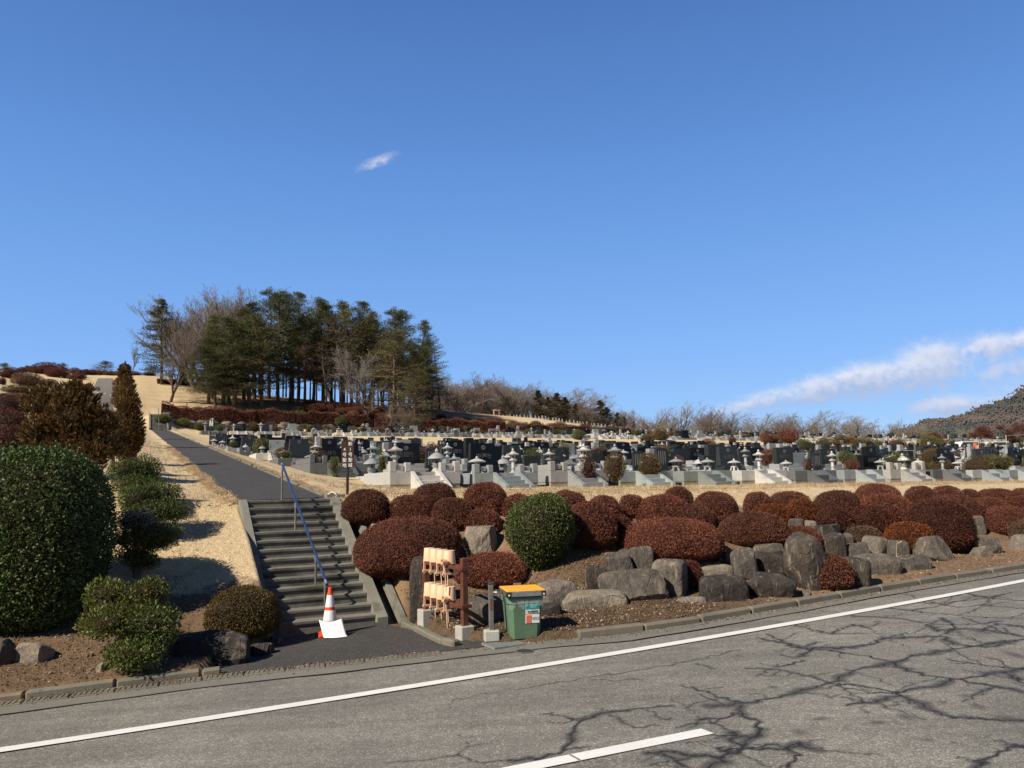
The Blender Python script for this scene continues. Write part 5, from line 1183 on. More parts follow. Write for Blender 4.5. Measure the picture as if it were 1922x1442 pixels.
def sign_on_bin(name, x0, x1, z0, z1, mat, yoff=.004):
    f = lambda z: -(db + .004 + (dt - .02 - db) * (z - .03) / (bh - .13)) - yoff
    mb = MB(); mb.hexa([(x0, f(z0) - .003, z0), (x1, f(z0) - .003, z0), (x1, f(z0) + .002, z0), (x0, f(z0) + .002, z0), (x0, f(z1) - .003, z1), (x1, f(z1) - .003, z1), (x1, f(z1) + .002, z1), (x0, f(z1) + .002, z1)]); return mb.build(name, mat, bn), f
s1, f = sign_on_bin('sticker', -.005, .2, bh - .24, bh - .105, MT['white']); 
q, f = sign_on_bin('teal_band', -.003, .198, bh - .175, bh - .108, MT['teal'], .0075)
letters('富山霊園管理', .026, MT['ink'], s1, (.098, f(bh - .208) - .006, bh - .208), rx=-ang)
s2, f = sign_on_bin('sticker', -.005, .2, bh - .375, bh - .25, MT['white'])
q, f = sign_on_bin('orange_square', .006, .078, bh - .366, bh - .26, MT['orange_print'], .0075)
letters('もえるゴミ', .026, MT['ink'], s2, (.138, f(bh - .30) - .008, bh - .300), rx=-ang)
mb = MB(); g = np.random.default_rng(4)          # torn tape marks and hanging clear bag edge
m, t, b = newmat('clear_bag', .15, .6); b.inputs['Base Color'].default_value = (.75, .85, .88, 1); b.inputs['Alpha'].default_value = .16
N_ = 22; V = []; 
for i in range(N_ + 1):
    x = -.25 + .5 * i / N_; zb = bh - .11 - .05 * (.5 + .5 * math.sin(i * .9)) - .02 * math.sin(i * 2.3)
    V += [(x, -dt - .006 - .006 * math.sin(i * 1.7), bh - .03), (x, -dt - .006 - .006 * math.sin(i * 2.1 + 1), zb)]
mb.add(V, [(2 * i, 2 * i + 2, 2 * i + 3, 2 * i + 1) for i in range(N_)]); mb.build('bag_edge', m, bn, smooth=True)
# drain grate and cover
MT['grate'] = plain('dull_grate_steel', (.2, .21, .21, 1), .7, .0, .3, .2, 20)
p = [gpix(*q) for q in [(906, 1218), (964, 1209), (985, 1219), (928, 1228)]]
pc = np.mean(p, 0); e1 = p[1] - p[0]; e2 = p[3] - p[0]; L1 = np.linalg.norm(e1); L2 = np.linalg.norm(e2); print('GRATE', L1, L2)
L1, L2 = .5, .42
gz = float(roadz(pc[0])) + .02
gr = empty('drain_grate', (pc[0], pc[1], gz), UA + .03); tag(gr, 'small square steel drain grate set in the gutter before the tap', 'drain grate')
mb = MB(); 
for x in (-L1 / 2, L1 / 2 - .012): mb.box(x, x + .012, -L2 / 2, L2 / 2, -.02, .014)
for y in (-L2 / 2, L2 / 2 - .012): mb.box(-L1 / 2 + .012, L1 / 2 - .012, y, y + .012, -.02, .0135)
mb.build('frame', MT['grate'], gr)
mb = MB()
for i in range(15): x = -L1 / 2 + .02 + i * (L1 - .04) / 14.5; mb.box(x, x + .009, -L2 / 2 + .012, L2 / 2 - .012, -.01, .011)
for i in range(8): y = -L2 / 2 + .03 + i * (L2 - .04) / 7.6; mb.box(-L1 / 2 + .012, L1 / 2 - .012, y, y + .006, -.009, .0105)
mb.build('bars', MT['grate'], gr)
mb = MB(); mb.box(-L1 / 2, L1 / 2, -L2 / 2, L2 / 2, -.03, -.021); mb.build('pit', MT['ink'], gr)
p = roadpix(985, 1224); cv_ = empty('valve_cover', (p[0], p[1], float(roadz(p[0])) + .012)); tag(cv_, 'small dark round iron cover in the gutter below the drain grate', 'manhole cover')
mb = MB(); mb.lathe([(.125, -.02), (.13, .002), (.118, .006), (.115, .003), (.02, .003)], 24); mb.build('ring', MT['steel_dull'], cv_); mb = MB(); mb.lathe([(.11, -.01), (.11, .0055), (.10, .008)], 24); mb.build('lid', plain('cast_iron', (.05, .045, .04, 1), .6, .3), cv_)
# ---------------------------------------------------------------- traffic cone with sheet
p = at(619, 1184, 12.85); zc = float(roadz(p[0])) + .045; print('CZ', p, zc); sc_ = p[1] / FPX; ch = (1184 - 1101) * sc_; print('CONE', p, ch)
cone = empty('traffic_cone', (p[0], p[1], zc), .3); tag(cone, 'orange and white traffic cone standing at the foot of the handrail', 'traffic cone')
br = .185
mb = MB(); mb.bbox(-br, br, -br, br, -.01, .03, .012); mb.build('base', MT['cone_orange'], cone)
rf = lambda z: .135 - (.135 - .028) * (z - .03) / (ch - .03)
mb = MB(); mb.lathe([(rf(z), z) for z in np.linspace(.03, ch, 8)] + [(.02, ch + .003)], 28); mb.build('body', MT['cone_orange'], cone, smooth=True)
for (a, b_) in [(ch * .585, ch * .84), (ch * .30, ch * .52)]:
    mb = MB(); mb.lathe([(rf(a) + .002, a), (rf(a) + .0035, a + .003), (rf(b_) + .0035, b_ - .003), (rf(b_) + .002, b_)], 28, cap=False); mb.build('reflective_band', MT['cone_white'], cone, smooth=True)
N_ = 16; V = []; F = []
for i in range(N_ + 1):
    for j in range(N_ + 1):
        a, bq = i / N_, j / N_
        x = -.165 + .36 * a + .12 * bq; z = ch * .33 - bq * .29 - .02 * math.sin(a * 3.1) * bq; y = -.11 - .20 * bq - .055 * math.cos((a - .42) * 3.4) + .05 * (1 - bq)
        if bq < .35: z -= .03 * math.sin(a * math.pi) * (1 - bq / .35)
        if bq > .75 and a > .5: z += .10 * (bq - .75) * 4 * (a - .5) * 2 * .5
        z = max(z, .006); V.append((x, y, z))
for i in range(N_):
    for j in range(N_): k = i * (N_ + 1) + j; F.append((k, k + N_ + 1, k + N_ + 2, k + 1))
mb = MB(); mb.add(V, F); me = mb.mesh('notice_sheet', MT['paper'], True)
o = ob('notice_sheet', me, None, (p[0], p[1], zc), .12); sm = o.modifiers.new('thick', 'SOLIDIFY'); sm.thickness = .0015
tag(o, 'curled white sheet draped over the foot of the traffic cone', 'sheet')
# ---------------------------------------------------------------- brown direction sign
Yb = 18.4; p = at(652, 935, Yb); zg = Txy(p[0], p[1]); s = Yb / FPX
sg = empty('direction_sign', (p[0], p[1], zg), .06); tag(sg, 'dark brown sign board with white upright writing on a brown post', 'sign')
zt = at(652, 828, Yb)[2] - zg; zb = at(652, 879, Yb)[2] - zg; hw = 11.6 * s
mb = MB(); mb.tube((0, 0, -.3), (0, 0, zb + .02), .034, n=12); mb.build('post', MT['dark_post'], sg, smooth=True)
mb = MB(); mb.bbox(-hw, hw, -.012, .018, zb, zt, .003); bd = mb.build('board', MT['sign_brown'], sg)
ls = (zt - zb) * .165
for j, ch_ in enumerate('新1号聖域'): letters(ch_, ls * .98, MT['white'], bd, (hw * .45, -.016, zt - ls * (.72 + j * 1.19)), name='character', bold=.001)
for j, ch_ in enumerate('4号聖地'): letters(ch_, ls * .98, MT['white'], bd, (-hw * .48, -.016, zt - ls * (.72 + (j + 1) * 1.19)), name='character', bold=.001)
# the same kind of sign farther up the path
Yb = 90; p = at(396, 818, Yb); zg = Txy(p[0], p[1]); s = Yb / FPX
sg2 = empty('direction_sign', (p[0], p[1], zg), 0); tag(sg2, 'small dark sign with white upright writing far up beside the path', 'sign')
zt = at(396, 785, Yb)[2] - zg; zb = at(396, 801, Yb)[2] - zg; hw = 4.4 * s
mb = MB(); mb.tube((-.05, 0, -.3), (-.05, 0, zb + .02), .05, n=8); mb.build('post', MT['dark_post'], sg2, smooth=True)
mb = MB(); mb.bbox(-hw, hw, -.02, .03, zb, zt, .004); bd = mb.build('board', MT['ink'], sg2)
for j, ch_ in enumerate('新1号聖域'): letters(ch_, (zt - zb) * .17, MT['white'], bd, (hw * .42, -.025, zt - (zt - zb) * (.12 + j * .19)), name='character', bold=.012)
for j, ch_ in enumerate('3号聖地'): letters(ch_, (zt - zb) * .17, MT['white'], bd, (-hw * .45, -.025, zt - (zt - zb) * (.31 + j * .19)), name='character', bold=.012)
# drain pipe end beside the top of the steps
x_, y_ = uv2xy(1.3, .35); mb = MB(); tf = uvM(1.22, .15, 2.16); mb.bbox(-.2, .22, 0, .3, -.05, .06, .01, 0, tf); tag(mb.build('drain_slab', MT['concrete']), 'mossy concrete slab over the drain at the head of the steps', 'drain cover')
p = at(640, 936, 17.9); mb = MB(); mb.lathe([(.16, 0), (.16, .34), (.125, .34), (.125, .02)], 18, tf=Matrix.Translation((p[0], p[1] - .1, 2.02)) @ Matrix.Rotation(R(68), 4, 'X') @ Matrix.Rotation(R(-25), 4, 'Y'), cap=False); tag(mb.build('drain_pipe', MT['concrete_pale'], smooth=True), 'short pale concrete pipe end by the head of the drain channel', 'pipe')
# ---------------------------------------------------------------- graves
def granite(name, c, var=.25, rough=.55, sp=170):
    m, t, b = newmat(name, rough, .5); h = NT(t); co = h.coord('Object')
    n2 = h.noise(co, sp, 2, .8); n1 = h.noise(co, 2.5, 5, .6); n3 = h.noise(co, 22, 4, .7)
    col = h.ramp(n2, [(.3, k3(c, 1 - var * 1.6)), (.5, c), (.66, k3(c, 1 + var))])
    col = h.mix(.5, col, h.mix(1.0, c, h.ramp(n3, [(.35, (.55, .55, .53, 1)), (.6, (1.1, 1.1, 1.1, 1))]), 'MULTIPLY'))
    col = h.mix(h.ramp(n1, [(.5, (0, 0, 0, 1)), (.75, (.5, .5, .5, 1))]), col, k3((c[0] * .9, c[1] * .85, c[2] * .75), .6))
    col = h.mix(1.0, col, h.ramp(h.rnd(), [(0, (.72, .75, .78, 1)), (.5, (.95, .95, .95, 1)), (1, (1.22, 1.18, 1.1, 1))]), 'MULTIPLY')
    t.links.new(col, b.inputs['Base Color']); t.links.new(h.bump(n3, .15, .01), b.inputs['Normal']); return m
MT['granite'] = granite('light_granite', (.36, .36, .35, 1))
MT['granite_white'] = granite('white_granite', (.52, .515, .49, 1))
MT['granite_blue'] = granite('blue_grey_granite', (.31, .345, .35, 1))
MT['granite_dark'] = granite('dark_granite', (.14, .145, .15, 1))
MT['granite_green'] = granite('green_grey_granite', (.25, .275, .255, 1))
def blackstone(name, c, rough):
    m, t, b = newmat(name, rough, .35); h = NT(t); co = h.coord('Object')
    n = h.noise(co, 120, 2, .7); col = h.ramp(n, [(.35, k3(c, .6)), (.7, k3(c, 1.6))]); t.links.new(col, b.inputs['Base Color'])
    t.links.new(h.ramp(h.noise(co, 3, 4, .6), [(.3, (rough * .7,) * 3 + (1,)), (.7, (rough * 1.5,) * 3 + (1,))]), b.inputs['Roughness']); return m
MT['black_stone'] = blackstone('polished_black_granite', (.007, .008, .010, 1), .22)
MT['black_stone2'] = blackstone('polished_charcoal_granite', (.028, .032, .032, 1), .3)
MT['carve'] = plain('carved_matt_letters', (.07, .075, .078, 1), .8)
MT['carve_pale'] = plain('pale_crest', (.2, .2, .19, 1), .8)
MT['foundation'] = mottled('block_foundation', (.27, .25, .2, 1), .35, 3, .95, 40, .5, .02)
MT['gravel_fill'] = mottled('plot_gravel', (.36, .35, .32, 1), .25, 8, .95, 60, .6, .03)
PW, PD, WH = 2.75, 3.4, .62
def plot_parts(kind, wallmat):
    """returns list of (part name, mesh): wall ring, steps; local x along the row, y to the back"""
    out = []; w2 = PW / 2
    mb = MB(); t_ = .22
    sx0, sx1 = (-.45, .45)
    mb.bbox(-w2, sx0 - .14, 0, t_, .2, WH, .015); mb.bbox(sx1 + .14, w2, 0, t_, .2, WH, .015)
    mb.bbox(-w2, -w2 + t_, t_, PD, .2, WH, .015); mb.bbox(w2 - t_, w2, t_, PD, .2, WH, .015); mb.bbox(-w2 + t_, w2 - t_, PD - t_, PD, .2, WH, .015)
    if kind in (1, 3):    # corner posts and low panels
        for x in (-w2, w2 - .24): mb.bbox(x, x + .24, -.004, .24, WH + .002, WH + .34, .02)
        mb.bbox(sx0 - .34, sx0 - .12, -.004, .22, WH + .002, WH + .3, .02); mb.bbox(sx1 + .12, sx1 + .34, -.004, .22, WH + .002, WH + .3, .02)
        mb.bbox(-w2 + .3, sx0 - .4, .05, .17, WH + .06, WH + .24, .02); mb.bbox(sx1 + .4, w2 - .3, .05, .17, WH + .06, WH + .24, .02)
    if kind == 3:
        for x in (-w2, w2 - .14): mb.bbox(x, x + .14, .26, PD - .1, WH + .004, WH + .22, .02)
    out.append(('wall', mb.mesh('wall', wallmat)))
    mb = MB(); mb.box(-w2 + .02, sx0 - .15, .02, t_ - .02, -.5, .2); mb.box(sx1 + .15, w2 - .02, .02, t_ - .02, -.5, .2); mb.box(-w2 + .02, -w2 + t_ - .02, t_ - .02, PD - .03, -.9, .2); mb.box(w2 - t_ + .02, w2 - .02, t_ - .02, PD - .03, -.9, .2)
    out.append(('foundation', mb.mesh('foundation', MT['foundation'])))
    mb = MB()
    if kind in (0, 1, 3):
        for s_, x0 in ((-1, sx0 - .14), (1, sx1)):
            pr = [(-1.15, -.3), (-1.15, .1), (-.0, WH + .01), (.3, WH + .01), (.3, -.3)]
            V = [(x0, y, z) for y, z in pr] + [(x0 + .14, y, z) for y, z in pr]; mb.add(V, [(0, 1, 2, 3, 4), (9, 8, 7, 6, 5)] + [(i, i + 5, (i + 1) % 5 + 5, (i + 1) % 5) for i in range(5)])
        for i in range(3): mb.bbox(sx0, sx1, -.98 + i * .34, -.98 + i * .34 + .5, -.3, .16 + i * .155, .012)
    else:
        V = [(sx0 - .14, -1.05, .05), (sx1 + .14, -1.05, .05), (sx1 + .14, .22, WH), (sx0 - .14, .22, WH), (sx0 - .14, -1.05, -.3), (sx1 + .14, -1.05, -.3), (sx1 + .14, .22, -.3), (sx0 - .14, .22, -.3)]
        for s_, x0 in ((-1, sx0 - .14), (1, sx1)):
            pr = [(-1.1, -.3), (-1.1, .06), (-.0, WH + .01), (.25, WH + .01), (.25, -.3)]
            V = [(x0, y, z) for y, z in pr] + [(x0 + .14, y, z) for y, z in pr]; mb.add(V, [(0, 1, 2, 3, 4), (9, 8, 7, 6, 5)] + [(i, i + 5, (i + 1) % 5 + 5, (i + 1) % 5) for i in range(5)])
        for i in range(2): mb.bbox(sx0, sx1, -.85 + i * .5, -.85 + i * .5 + .55, -.3, .2 + i * .22, .012)
    out.append(('steps', mb.mesh('steps', wallmat)))
    mb = MB(); mb.box(-w2 + t_ + .003, w2 - t_ - .003, t_ + .003, PD - t_ - .003, .1, WH - .06); mb.box(sx0 - .13, sx1 + .13, .22, .7, .1, WH - .01); out.append(('gravel_bed', mb.mesh('gravel_bed', MT['gravel_fill'])))
    return out
NAMES = ['吉田家', '中澤家', '佐藤家', '小林家', '清水家', '山田家', '高橋家', '田中家']
def crest(mb, x, y, z, r, m=0):
    mb.lathe([(r, 0), (r, .006), (r * .78, .006), (r * .78, .001)], 20, m, tf=Matrix.Translation((x, y, z)) @ Matrix.Rotation(R(90), 4, 'X'), cap=False)
    for a in range(5): mb.lathe([(r * .2, 0), (r * .2, .006)], 8, m, tf=Matrix.Translation((x + r * .42 * math.cos(a * 1.257 + 1.57), y, z + r * .42 * math.sin(a * 1.257 + 1.57))) @ Matrix.Rotation(R(90), 4, 'X'))
def stone_parts(kind, blk, base):
    """gravestone: tiers, slab, crest/letters"""
    mb = MB(); out = []
    if kind == 0:      # wide slab between side pillars
        mb.bbox(-.85, .85, -.45, .5, 0, .22, .02); mb.bbox(-.72, .72, -.3, .42, .222, .44, .02); out.append(('base', mb.mesh('base', base)))
        mb = MB(); mb.bbox(-.6, .6, -.02, .22, .442, 1.3, .02); mb.bbox(-.2, .2, -.32, -.12, .442, .55, .02); out.append(('slab', mb.mesh('slab', blk)))
        mb = MB(); crest(mb, 0, -.022, 1.1, .09); out.append(('crest', mb.mesh('crest', MT['carve_pale']))); zt, fs, fy = .82, .24, -.024
    elif kind == 1:    # slab with slanted front and shoulder blocks
        mb.bbox(-.8, .8, -.5, .5, 0, .2, .02); mb.bbox(-.62, .62, -.35, .4, .202, .38, .02); out.append(('base', mb.mesh('base', blk)))
        mb = MB(); mb.hexa([(-.68, -.16, .382), (.68, -.16, .382), (.68, .25, .382), (-.68, .25, .382), (-.58, .04, 1.42), (.58, .04, 1.42), (.58, .22, 1.42), (-.58, .22, 1.42)]); out.append(('slab', mb.mesh('slab', blk)))
        mb = MB(); crest(mb, 0, .0 - .02, 1.22, .1); out.append(('crest', mb.mesh('crest', MT['carve_pale']))); zt, fs, fy = .82, .26, -.1
    elif kind == 2:    # traditional tall pillar on tiers
        mb.bbox(-.65, .65, -.5, .55, 0, .25, .02); mb.bbox(-.48, .48, -.35, .4, .252, .5, .02); mb.bbox(-.34, .34, -.22, .3, .502, .72, .02); out.append(('base', mb.mesh('base', base)))
        mb = MB(); mb.bbox(-.2, .2, -.12, .22, .722, 1.6, .03); out.append(('slab', mb.mesh('slab', blk))); zt = None
        mb = MB(); crest(mb, 0, -.36, .38, .07); out.append(('crest', mb.mesh('crest', MT['carve_pale'])))
    elif kind == 3:    # stepped slab with tall centre
        mb.bbox(-.9, .9, -.5, .5, 0, .25, .02); out.append(('base', mb.mesh('base', blk)))
        mb = MB(); mb.bbox(-.78, .78, -.1, .3, .252, .95, .02); mb.bbox(-.42, .42, -.06, .26, .952, 1.45, .02); out.append(('slab', mb.mesh('slab', blk)))
        mb = MB(); crest(mb, 0, -.062, 1.24, .09); out.append(('crest', mb.mesh('crest', MT['carve_pale']))); zt, fs, fy = .66, .26, -.104
    return out, (zt, fs, fy) if kind != 2 else (None, 0, 0)
def tablet_parts():
    mb = MB(); mb.bbox(-.3, .3, -.15, .2, 0, .14, .015); out = [('base', mb.mesh('base', MT['black_stone2']))]
    mb = MB(); mb.bbox(-.26, .26, -.03, .09, .142, 1.0, .015); out.append(('slab', mb.mesh('slab', MT['black_stone2'])))
    mb = MB()
    for i in range(4): mb.box(-.17 + i * .1, -.135 + i * .1, -.034, -.0302, .35 + .05 * (i % 2), .88)
    out.append(('inscription', mb.mesh('inscription', MT['carve_pale']))); return out
def lantern_parts(kind, mat):
    out = []; q = math.pi / 6
    if kind == 0:     # snow-viewing lantern on spread legs
        mb = MB()
        for a in range(4):
            A_ = a * math.pi / 2 + .78; c_, s_ = math.cos(A_), math.sin(A_)
            mb.tube((c_ * .33, s_ * .33, -.02), (c_ * .16, s_ * .16, .36), .055, .07, n=6)
        out.append(('legs', mb.mesh('legs', mat)))
        mb = MB(); mb.lathe([(.16, .32), (.27, .37), (.27, .43), (.15, .45)], 6, 0, rot=q); out.append(('platform', mb.mesh('platform', mat)))
        mb = MB(); mb.lathe([(.13, .452), (.15, .47), (.15, .63), (.13, .65)], 6, 0, rot=q); out.append(('light_box', mb.mesh('light_box', mat)))
        mb = MB(); mb.lathe([(.14, .652), (.46, .655), (.48, .69), (.3, .78), (.12, .84), (.05, .85)], 12, 0); out.append(('roof', mb.mesh('roof', mat, True)))
        mb = MB(); mb.lathe([(.05, .852), (.075, .88), (.075, .9), (.05, .93), (.012, .98)], 10, 0); out.append(('finial', mb.mesh('finial', mat, True))); oz = .55; orr = .152
    elif kind == 1:   # tall standing lantern
        mb = MB(); mb.lathe([(.28, 0), (.28, .1), (.2, .16), (.12, .18)], 6, 0, rot=q); out.append(('base', mb.mesh('base', mat)))
        mb = MB(); mb.lathe([(.11, .182), (.1, .35), (.13, .4), (.1, .45), (.11, .72)], 12, 0); out.append(('shaft', mb.mesh('shaft', mat, True)))
        mb = MB(); mb.lathe([(.12, .722), (.25, .8), (.25, .86), (.16, .88)], 6, 0, rot=q); out.append(('platform', mb.mesh('platform', mat)))
        mb = MB(); mb.lathe([(.14, .882), (.15, .9), (.15, 1.08), (.13, 1.1)], 6, 0, rot=q); out.append(('light_box', mb.mesh('light_box', mat)))
        mb = MB(); mb.lathe([(.16, 1.102), (.36, 1.1), (.40, 1.16), (.2, 1.22), (.09, 1.32), (.04, 1.33)], 6, 0, rot=q); out.append(('roof', mb.mesh('roof', mat)))
        mb = MB(); mb.lathe([(.04, 1.332), (.08, 1.37), (.06, 1.44), (.01, 1.5)], 10, 0); out.append(('finial', mb.mesh('finial', mat, True))); oz = .99; orr = .15
    else:             # squat round-bodied lantern with a wide cap
        mb = MB(); mb.lathe([(.2, 0), (.24, .1), (.16, .22), (.2, .3), (.24, .36)], 14, 0); out.append(('base', mb.mesh('base', mat, True)))
        mb = MB(); mb.lathe([(.17, .362), (.2, .44), (.19, .56), (.15, .62)], 12, 0); out.append(('light_box', mb.mesh('light_box', mat, True)))
        mb = MB(); mb.lathe([(.16, .622), (.40, .63), (.38, .68), (.2, .83), (.06, .9)], 14, 0); out.append(('roof', mb.mesh('roof', mat, True)))
        mb = MB(); mb.lathe([(.05, .902), (.09, .95), (.06, 1.02), (.01, 1.08)], 10, 0); out.append(('finial', mb.mesh('finial', mat, True))); oz = .5; orr = .2
    for a in range(3):
        mb = MB(); A_ = a * 2 * math.pi / 3 - math.pi / 2; tf = Matrix.Rotation(A_ + math.pi / 2, 4, 'Z'); mb.box(-.05, .05, -orr - .004, -orr * .8, oz - .06, oz + .06, 0, tf)
        out.append(('window', mb.mesh('window', MT['ink'])))
    return out
def assemble(name, parts):
    r = bpy.data.objects.new(name, None); r.empty_display_size = .2
    return r, parts
def instance(name, parts, loc, rz, sc, label, cat, group, single=None):
    if single is not None:
        o = ob(name, single, None, loc, rz, (sc, sc, sc) if np.ndim(sc) == 0 else sc)
    else:
        o = empty(name, loc, rz, (sc, sc, sc) if np.ndim(sc) == 0 else sc)
        for n_, me_ in parts: ob(n_, me_, o)
    return tag(o, label, cat, group)
def merged(name, parts):
    """single mesh for far copies"""
    V, F, MI, mats = [], {}, {}, []; off = 0
    for n_, me_ in parts:
        v = np.zeros(len(me_.vertices) * 3, np.float32); me_.vertices.foreach_get('co', v); V.append(v.reshape(-1, 3))
        base = len(mats); mats += list(me_.materials)
        for p_ in me_.polygons:
            k = len(p_.vertices); F.setdefault(k, []).append([i + off for i in p_.vertices]); MI.setdefault(k, []).append(base + p_.material_index)
        off += len(me_.vertices)
    ks = sorted(F); return mesh_np(name, np.concatenate(V), [np.array(F[k]) for k in ks], mats, mi=np.concatenate([MI[k] for k in ks]))
walls = ['granite', 'granite_white', 'granite_blue', 'granite', 'granite_dark', 'granite_blue', 'granite_green']
wdesc = {'granite': 'light grey', 'granite_white': 'white', 'granite_blue': 'blue-grey', 'granite_dark': 'dark grey', 'granite_green': 'green-grey'}
PLOTS = {}
for k in (0, 1, 2, 3):
    for wm in set(walls): PLOTS[(k, wm)] = plot_parts(k, MT[wm])
PLOTS1 = {k: merged('grave_plot', v) for k, v in PLOTS.items()}
STONES = {}
for k in range(4):
    for bm_, nm in ((MT['black_stone'], 'black'), (MT['black_stone2'], 'charcoal')): STONES[(k, nm)] = stone_parts(k, bm_, MT['granite'] if k in (0, 2) else bm_)
STONES[(2, 'grey')] = stone_parts(2, MT['granite'], MT['granite'])
STONES[(0, 'grey')] = stone_parts(0, MT['granite_blue'], MT['granite']); STONES[(3, 'grey')] = stone_parts(3, MT['granite'], MT['granite'])
STONES1 = {k: merged('gravestone', v[0]) for k, v in STONES.items()}
LANS = {(k, m_): lantern_parts(k, MT[m_]) for k in range(3) for m_ in ('granite_white', 'granite', 'granite_blue')}
LANS1 = {k: merged('stone_lantern', v) for k, v in LANS.items()}
TAB = tablet_parts(); TAB1 = merged('name_tablet', TAB)
# small bushes for the plots (shared meshes)
def bushproto(seed, mat, n=1500, leaf=.06, **k):
    (V, F, rn), (CV, CF) = clipped(.5, .5, .85, n, leaf, seed, **k)
    return [('foliage', mesh_np('foliage', V, F, MT[mat], attrs={'rnd': rn})), ('inner_twigs', mesh_np('inner_twigs', CV, CF, MT['twigcore'], True))]
BP = {}
for i, mt_ in enumerate(['ochre', 'yew_green', 'azalea', 'olive', 'azalea_mix', 'azalea_tan', 'cypress_brown']):
    BP[mt_] = bushproto(900 + i, mt_, 1700, .055, amp=.1, fmax=7, lift=.06 if mt_ in ('ochre', 'yew_green') else 0, under=.45, taper=.5)
BP1 = {k: merged('bush', v) for k, v in BP.items()}
bdesc = {'ochre': 'brownish green', 'yew_green': 'dark green', 'azalea': 'dark red', 'olive': 'olive green', 'azalea_mix': 'rusty red', 'azalea_tan': 'bare tan', 'cypress_brown': 'bronze'}
def nth(n):
    w_ = ['', 'first', 'second', 'third', 'fourth', 'fifth', 'sixth', 'seventh', 'eighth', 'ninth', 'tenth', 'eleventh', 'twelfth', 'thirteenth', 'fourteenth', 'fifteenth', 'sixteenth', 'seventeenth', 'eighteenth', 'nineteenth']
    if n < 20: return w_[n]
    t_ = ['', '', 'twenty', 'thirty', 'forty', 'fifty', 'sixty', 'seventy', 'eighty', 'ninety'][n // 10]
    return t_[:-1] + 'ieth' if n % 10 == 0 else t_ + '-' + w_[n % 10]
g = np.random.default_rng(42); cnt = dict(plot=0, stone=0, lan=0, bush=0)
rows = [(9.6, 6.3, 3.3)] + [(9.6 + 8.6 * i, 5.2, 3.3) for i in range(1, 8)] + [(84.5, 5.4, 3.35), (92.5, 6.5, 3.5)]
rows = [r for r in rows if r[0] < 74 or r[0] > 80]
def vis(u, v):
    x, y = uv2xy(u, v); q = proj((x, y, 3 + .07 * v)); return -60 < q[0] < 1990
def wallz(u, v): 
    return min(float(T(u - 1.3, v - .3)), float(T(u, v - .3)), float(T(u + 1.3, v - .3)))
front_special = {0: (1, 'granite_white'), 1: (1, 'granite_blue'), 2: (3, 'granite'), 3: (0, 'granite_blue'), 4: (0, 'granite_green'), 5: (0, 'granite_white'), 6: (2, 'granite_dark'), 7: (2, 'granite_blue'), 8: (1, 'granite'), 9: (2, 'granite_dark'), 10: (2, 'granite_blue')}
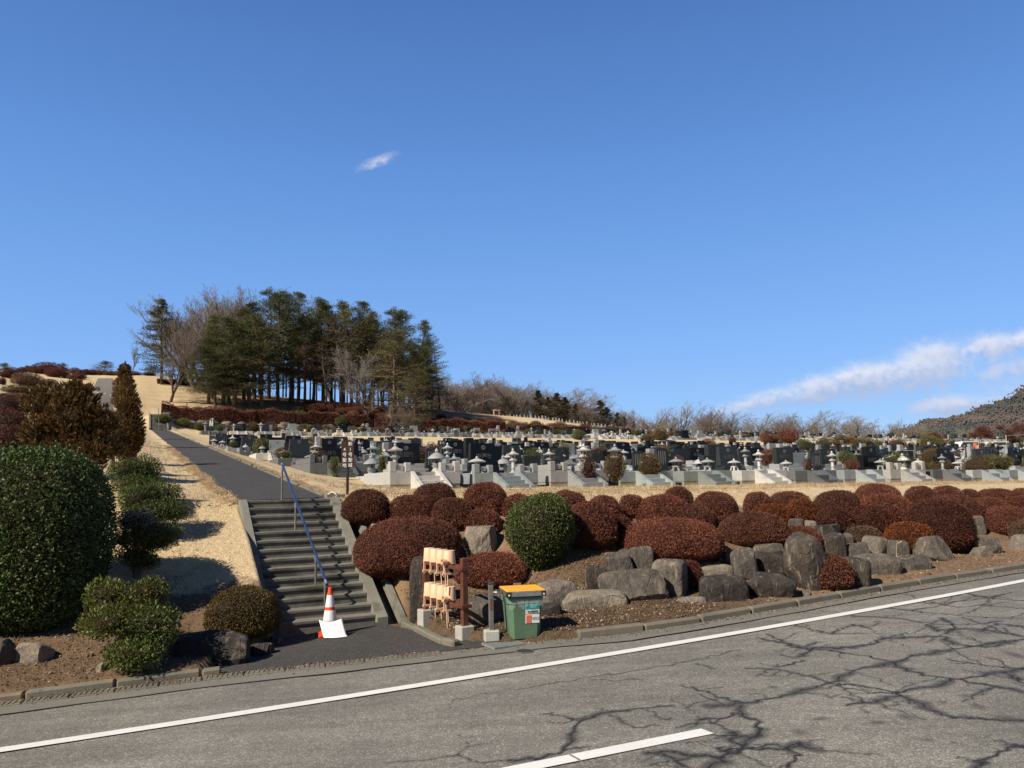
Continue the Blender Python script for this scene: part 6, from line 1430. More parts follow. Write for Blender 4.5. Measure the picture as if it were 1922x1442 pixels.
for ri, (v0, u0, pit) in enumerate(rows):
    n_ = 0
    for i in range(60):
        u = u0 + PW / 2 - .9 + i * pit
        if not vis(u, v0) or cnt['plot'] >= 296: continue
        if ri in (7, 8) and u > 112: continue
        if ri > 0 and g.uniform() < .03: continue
        n_ += 1; far_ = v0 > 42 or (ri > 2)
        k, wm = front_special.get(i, (int(g.choice([0, 1, 2, 3], p=[.4, .25, .25, .1])), walls[g.integers(len(walls))])) if ri == 0 else (int(g.choice([0, 1, 2, 3], p=[.4, .25, .25, .1])), walls[g.integers(len(walls))])
        z = wallz(u, v0); x, y = uv2xy(u, v0); rz = UA + g.normal() * .006
        hs_ = (1.0 if ri else 1.05) * g.uniform(.92, 1.1)
        where = f'{nth(n_)} plot from the path in the {nth(ri + 1)} row' if ri else f'{nth(n_)} plot from the left in the front row'
        instance('grave_plot', PLOTS[(k, wm)], (x, y, z), rz, (1, 1, hs_), f'{wdesc[wm]} granite enclosure, {where}', 'grave plot', 'walled grave plots in rows', PLOTS1[(k, wm)] if far_ else None)
        cnt['plot'] += 1; zt_ = z + WH * hs_ - .06
        # gravestone
        sk = int(g.choice([0, 1, 2, 3], p=[.38, .3, .2, .12])); sc2 = ['black', 'charcoal'][g.integers(2)]
        if ri == 0 and i < 3: sk, sc2 = [(0, 'black'), (1, 'black'), (1, 'charcoal')][i]
        if sk == 2 and g.uniform() < .55: sc2 = 'grey'
        if sk in (0, 3) and g.uniform() < .22 and ri: sc2 = 'grey'
        so = g.normal() * .15; xs, ys = uv2xy(u + so, v0 + 2.35); ss = g.uniform(.76, 1.0)
        desc = {0: 'wide slab gravestone', 1: 'slanted slab gravestone', 2: 'pillar gravestone', 3: 'stepped gravestone'}[sk]
        o = instance('gravestone', STONES[(sk, sc2)][0], (xs, ys, zt_), rz, ss, f'{sc2} {desc} on the {where}', 'gravestone', 'gravestones in rows', STONES1[(sk, sc2)] if far_ else None); cnt['stone'] += 1
        if ri <= 1 and not far_ and sk != 2:
            zt, fs, fy = STONES[(sk, sc2)][1]
            letters(NAMES[(i + ri * 3) % len(NAMES)], fs, MT['carve'], o, (0, fy, zt), rx=(-.19 if sk == 1 else 0), name='inscription', bold=.004)
        # tablet
        if g.uniform() < .45:
            xs, ys = uv2xy(u + (.98 if g.uniform() < .7 else -.98), v0 + 2.0)
            instance('name_tablet', TAB, (xs, ys, zt_), rz, g.uniform(.9, 1.2), f'dark name tablet beside the gravestone, {where}', 'tablet', 'name tablets', TAB1 if far_ else None)
        # lanterns
        for side_ in (-1, 1):
            if cnt['lan'] < 297 and (g.uniform() < (.95 if side_ < 0 else (.5 if ri == 0 else .0))):
                lk = int(g.choice([0, 1, 2], p=[.45, .3, .25])); lm = ['granite_white', 'granite', 'granite_blue'][int(g.choice([0, 1, 2], p=[.6, .25, .15]))]
                xs, ys = uv2xy(u + side_ * .85, v0 + .95 + g.uniform(-.1, .25)); cnt['lan'] += 1
                instance('stone_lantern', LANS[(lk, lm)], (xs, ys, zt_ - .01), g.uniform(0, 6), g.uniform(.62, .92), f'{["low snow-viewing", "tall", "squat"][lk]} {wdesc[lm]} lantern, {"left" if side_ < 0 else "right"} side, {nth(n_)} plot from path, {nth(ri + 1)} row', 'stone lantern', 'stone lanterns on the grave plots', LANS1[(lk, lm)] if far_ else None)
        # shrub
        if g.uniform() < (.8 if ri else .5):
            bm_ = ['ochre', 'yew_green', 'azalea', 'olive', 'azalea_mix', 'azalea_tan'][int(g.choice(6, p=[.2, .28, .16, .22, .07, .07]))]
            xs, ys = uv2xy(u + g.choice([-.85, .85]), v0 + g.uniform(.6, 1.5)); cnt['bush'] += 1; w_ = g.uniform(.7, 1.35)
            instance('plot_shrub', BP[bm_], (xs, ys, zt_ - .03), g.uniform(0, 6), (w_, w_, w_ * g.uniform(.8, 1.15)), f'{bdesc[bm_]} shrub on the {where}', 'shrub', 'shrubs on the grave plots', BP1[bm_] if far_ else None)
print('GRAVES', cnt)
# the back-to-back plots behind each line, beyond the three hundred that show largest: one mass of stones
def arrays(me):
    v = np.zeros(len(me.vertices) * 3, np.float32); me.vertices.foreach_get('co', v); D = {}
    for p_ in me.polygons: D.setdefault(len(p_.vertices), ([], [])); D[len(p_.vertices)][0].append(tuple(p_.vertices)); D[len(p_.vertices)][1].append(p_.material_index)
    return v.reshape(-1, 3), {k: (np.array(a), np.array(b)) for k, (a, b) in D.items()}, list(me.materials)
def bake(name, items, parent=None):
    cache = {}; V = []; F = {}; MI = {}; mats = []; off = 0
    for me, mtx in items:
        if me not in cache: cache[me] = arrays(me)
        v, D, ms = cache[me]; A = np.array(mtx); V.append(v @ A[:3, :3].T + A[:3, 3]); mp = []
        for m_ in ms:
            if m_ not in mats: mats.append(m_)
            mp.append(mats.index(m_))
        for k, (f, mi) in D.items(): F.setdefault(k, []).append(f + off); MI.setdefault(k, []).append(np.array(mp)[mi])
        off += len(v)
    ks = sorted(F); return ob(name, mesh_np(name, np.concatenate(V), [np.concatenate(F[k]) for k in ks], mats, mi=np.concatenate([np.concatenate(MI[k]) for k in ks])), parent)
items = []; g3 = np.random.default_rng(77)
for ri, (v0, u0, pit) in enumerate(rows):
    for i in range(60):
        u = u0 + PW / 2 - .4 + i * pit + g3.normal() * .2; v_ = v0 + 5.0
        if not vis(u, v_) or u > 125 or g3.uniform() < .12: continue
        z = wallz(u, v0) + WH - .05; x, y = uv2xy(u, v_); keys = list(STONES1); k = keys[int(g3.integers(len(keys)))]
        s_ = g3.uniform(.75, 1.02); M_ = Matrix.Translation((x, y, z)) @ Matrix.Rotation(UA + math.pi + g3.normal() * .02, 4, 'Z') @ Matrix.Diagonal((s_, s_, s_ * g3.uniform(.9, 1.15), 1))
        items.append((STONES1[k], M_))
        wk = list(PLOTS1)[int(g3.integers(len(PLOTS1)))]; x2, y2 = uv2xy(u, v0 + 6.9); items.append((PLOTS1[wk], Matrix.Translation((x2, y2, z - WH + .05)) @ Matrix.Rotation(UA + math.pi, 4, 'Z')))
        for du, dv in ((g3.choice([-.9, .9]), 1.1), (g3.choice([-.6, 1.0]), .2)):
            if g3.uniform() < .6:
                lk = list(LANS1)[int(g3.integers(len(LANS1)))]; x3, y3 = uv2xy(u + du, v_ + dv); q_ = g3.uniform(.6, 1.0); items.append((LANS1[lk], Matrix.Translation((x3, y3, z)) @ Matrix.Rotation(g3.uniform(0, 6), 4, 'Z') @ Matrix.Diagonal((q_, q_, q_, 1))))
o = bake('back_row_graves', items); tag(o, 'mass of back-to-back gravestones, walls and lanterns behind each line of plots', 'graves', kind='stuff')
# larger clipped bushes inside the front rows, traced
MIDB = [(1133, 1176, 850, 892, 31, 'ochre', 'brown-green clipped bush behind the fourth front plot'), (1198, 1242, 850, 890, 33, 'ochre', 'brown-green clipped bush standing over the front wall near the middle'),
 (1693, 1748, 860, 898, 44, 'ochre', 'left of the twin brown-green bushes over the dark wall'), (1742, 1792, 863, 898, 45, 'ochre', 'right of the twin brown-green bushes over the dark wall'), (1728, 1782, 842, 868, 52, 'ochre', 'brown-green bush behind the twin bushes'),
 (1810, 1886, 856, 896, 46, 'ochre', 'broad brown-green dome over the wall near the right border'), (848, 880, 832, 856, 45, 'ochre', 'brown-green ball in the second row left of centre'), (795, 830, 833, 858, 46, 'ochre', 'brown-green ball in the second row, farther left'),
 (616, 640, 858, 880, 33, 'yew_green', 'small round green bush left of the brown sign'), (475, 498, 826, 846, 55, 'olive', 'yellow-green bush among the fourth row stones near the path'), (515, 548, 840, 858, 47, 'azalea_mix', 'spreading dwarf maple-red bush near the path'),
 (706, 728, 850, 878, 31, 'yew_green', 'upright green bush left of the first front gravestone'), (1088, 1120, 855, 885, 31, 'azalea_mix', 'loose red-brown bush on the third front plot'), (1259, 1285, 855, 878, 36, 'azalea', 'red bush behind the front row near the middle'), (772, 800, 853, 876, 31, 'olive', 'loose olive bush right of the first front gravestone'),
 (1508, 1530, 860, 885, 42, 'azalea_mix', 'loose red bush on the front row in the right half'), (1500, 1524, 825, 845, 78, 'yew_green', 'upright green shrub among the farther stones'), (1430, 1462, 843, 858, 60, 'azalea', 'red shrub among the middle rows')]
for i, (x0, x1, y0, y1, Y_, mt_, lab) in enumerate(MIDB):
    c = at((x0 + x1) / 2, y1, Y_); s = Y_ / FPX; rx = (x1 - x0) / 2 * s; hh = (y1 - y0) * s + .3
    bush_obj('clipped_bush', (c[0], c[1], c[2] - .3), rx, rx * .9, hh, int(np.clip(5200 * rx * hh, 1200, 9000)), .05, 1000 + i, mt_, lab, 'bush', 'clipped bushes between the graves', amp=.09, fmax=7, under=.45, taper=.4)
# ---------------------------------------------------------------- hedge, rocks and shrubs on the bank behind the graves
def gp_v(px, v):
    """point on the terrain on the line v=const seen in pixel column px"""
    us = np.linspace(-40, 240, 1400); x, y = uv2xy(us, np.full_like(us, v)); z = T(us, np.full_like(us, v))
    best = min(range(len(us)), key=lambda i: abs(proj((x[i], y[i], z[i]))[0] - px) if y[i] > 5 else 1e9); return np.array([x[best], y[best], z[best]]), us[best]
def hedge(px0, px1, v, h, wdt, mat, label, seed, n=16000, leaf=.16):
    g = np.random.default_rng(seed); (a, ua), (b_, ub) = gp_v(px0, v), gp_v(px1, v)
    L = abs(ub - ua); n = int(L * 330); t = g.uniform(0, 1, n); u = ua + (ub - ua) * t; k = lambda uu: h * (1 + .14 * np.sin(uu * .8 + seed) + .1 * np.sin(uu * 2.1))
    face = g.uniform(size=n); vv = np.where(face < .5, -wdt / 2 + .1 * g.normal(size=n), g.uniform(-wdt / 2, wdt / 2, n)); hh = k(u); zz = np.where(face < .5, g.uniform(0, 1, n) * hh, hh * (1 - .18 * (2 * vv / wdt) ** 2))
    vv += .25 * np.sin(u * .6); x, y = uv2xy(u, v + vv); P = np.stack([x, y, T(u, np.full_like(u, v)) + zz - .1], 1); c = np.array([a[0], a[1], a[2]])
    V, F = leaves(P - c, g.normal(size=P.shape) * .6 + [0, 0, .3], leaf, leaf * .6, g)
    root = empty('hedge', tuple(c)); tag(root, label, 'hedge', 'long clipped azalea hedges across the slope')
    ob('foliage', mesh_np('foliage', V, F, MT[mat], attrs={'rnd': np.repeat(g.beta(2, 2.3, n), 4)}), root)
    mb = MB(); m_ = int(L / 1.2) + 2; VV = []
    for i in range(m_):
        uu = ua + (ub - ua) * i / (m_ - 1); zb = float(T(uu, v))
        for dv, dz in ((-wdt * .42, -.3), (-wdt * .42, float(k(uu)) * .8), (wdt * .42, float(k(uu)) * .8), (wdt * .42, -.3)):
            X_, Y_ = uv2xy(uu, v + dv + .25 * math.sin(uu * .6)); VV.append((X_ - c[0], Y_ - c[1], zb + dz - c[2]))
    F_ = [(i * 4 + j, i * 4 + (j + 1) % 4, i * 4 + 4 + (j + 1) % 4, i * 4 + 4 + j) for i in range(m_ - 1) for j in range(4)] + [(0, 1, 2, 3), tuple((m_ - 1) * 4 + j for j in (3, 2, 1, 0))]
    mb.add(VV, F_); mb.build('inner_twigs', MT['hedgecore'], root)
hedge(302, 476, 102.5, 1.9, 2.4, 'azalea', 'dark red clipped hedge starting at the far steps', 1)
hedge(470, 705, 102.8, 1.8, 2.4, 'azalea', 'dark red clipped hedge below the middle of the pine wood', 2)
hedge(700, 945, 102.0, 1.7, 2.4, 'azalea', 'dark red clipped hedge below the right end of the pine wood', 3)
hedge(960, 1185, 101.0, 1.5, 2.2, 'azalea', 'dark red clipped hedge beneath the open straw slope', 4)
hedge(296, 430, 133, .8, 1.6, 'azalea_far', 'thin low dark hedge crossing the slope behind the lone bare tree', 5, leaf=.2)
g = np.random.default_rng(61)
FB = {}
for i, mt_ in enumerate(['azalea_far', 'azalea', 'azalea_tan', 'olive', 'ochre', 'yew_green', 'azalea_orange']):
    for j in range(2):
        (V, F, rn), (CV, CF) = clipped(.5, .5, .62, 4200, .036, 1200 + i * 3 + j, amp=.06, fmax=5, p=2.4, under=.38, taper=.2, wid=.75)
        FB[(mt_, j)] = merged('bush', [('a', mesh_np('f', V, F, MT[mt_], attrs={'rnd': rn})), ('b', mesh_np('c', CV, CF, MT['hedgecore' if 'azalea' in mt_ else 'twigcore'], True))])
        a_ = FB[(mt_, j)].attributes.new('rnd', 'FLOAT', 'POINT'); a_.data.foreach_set('value', np.concatenate([rn, np.zeros(len(CV))]).astype(np.float32))
fbd = {'azalea_far': 'dull purple-brown', 'azalea': 'dark red', 'azalea_tan': 'bare tan', 'olive': 'olive green', 'ochre': 'brownish green', 'yew_green': 'dark green', 'azalea_orange': 'rusty orange'}
for (mk_, me_) in BP1.items():           # the merged plot shrubs need their leaf tone too
    n_ = len(me_.vertices); src = BP[mk_][0][1]; a0 = np.zeros(len(src.vertices), np.float32); src.attributes['rnd'].data.foreach_get('value', a0)
    a_ = me_.attributes.new('rnd', 'FLOAT', 'POINT'); a_.data.foreach_set('value', np.concatenate([a0, np.zeros(n_ - len(a0), np.float32)]))
def far_bush(p, w_, hgt, mt_, label, group, cat='bush'):
    o = ob('azalea_bush' if 'azalea' in mt_ else 'clipped_bush', FB[(mt_, int(g.integers(2)))], None, (p[0], p[1], p[2] - .1), g.uniform(0, 6.28), (w_ / 1.0, w_ / 1.0 * g.uniform(.8, 1.1), hgt / .62)); return tag(o, label, cat, group)
# row of shrubs and rocks at the foot of the hedge bank
n1 = n2 = n3 = 0
px = 306
while px < 1250:
    v = 98.6 + g.uniform(-.8, .8); p, _ = gp_v(px, v); mt_ = ['yew_green', 'azalea', 'ochre', 'azalea', 'olive', 'azalea_tan'][int(g.choice(6, p=[.25, .25, .15, .1, .2, .05]))]; w_ = g.uniform(1.4, 2.4); n1 += 1
    far_bush(p, w_, w_ * .62, mt_, f'{fbd[mt_]} clipped shrub below the long hedge, {nth(min(n1, 59))} from the far steps', 'shrubs at the foot of the hedge bank'); px += w_ / p[1] * FPX * g.uniform(.75, 1.3)
RM = []
for i in range(4):
    V, F = rock_mesh(700 + i, 13, .05, ICO3, .76); RM.append(mesh_np('rock', V, F, MT['rock_pale' if i % 2 else 'rock'], True))
px = 312
while px < 700:
    v = 100.0 + g.uniform(-.3, .3); p, _ = gp_v(px, v); r = g.uniform(.45, .9); n2 += 1
    o = ob('rock', RM[int(g.integers(4))], None, (p[0], p[1], p[2] + r * .3), g.uniform(0, 6), (r * 1.2, r, r * .8)); tag(o, f'grey boulder in the bank under the hedge, {nth(n2)} from the far steps', 'rock', 'boulders in the bank under the long hedge'); px += r * 2.2 / p[1] * FPX * g.uniform(.9, 1.3)
# shrubs above the hedge
for k_, (v, a_, b_, step) in enumerate([(105.5, 330, 1180, 30), (108.5, 560, 1200, 42)]):
    px = a_; n3 = 0
    while px < b_:
        p, _ = gp_v(px, v + g.uniform(-.8, .8)); mt_ = ['azalea_tan', 'azalea', 'olive', 'azalea_far', 'ochre'][int(g.choice(5, p=[.4, .2, .12, .18, .1]))]; w_ = g.uniform(1.6, 2.6); n3 += 1
        far_bush(p, w_, w_ * .55, mt_, f'{fbd[mt_]} dome {"just above the long hedge" if k_ == 0 else "on the second line above the long hedge"}, {nth(n3)} from the left', 'domes above the long hedge'); px += step * g.uniform(.5, 1.2)
for i in range(16):
    px = 585 + (i % 8) * 17 + g.uniform(-5, 5); p, _ = gp_v(px, 109.5 + 2.4 * (i // 8)); w_ = g.uniform(2, 3.2)
    far_bush(p, w_, w_ * .5, 'azalea', f'dark red azalea in the shaded patch below the pines, {"lower" if i < 8 else "upper"} line, {nth(i % 8 + 1)} from the left', 'azaleas below the pines')
# far steps at the head of the path
x_, y_ = uv2xy(0.02, 96.0); fs = empty('far_staircase', (x_, y_, 10.83), UA); tag(fs, 'grey concrete steps at the far top end of the sloping path', 'steps')
mb = MB()
for i in range(17): mb.bbox(-1.0, 1.0, i * .3, i * .3 + .34, -.4 + i * .15, (i + 1) * .15, .01)
mb.build('step', MT['concrete_step'], fs)
for x0 in (-1.2, 1.0):
    mb = MB(); V = [(x0, -.1, -.3), (x0, -.1, .25), (x0, 5.1, 2.8), (x0, 5.1, -.3), (x0 + .2, -.1, -.3), (x0 + .2, -.1, .25), (x0 + .2, 5.1, 2.8), (x0 + .2, 5.1, -.3)]; mb.add(V, [(0, 1, 2, 3), (7, 6, 5, 4), (0, 4, 5, 1), (1, 5, 6, 2), (2, 6, 7, 3), (3, 7, 4, 0)]); mb.build('side_wall', MT['concrete'], fs)
hr2 = empty('handrail', (x_, y_, 10.83), UA); tag(hr2, 'pale metal handrail on the far steps at the head of the path', 'handrail')
mb = MB(); mb.tube((0, -.1, .95), (0, 5.1, 3.5), .04, n=8); mb.build('rail', MT['steel'], hr2)
for y in (-.1, 2.4, 5.0): mb = MB(); mb.tube((0, y, -.1), (0, y, .95 + (y + .1) * .49), .035, n=8); mb.build('post', MT['steel'], hr2)
# pail racks far up the slope
def far_rack(px, py, wpx, Y, rows_, label, n):
    p = at(px, py, Y); z = Txy(p[0], p[1]); s = Y / FPX; w_ = wpx * s; o = empty('bucket_rack', (p[0], p[1], z), 0); tag(o, label, 'rack', 'distant pail racks')
    H_ = .5 + rows_ * .75
    for x in (-w_ / 2, w_ / 2): mb = MB(); mb.box(x - .05, x + .05, -.05, .05, -.3, H_ + .2); mb.build('post', MT['brown_paint'], o)
    for r_ in range(rows_):
        mb = MB(); mb.box(-w_ / 2 + .051, w_ / 2 - .051, -.08, .08, .5 + r_ * .75, .56 + r_ * .75); mb.build('shelf_rail', MT['brown_paint'], o)
        for i in range(n):
            q = empty('upturned_pail', (p[0] - w_ / 2 + .25 + (w_ - .5) * i / max(1, n - 1), p[1], z + .57 + r_ * .75)); tag(q, f'{ordn[min(i, 4)]} pale pail, {"upper" if r_ else "lower"} shelf of the {"two-shelf" if rows_ > 1 else label.split(", ")[1].split(" ")[0]} distant rack', 'pail', 'pails on the distant racks')
            mb = MB(); mb.lathe([(.17, 0), (.15, .33), (.1, .34)], 12); mb.build('body', MT['pail'], q, smooth=True)
far_rack(338, 755, 26, 110, 2, 'two-shelf rack of pale pails on the slope below the lone bare tree', 5)
for px, py, lb in [(445, 768, 'small rack of pails above the hedge, left one'), (512, 773, 'small rack of pails above the hedge, middle one'), (572, 776, 'small rack of pails above the hedge, right one')]: far_rack(px, py, 10, 108, 1, lb, 2)

# ---------------------------------------------------------------- trees
def tree_proto(name, trunkV, fol, barkm):
    parts = []
    V, F = tubes(trunkV, 6); parts.append(('trunk', mesh_np('trunk', V, F, MT[barkm], True)))
    if fol is not None: parts.append(('crown', mesh_np('crown', fol[0], fol[1], MT[fol[3]], attrs={'rnd': fol[2]})))
    return parts
def bare_proto(seed, h, twigm='twig', barkm='bark', **k):
    a, b_ = grow(seed, h, **k); V, F = tubes(a, 5); V2, F2 = tubes(b_, 3)
    return [('trunk', mesh_np('trunk', V, F, MT[barkm], True)), ('crown', mesh_np('crown', V2, F2, MT[twigm], True))]
PINES = []
for i in range(5):
    s_, f_ = pine(40 + i, 16, crown=[.72, .8, .62, .68, .78][i], width=[.25, .3, .24, .26, .31][i], nb=[66, 74, 56, 62, 78][i], lean=.04, pads=7, pn=26, L=.24, pad=1.0, flat=.26, taper_top=.16, droop=.05)
    PINES.append(tree_proto('pine', s_, (*f_, 'pine'), 'bark_red' if i in (1, 3) else 'bark'))
PB = []
for i in range(2):
    s_, f_ = pine(60 + i, 15, crown=.7, width=.2, nb=44, lean=.04, pads=5, pn=14, L=.28, pad=.9, flat=.2); PB.append(tree_proto('pine', s_, (*f_, 'pine_brown'), 'bark'))
s_, f_ = pine(70, 17, crown=.86, width=.25, nb=70, lean=.02, pads=6, pn=30, L=.3, pad=.9, flat=.18, droop=.12, taper_top=.12); FIR = tree_proto('fir', s_, (*f_, 'pine'), 'bark')
s_, f_ = pine(71, 15, crown=.9, width=.2, nb=60, lean=.02, pads=6, pn=40, L=.3, pad=.8, flat=.5, taper_top=.08); CED = tree_proto('cedar', s_, (*f_, 'cedar'), 'bark')
s_, f_ = pine(72, 14, crown=.8, width=.24, nb=30, lean=.05, pads=5, pn=9, L=.22, pad=.6, flat=.15, one_side=-.2, droop=.1); LAR = tree_proto('larch', s_, (*f_, 'pine_brown'), 'bark')
BARE = [bare_proto(80, 15, 'twig', lv=(11, 6, 5, 4, 3), ln=(.55, .5, .5, .5, .5), r0=.015, rmin=.005, spread=.6, up=.55, wig=.12, first=.28), bare_proto(81, 15, 'twig_grey', lv=(12, 6, 5, 4, 3), ln=(.55, .5, .5, .5, .5), r0=.015, rmin=.005, spread=.58, up=.6, wig=.12, first=.25), bare_proto(82, 14, 'twig_red', lv=(12, 7, 6, 4), spread=.66, up=.45, wig=.16, first=.22),
        bare_proto(83, 9, 'twig', lv=(13, 8, 6, 4), spread=.85, up=.3, wig=.13, first=.12, ln=(.6, .5, .5, .5), r0=.022, rmin=.012), bare_proto(84, 9, 'twig_grey', lv=(13, 8, 6, 4), spread=.8, up=.35, wig=.13, first=.15, ln=(.58, .5, .5, .5), r0=.022, rmin=.012), bare_proto(85, 8, 'twig_red', lv=(10, 7, 6, 3), spread=.85, up=.2, wig=.22, first=.1, ln=(.65, .55, .5, .5), r0=.016, rmin=.010, stems=3)]
def protoh(pr): return max(v for n_, m_ in pr for v in [max(q[2] for q in (m_.vertices[i].co for i in range(0, len(m_.vertices), 7)))])
PH = {}
def plant_tree(pr, px, ytop, ybase, Y, name, label, group, cat='tree', wide=1.0, rz=None):
    if id(pr) not in PH: PH[id(pr)] = protoh(pr)
    p = at(px, ybase, Y); z = Txy(p[0], p[1]); H_ = at(px, ytop, Y)[2] - z
    if H_ < .5: print('TREE LOW', label, H_); return
    s_ = H_ / PH[id(pr)]; o = empty(name, (p[0], p[1], z), g.uniform(0, 6.28) if rz is None else rz, (s_ * wide, s_ * wide, s_)); tag(o, label, cat, group)
    for n_, m_ in pr: ob(n_, m_, o)
    return o
GW = 'trees of the pine wood on the hilltop'
# front line of pines: (px, top, base, depth, kind)
WOOD = [(430, 588, 745, 123, 0, 1.25), (398, 612, 742, 124, 1, 1.1), (458, 572, 745, 126, 1, 1.1), (478, 566, 742, 130, 2, 1.05), (505, 541, 740, 134, 3, 1.0), (522, 556, 742, 130, 0, 1.0), (545, 549, 742, 134, 4, 1.0), (560, 548, 745, 138, 2, .9), (588, 558, 745, 136, 1, 1.0), (572, 590, 748, 130, 3, 1.0),
        (606, 566, 748, 134, 0, .95), (622, 570, 748, 138, 4, .95), (645, 562, 750, 136, 3, 1.0), (660, 580, 752, 132, 1, .95), (684, 565, 752, 138, 2, 1.0), (700, 575, 755, 134, 0, 1.05), (718, 592, 756, 136, 4, .95), (742, 578, 758, 136, 3, 1.05), (758, 582, 760, 140, 1, 1.0), (776, 602, 764, 137, 0, .95), (786, 636, 768, 135, 4, 1.05), (768, 655, 772, 128, 1, 1.0), (800, 655, 772, 134, 0, 1.0), (812, 690, 775, 132, 1, 1.2), (392, 628, 742, 120, 1, 1.6), (418, 600, 744, 121, 4, 1.5), (440, 612, 746, 120, 1, 1.5), (470, 598, 746, 122, 4, 1.4), (492, 590, 745, 123, 1, 1.3), (405, 650, 744, 118, 4, 1.5), (738, 620, 764, 126, 1, 1.3)]
for i, (px, yt, yb, Y_, k_, wd) in enumerate(WOOD):
    plant_tree(PINES[k_], px, yt, yb, Y_, 'pine_tree', f'green pine of the hilltop wood, {nth(i + 1)} along from its left end', GW, wide=wd)
for i, (px, yt, yb, Y_, k_, wd) in enumerate([(548, 590, 747, 131, 0, 1.1), (640, 590, 752, 131, 1, 1.2), (672, 600, 752, 134, 0, 1.1), (732, 620, 758, 132, 1, 1.0), (610, 640, 748, 128, 1, 1.2), (700, 640, 756, 131, 0, 1.1), (560, 650, 747, 128, 0, 1.1), (520, 660, 745, 127, 1, 1.1), (750, 640, 760, 131, 0, 1.1)]):
    plant_tree(PB[k_], px, yt, yb, Y_, 'pine_tree', f'brown half-dead pine inside the hilltop wood, {nth(i + 1)} in planting order from the left group', GW, wide=wd)
for i in range(34):      # slim trunks standing deeper in the wood
    px = 440 + i * 11.2 + g.uniform(-4, 4); plant_tree(PINES[2] if i % 3 else PB[0], px, 600 + 20 * g.uniform() + max(0, px - 700) * .5, 748, 143 + g.uniform(0, 14), 'pine_tree', f'slim dark pine deep in the hilltop wood, {nth(i + 1)} from the left', 'slim pines deep in the hilltop wood', wide=.7)
plant_tree(FIR, 303, 562, 722, 135, 'fir_tree', 'layered dark fir at the left end of the hilltop wood', GW, wide=1.15)
for i, (px, yt, yb, Y_, k_, wd) in enumerate([(345, 556, 735, 140, 1, 1.2), (372, 550, 738, 136, 0, 1.2), (400, 546, 738, 141, 1, 1.25), (428, 546, 740, 138, 0, 1.2), (452, 552, 742, 142, 1, 1.2), (330, 590, 732, 134, 2, 1.1), (386, 590, 740, 130, 2, 1.0), (470, 560, 745, 145, 0, 1.1), (360, 570, 735, 146, 1, 1.1), (414, 556, 738, 147, 0, 1.1), (625, 566, 745, 148, 1, 1.1), (690, 580, 750, 148, 0, 1.1), (338, 575, 733, 137, 0, 1.3), (352, 562, 735, 145, 1, 1.3), (365, 558, 736, 134, 1, 1.3), (394, 550, 738, 144, 0, 1.3), (420, 552, 740, 134, 1, 1.3), (440, 550, 741, 146, 0, 1.3), (462, 556, 742, 136, 1, 1.2)]):
    plant_tree(BARE[k_], px, yt, yb, Y_, 'bare_tree', f'tall bare tree of the hilltop wood, {nth(i + 1)} of the leafless group', 'bare trees of the hilltop wood', wide=wd * 1.45)
plant_tree(BARE[3], 320, 612, 737, 118, 'bare_tree', 'lone bare tree with a flared trunk in front of the fir', GW, wide=1.0)
plant_tree(BARE[1], 248, 640, 705, 150, 'bare_tree', 'thin bare tree standing alone left of the hilltop wood', GW)
plant_tree(BARE[4], 697, 655, 762, 122, 'bare_tree', 'pale-trunked bare tree in front of the pines', GW, wide=.9)
plant_tree(LAR, 825, 632, 745, 150, 'larch_tree', 'nearly dead slender conifer with branches on one side, right of the wood', GW, rz=0)
plant_tree(PINES[1], 776, 690, 778, 116, 'pine_tree', 'small pine with a bent pale trunk at the wood edge', GW, wide=1.1)
plant_tree(PB[1], 792, 692, 780, 117, 'pine_tree', 'reddish brown pine with a bent trunk at the wood edge', GW, wide=1.6)
plant_tree(BARE[5], 742, 745, 778, 117, 'bare_tree', 'low dark bare shrub tree at the foot of the wood', GW, wide=1.2)
# right-hand wood on the ridge
n_ = 0
for i in range(62):
    px = 830 + i * 6.4 + g.uniform(-4, 4); f = (px - 832) / 390
    yt = np.interp(px, [830, 860, 930, 1000, 1060, 1110, 1160, 1200, 1230], [728, 716, 716, 732, 748, 768, 782, 794, 800]) + g.uniform(-14, 2); yb = np.interp(px, [830, 1230], [785, 818]); n_ += 1
    plant_tree(BARE[[2, 0, 1, 4][int(g.choice(4, p=[.35, .25, .2, .2]))]], px, yt, yb, 172 + g.uniform(0, 26), 'bare_tree', f'brown bare tree of the ridge wood right of the pines, {nth(n_)} from the left', 'bare trees of the ridge wood', wide=g.uniform(1.5, 2.1))
for i, (px, yt, wd) in enumerate([(1012, 732, 1.0), (1030, 745, .9), (1047, 737, 1.2), (1062, 745, 1.1), (1082, 757, .9), (1128, 751, 1.3), (1140, 764, 1.3), (1160, 774, 1.0), (1172, 782, .9), (1098, 775, .8), (1190, 790, .8)]):
    plant_tree(CED, px, yt, 805, 168, 'cedar_tree', f'pointed rusty green cedar of the ridge wood, {nth(i + 1)} from the left', 'cedars of the ridge wood', wide=wd * 1.5)
plant_tree(BARE[1], 1096, 742, 800, 195, 'bare_tree', 'pale thin bare tree rising between the ridge cedars', 'bare trees of the ridge wood')
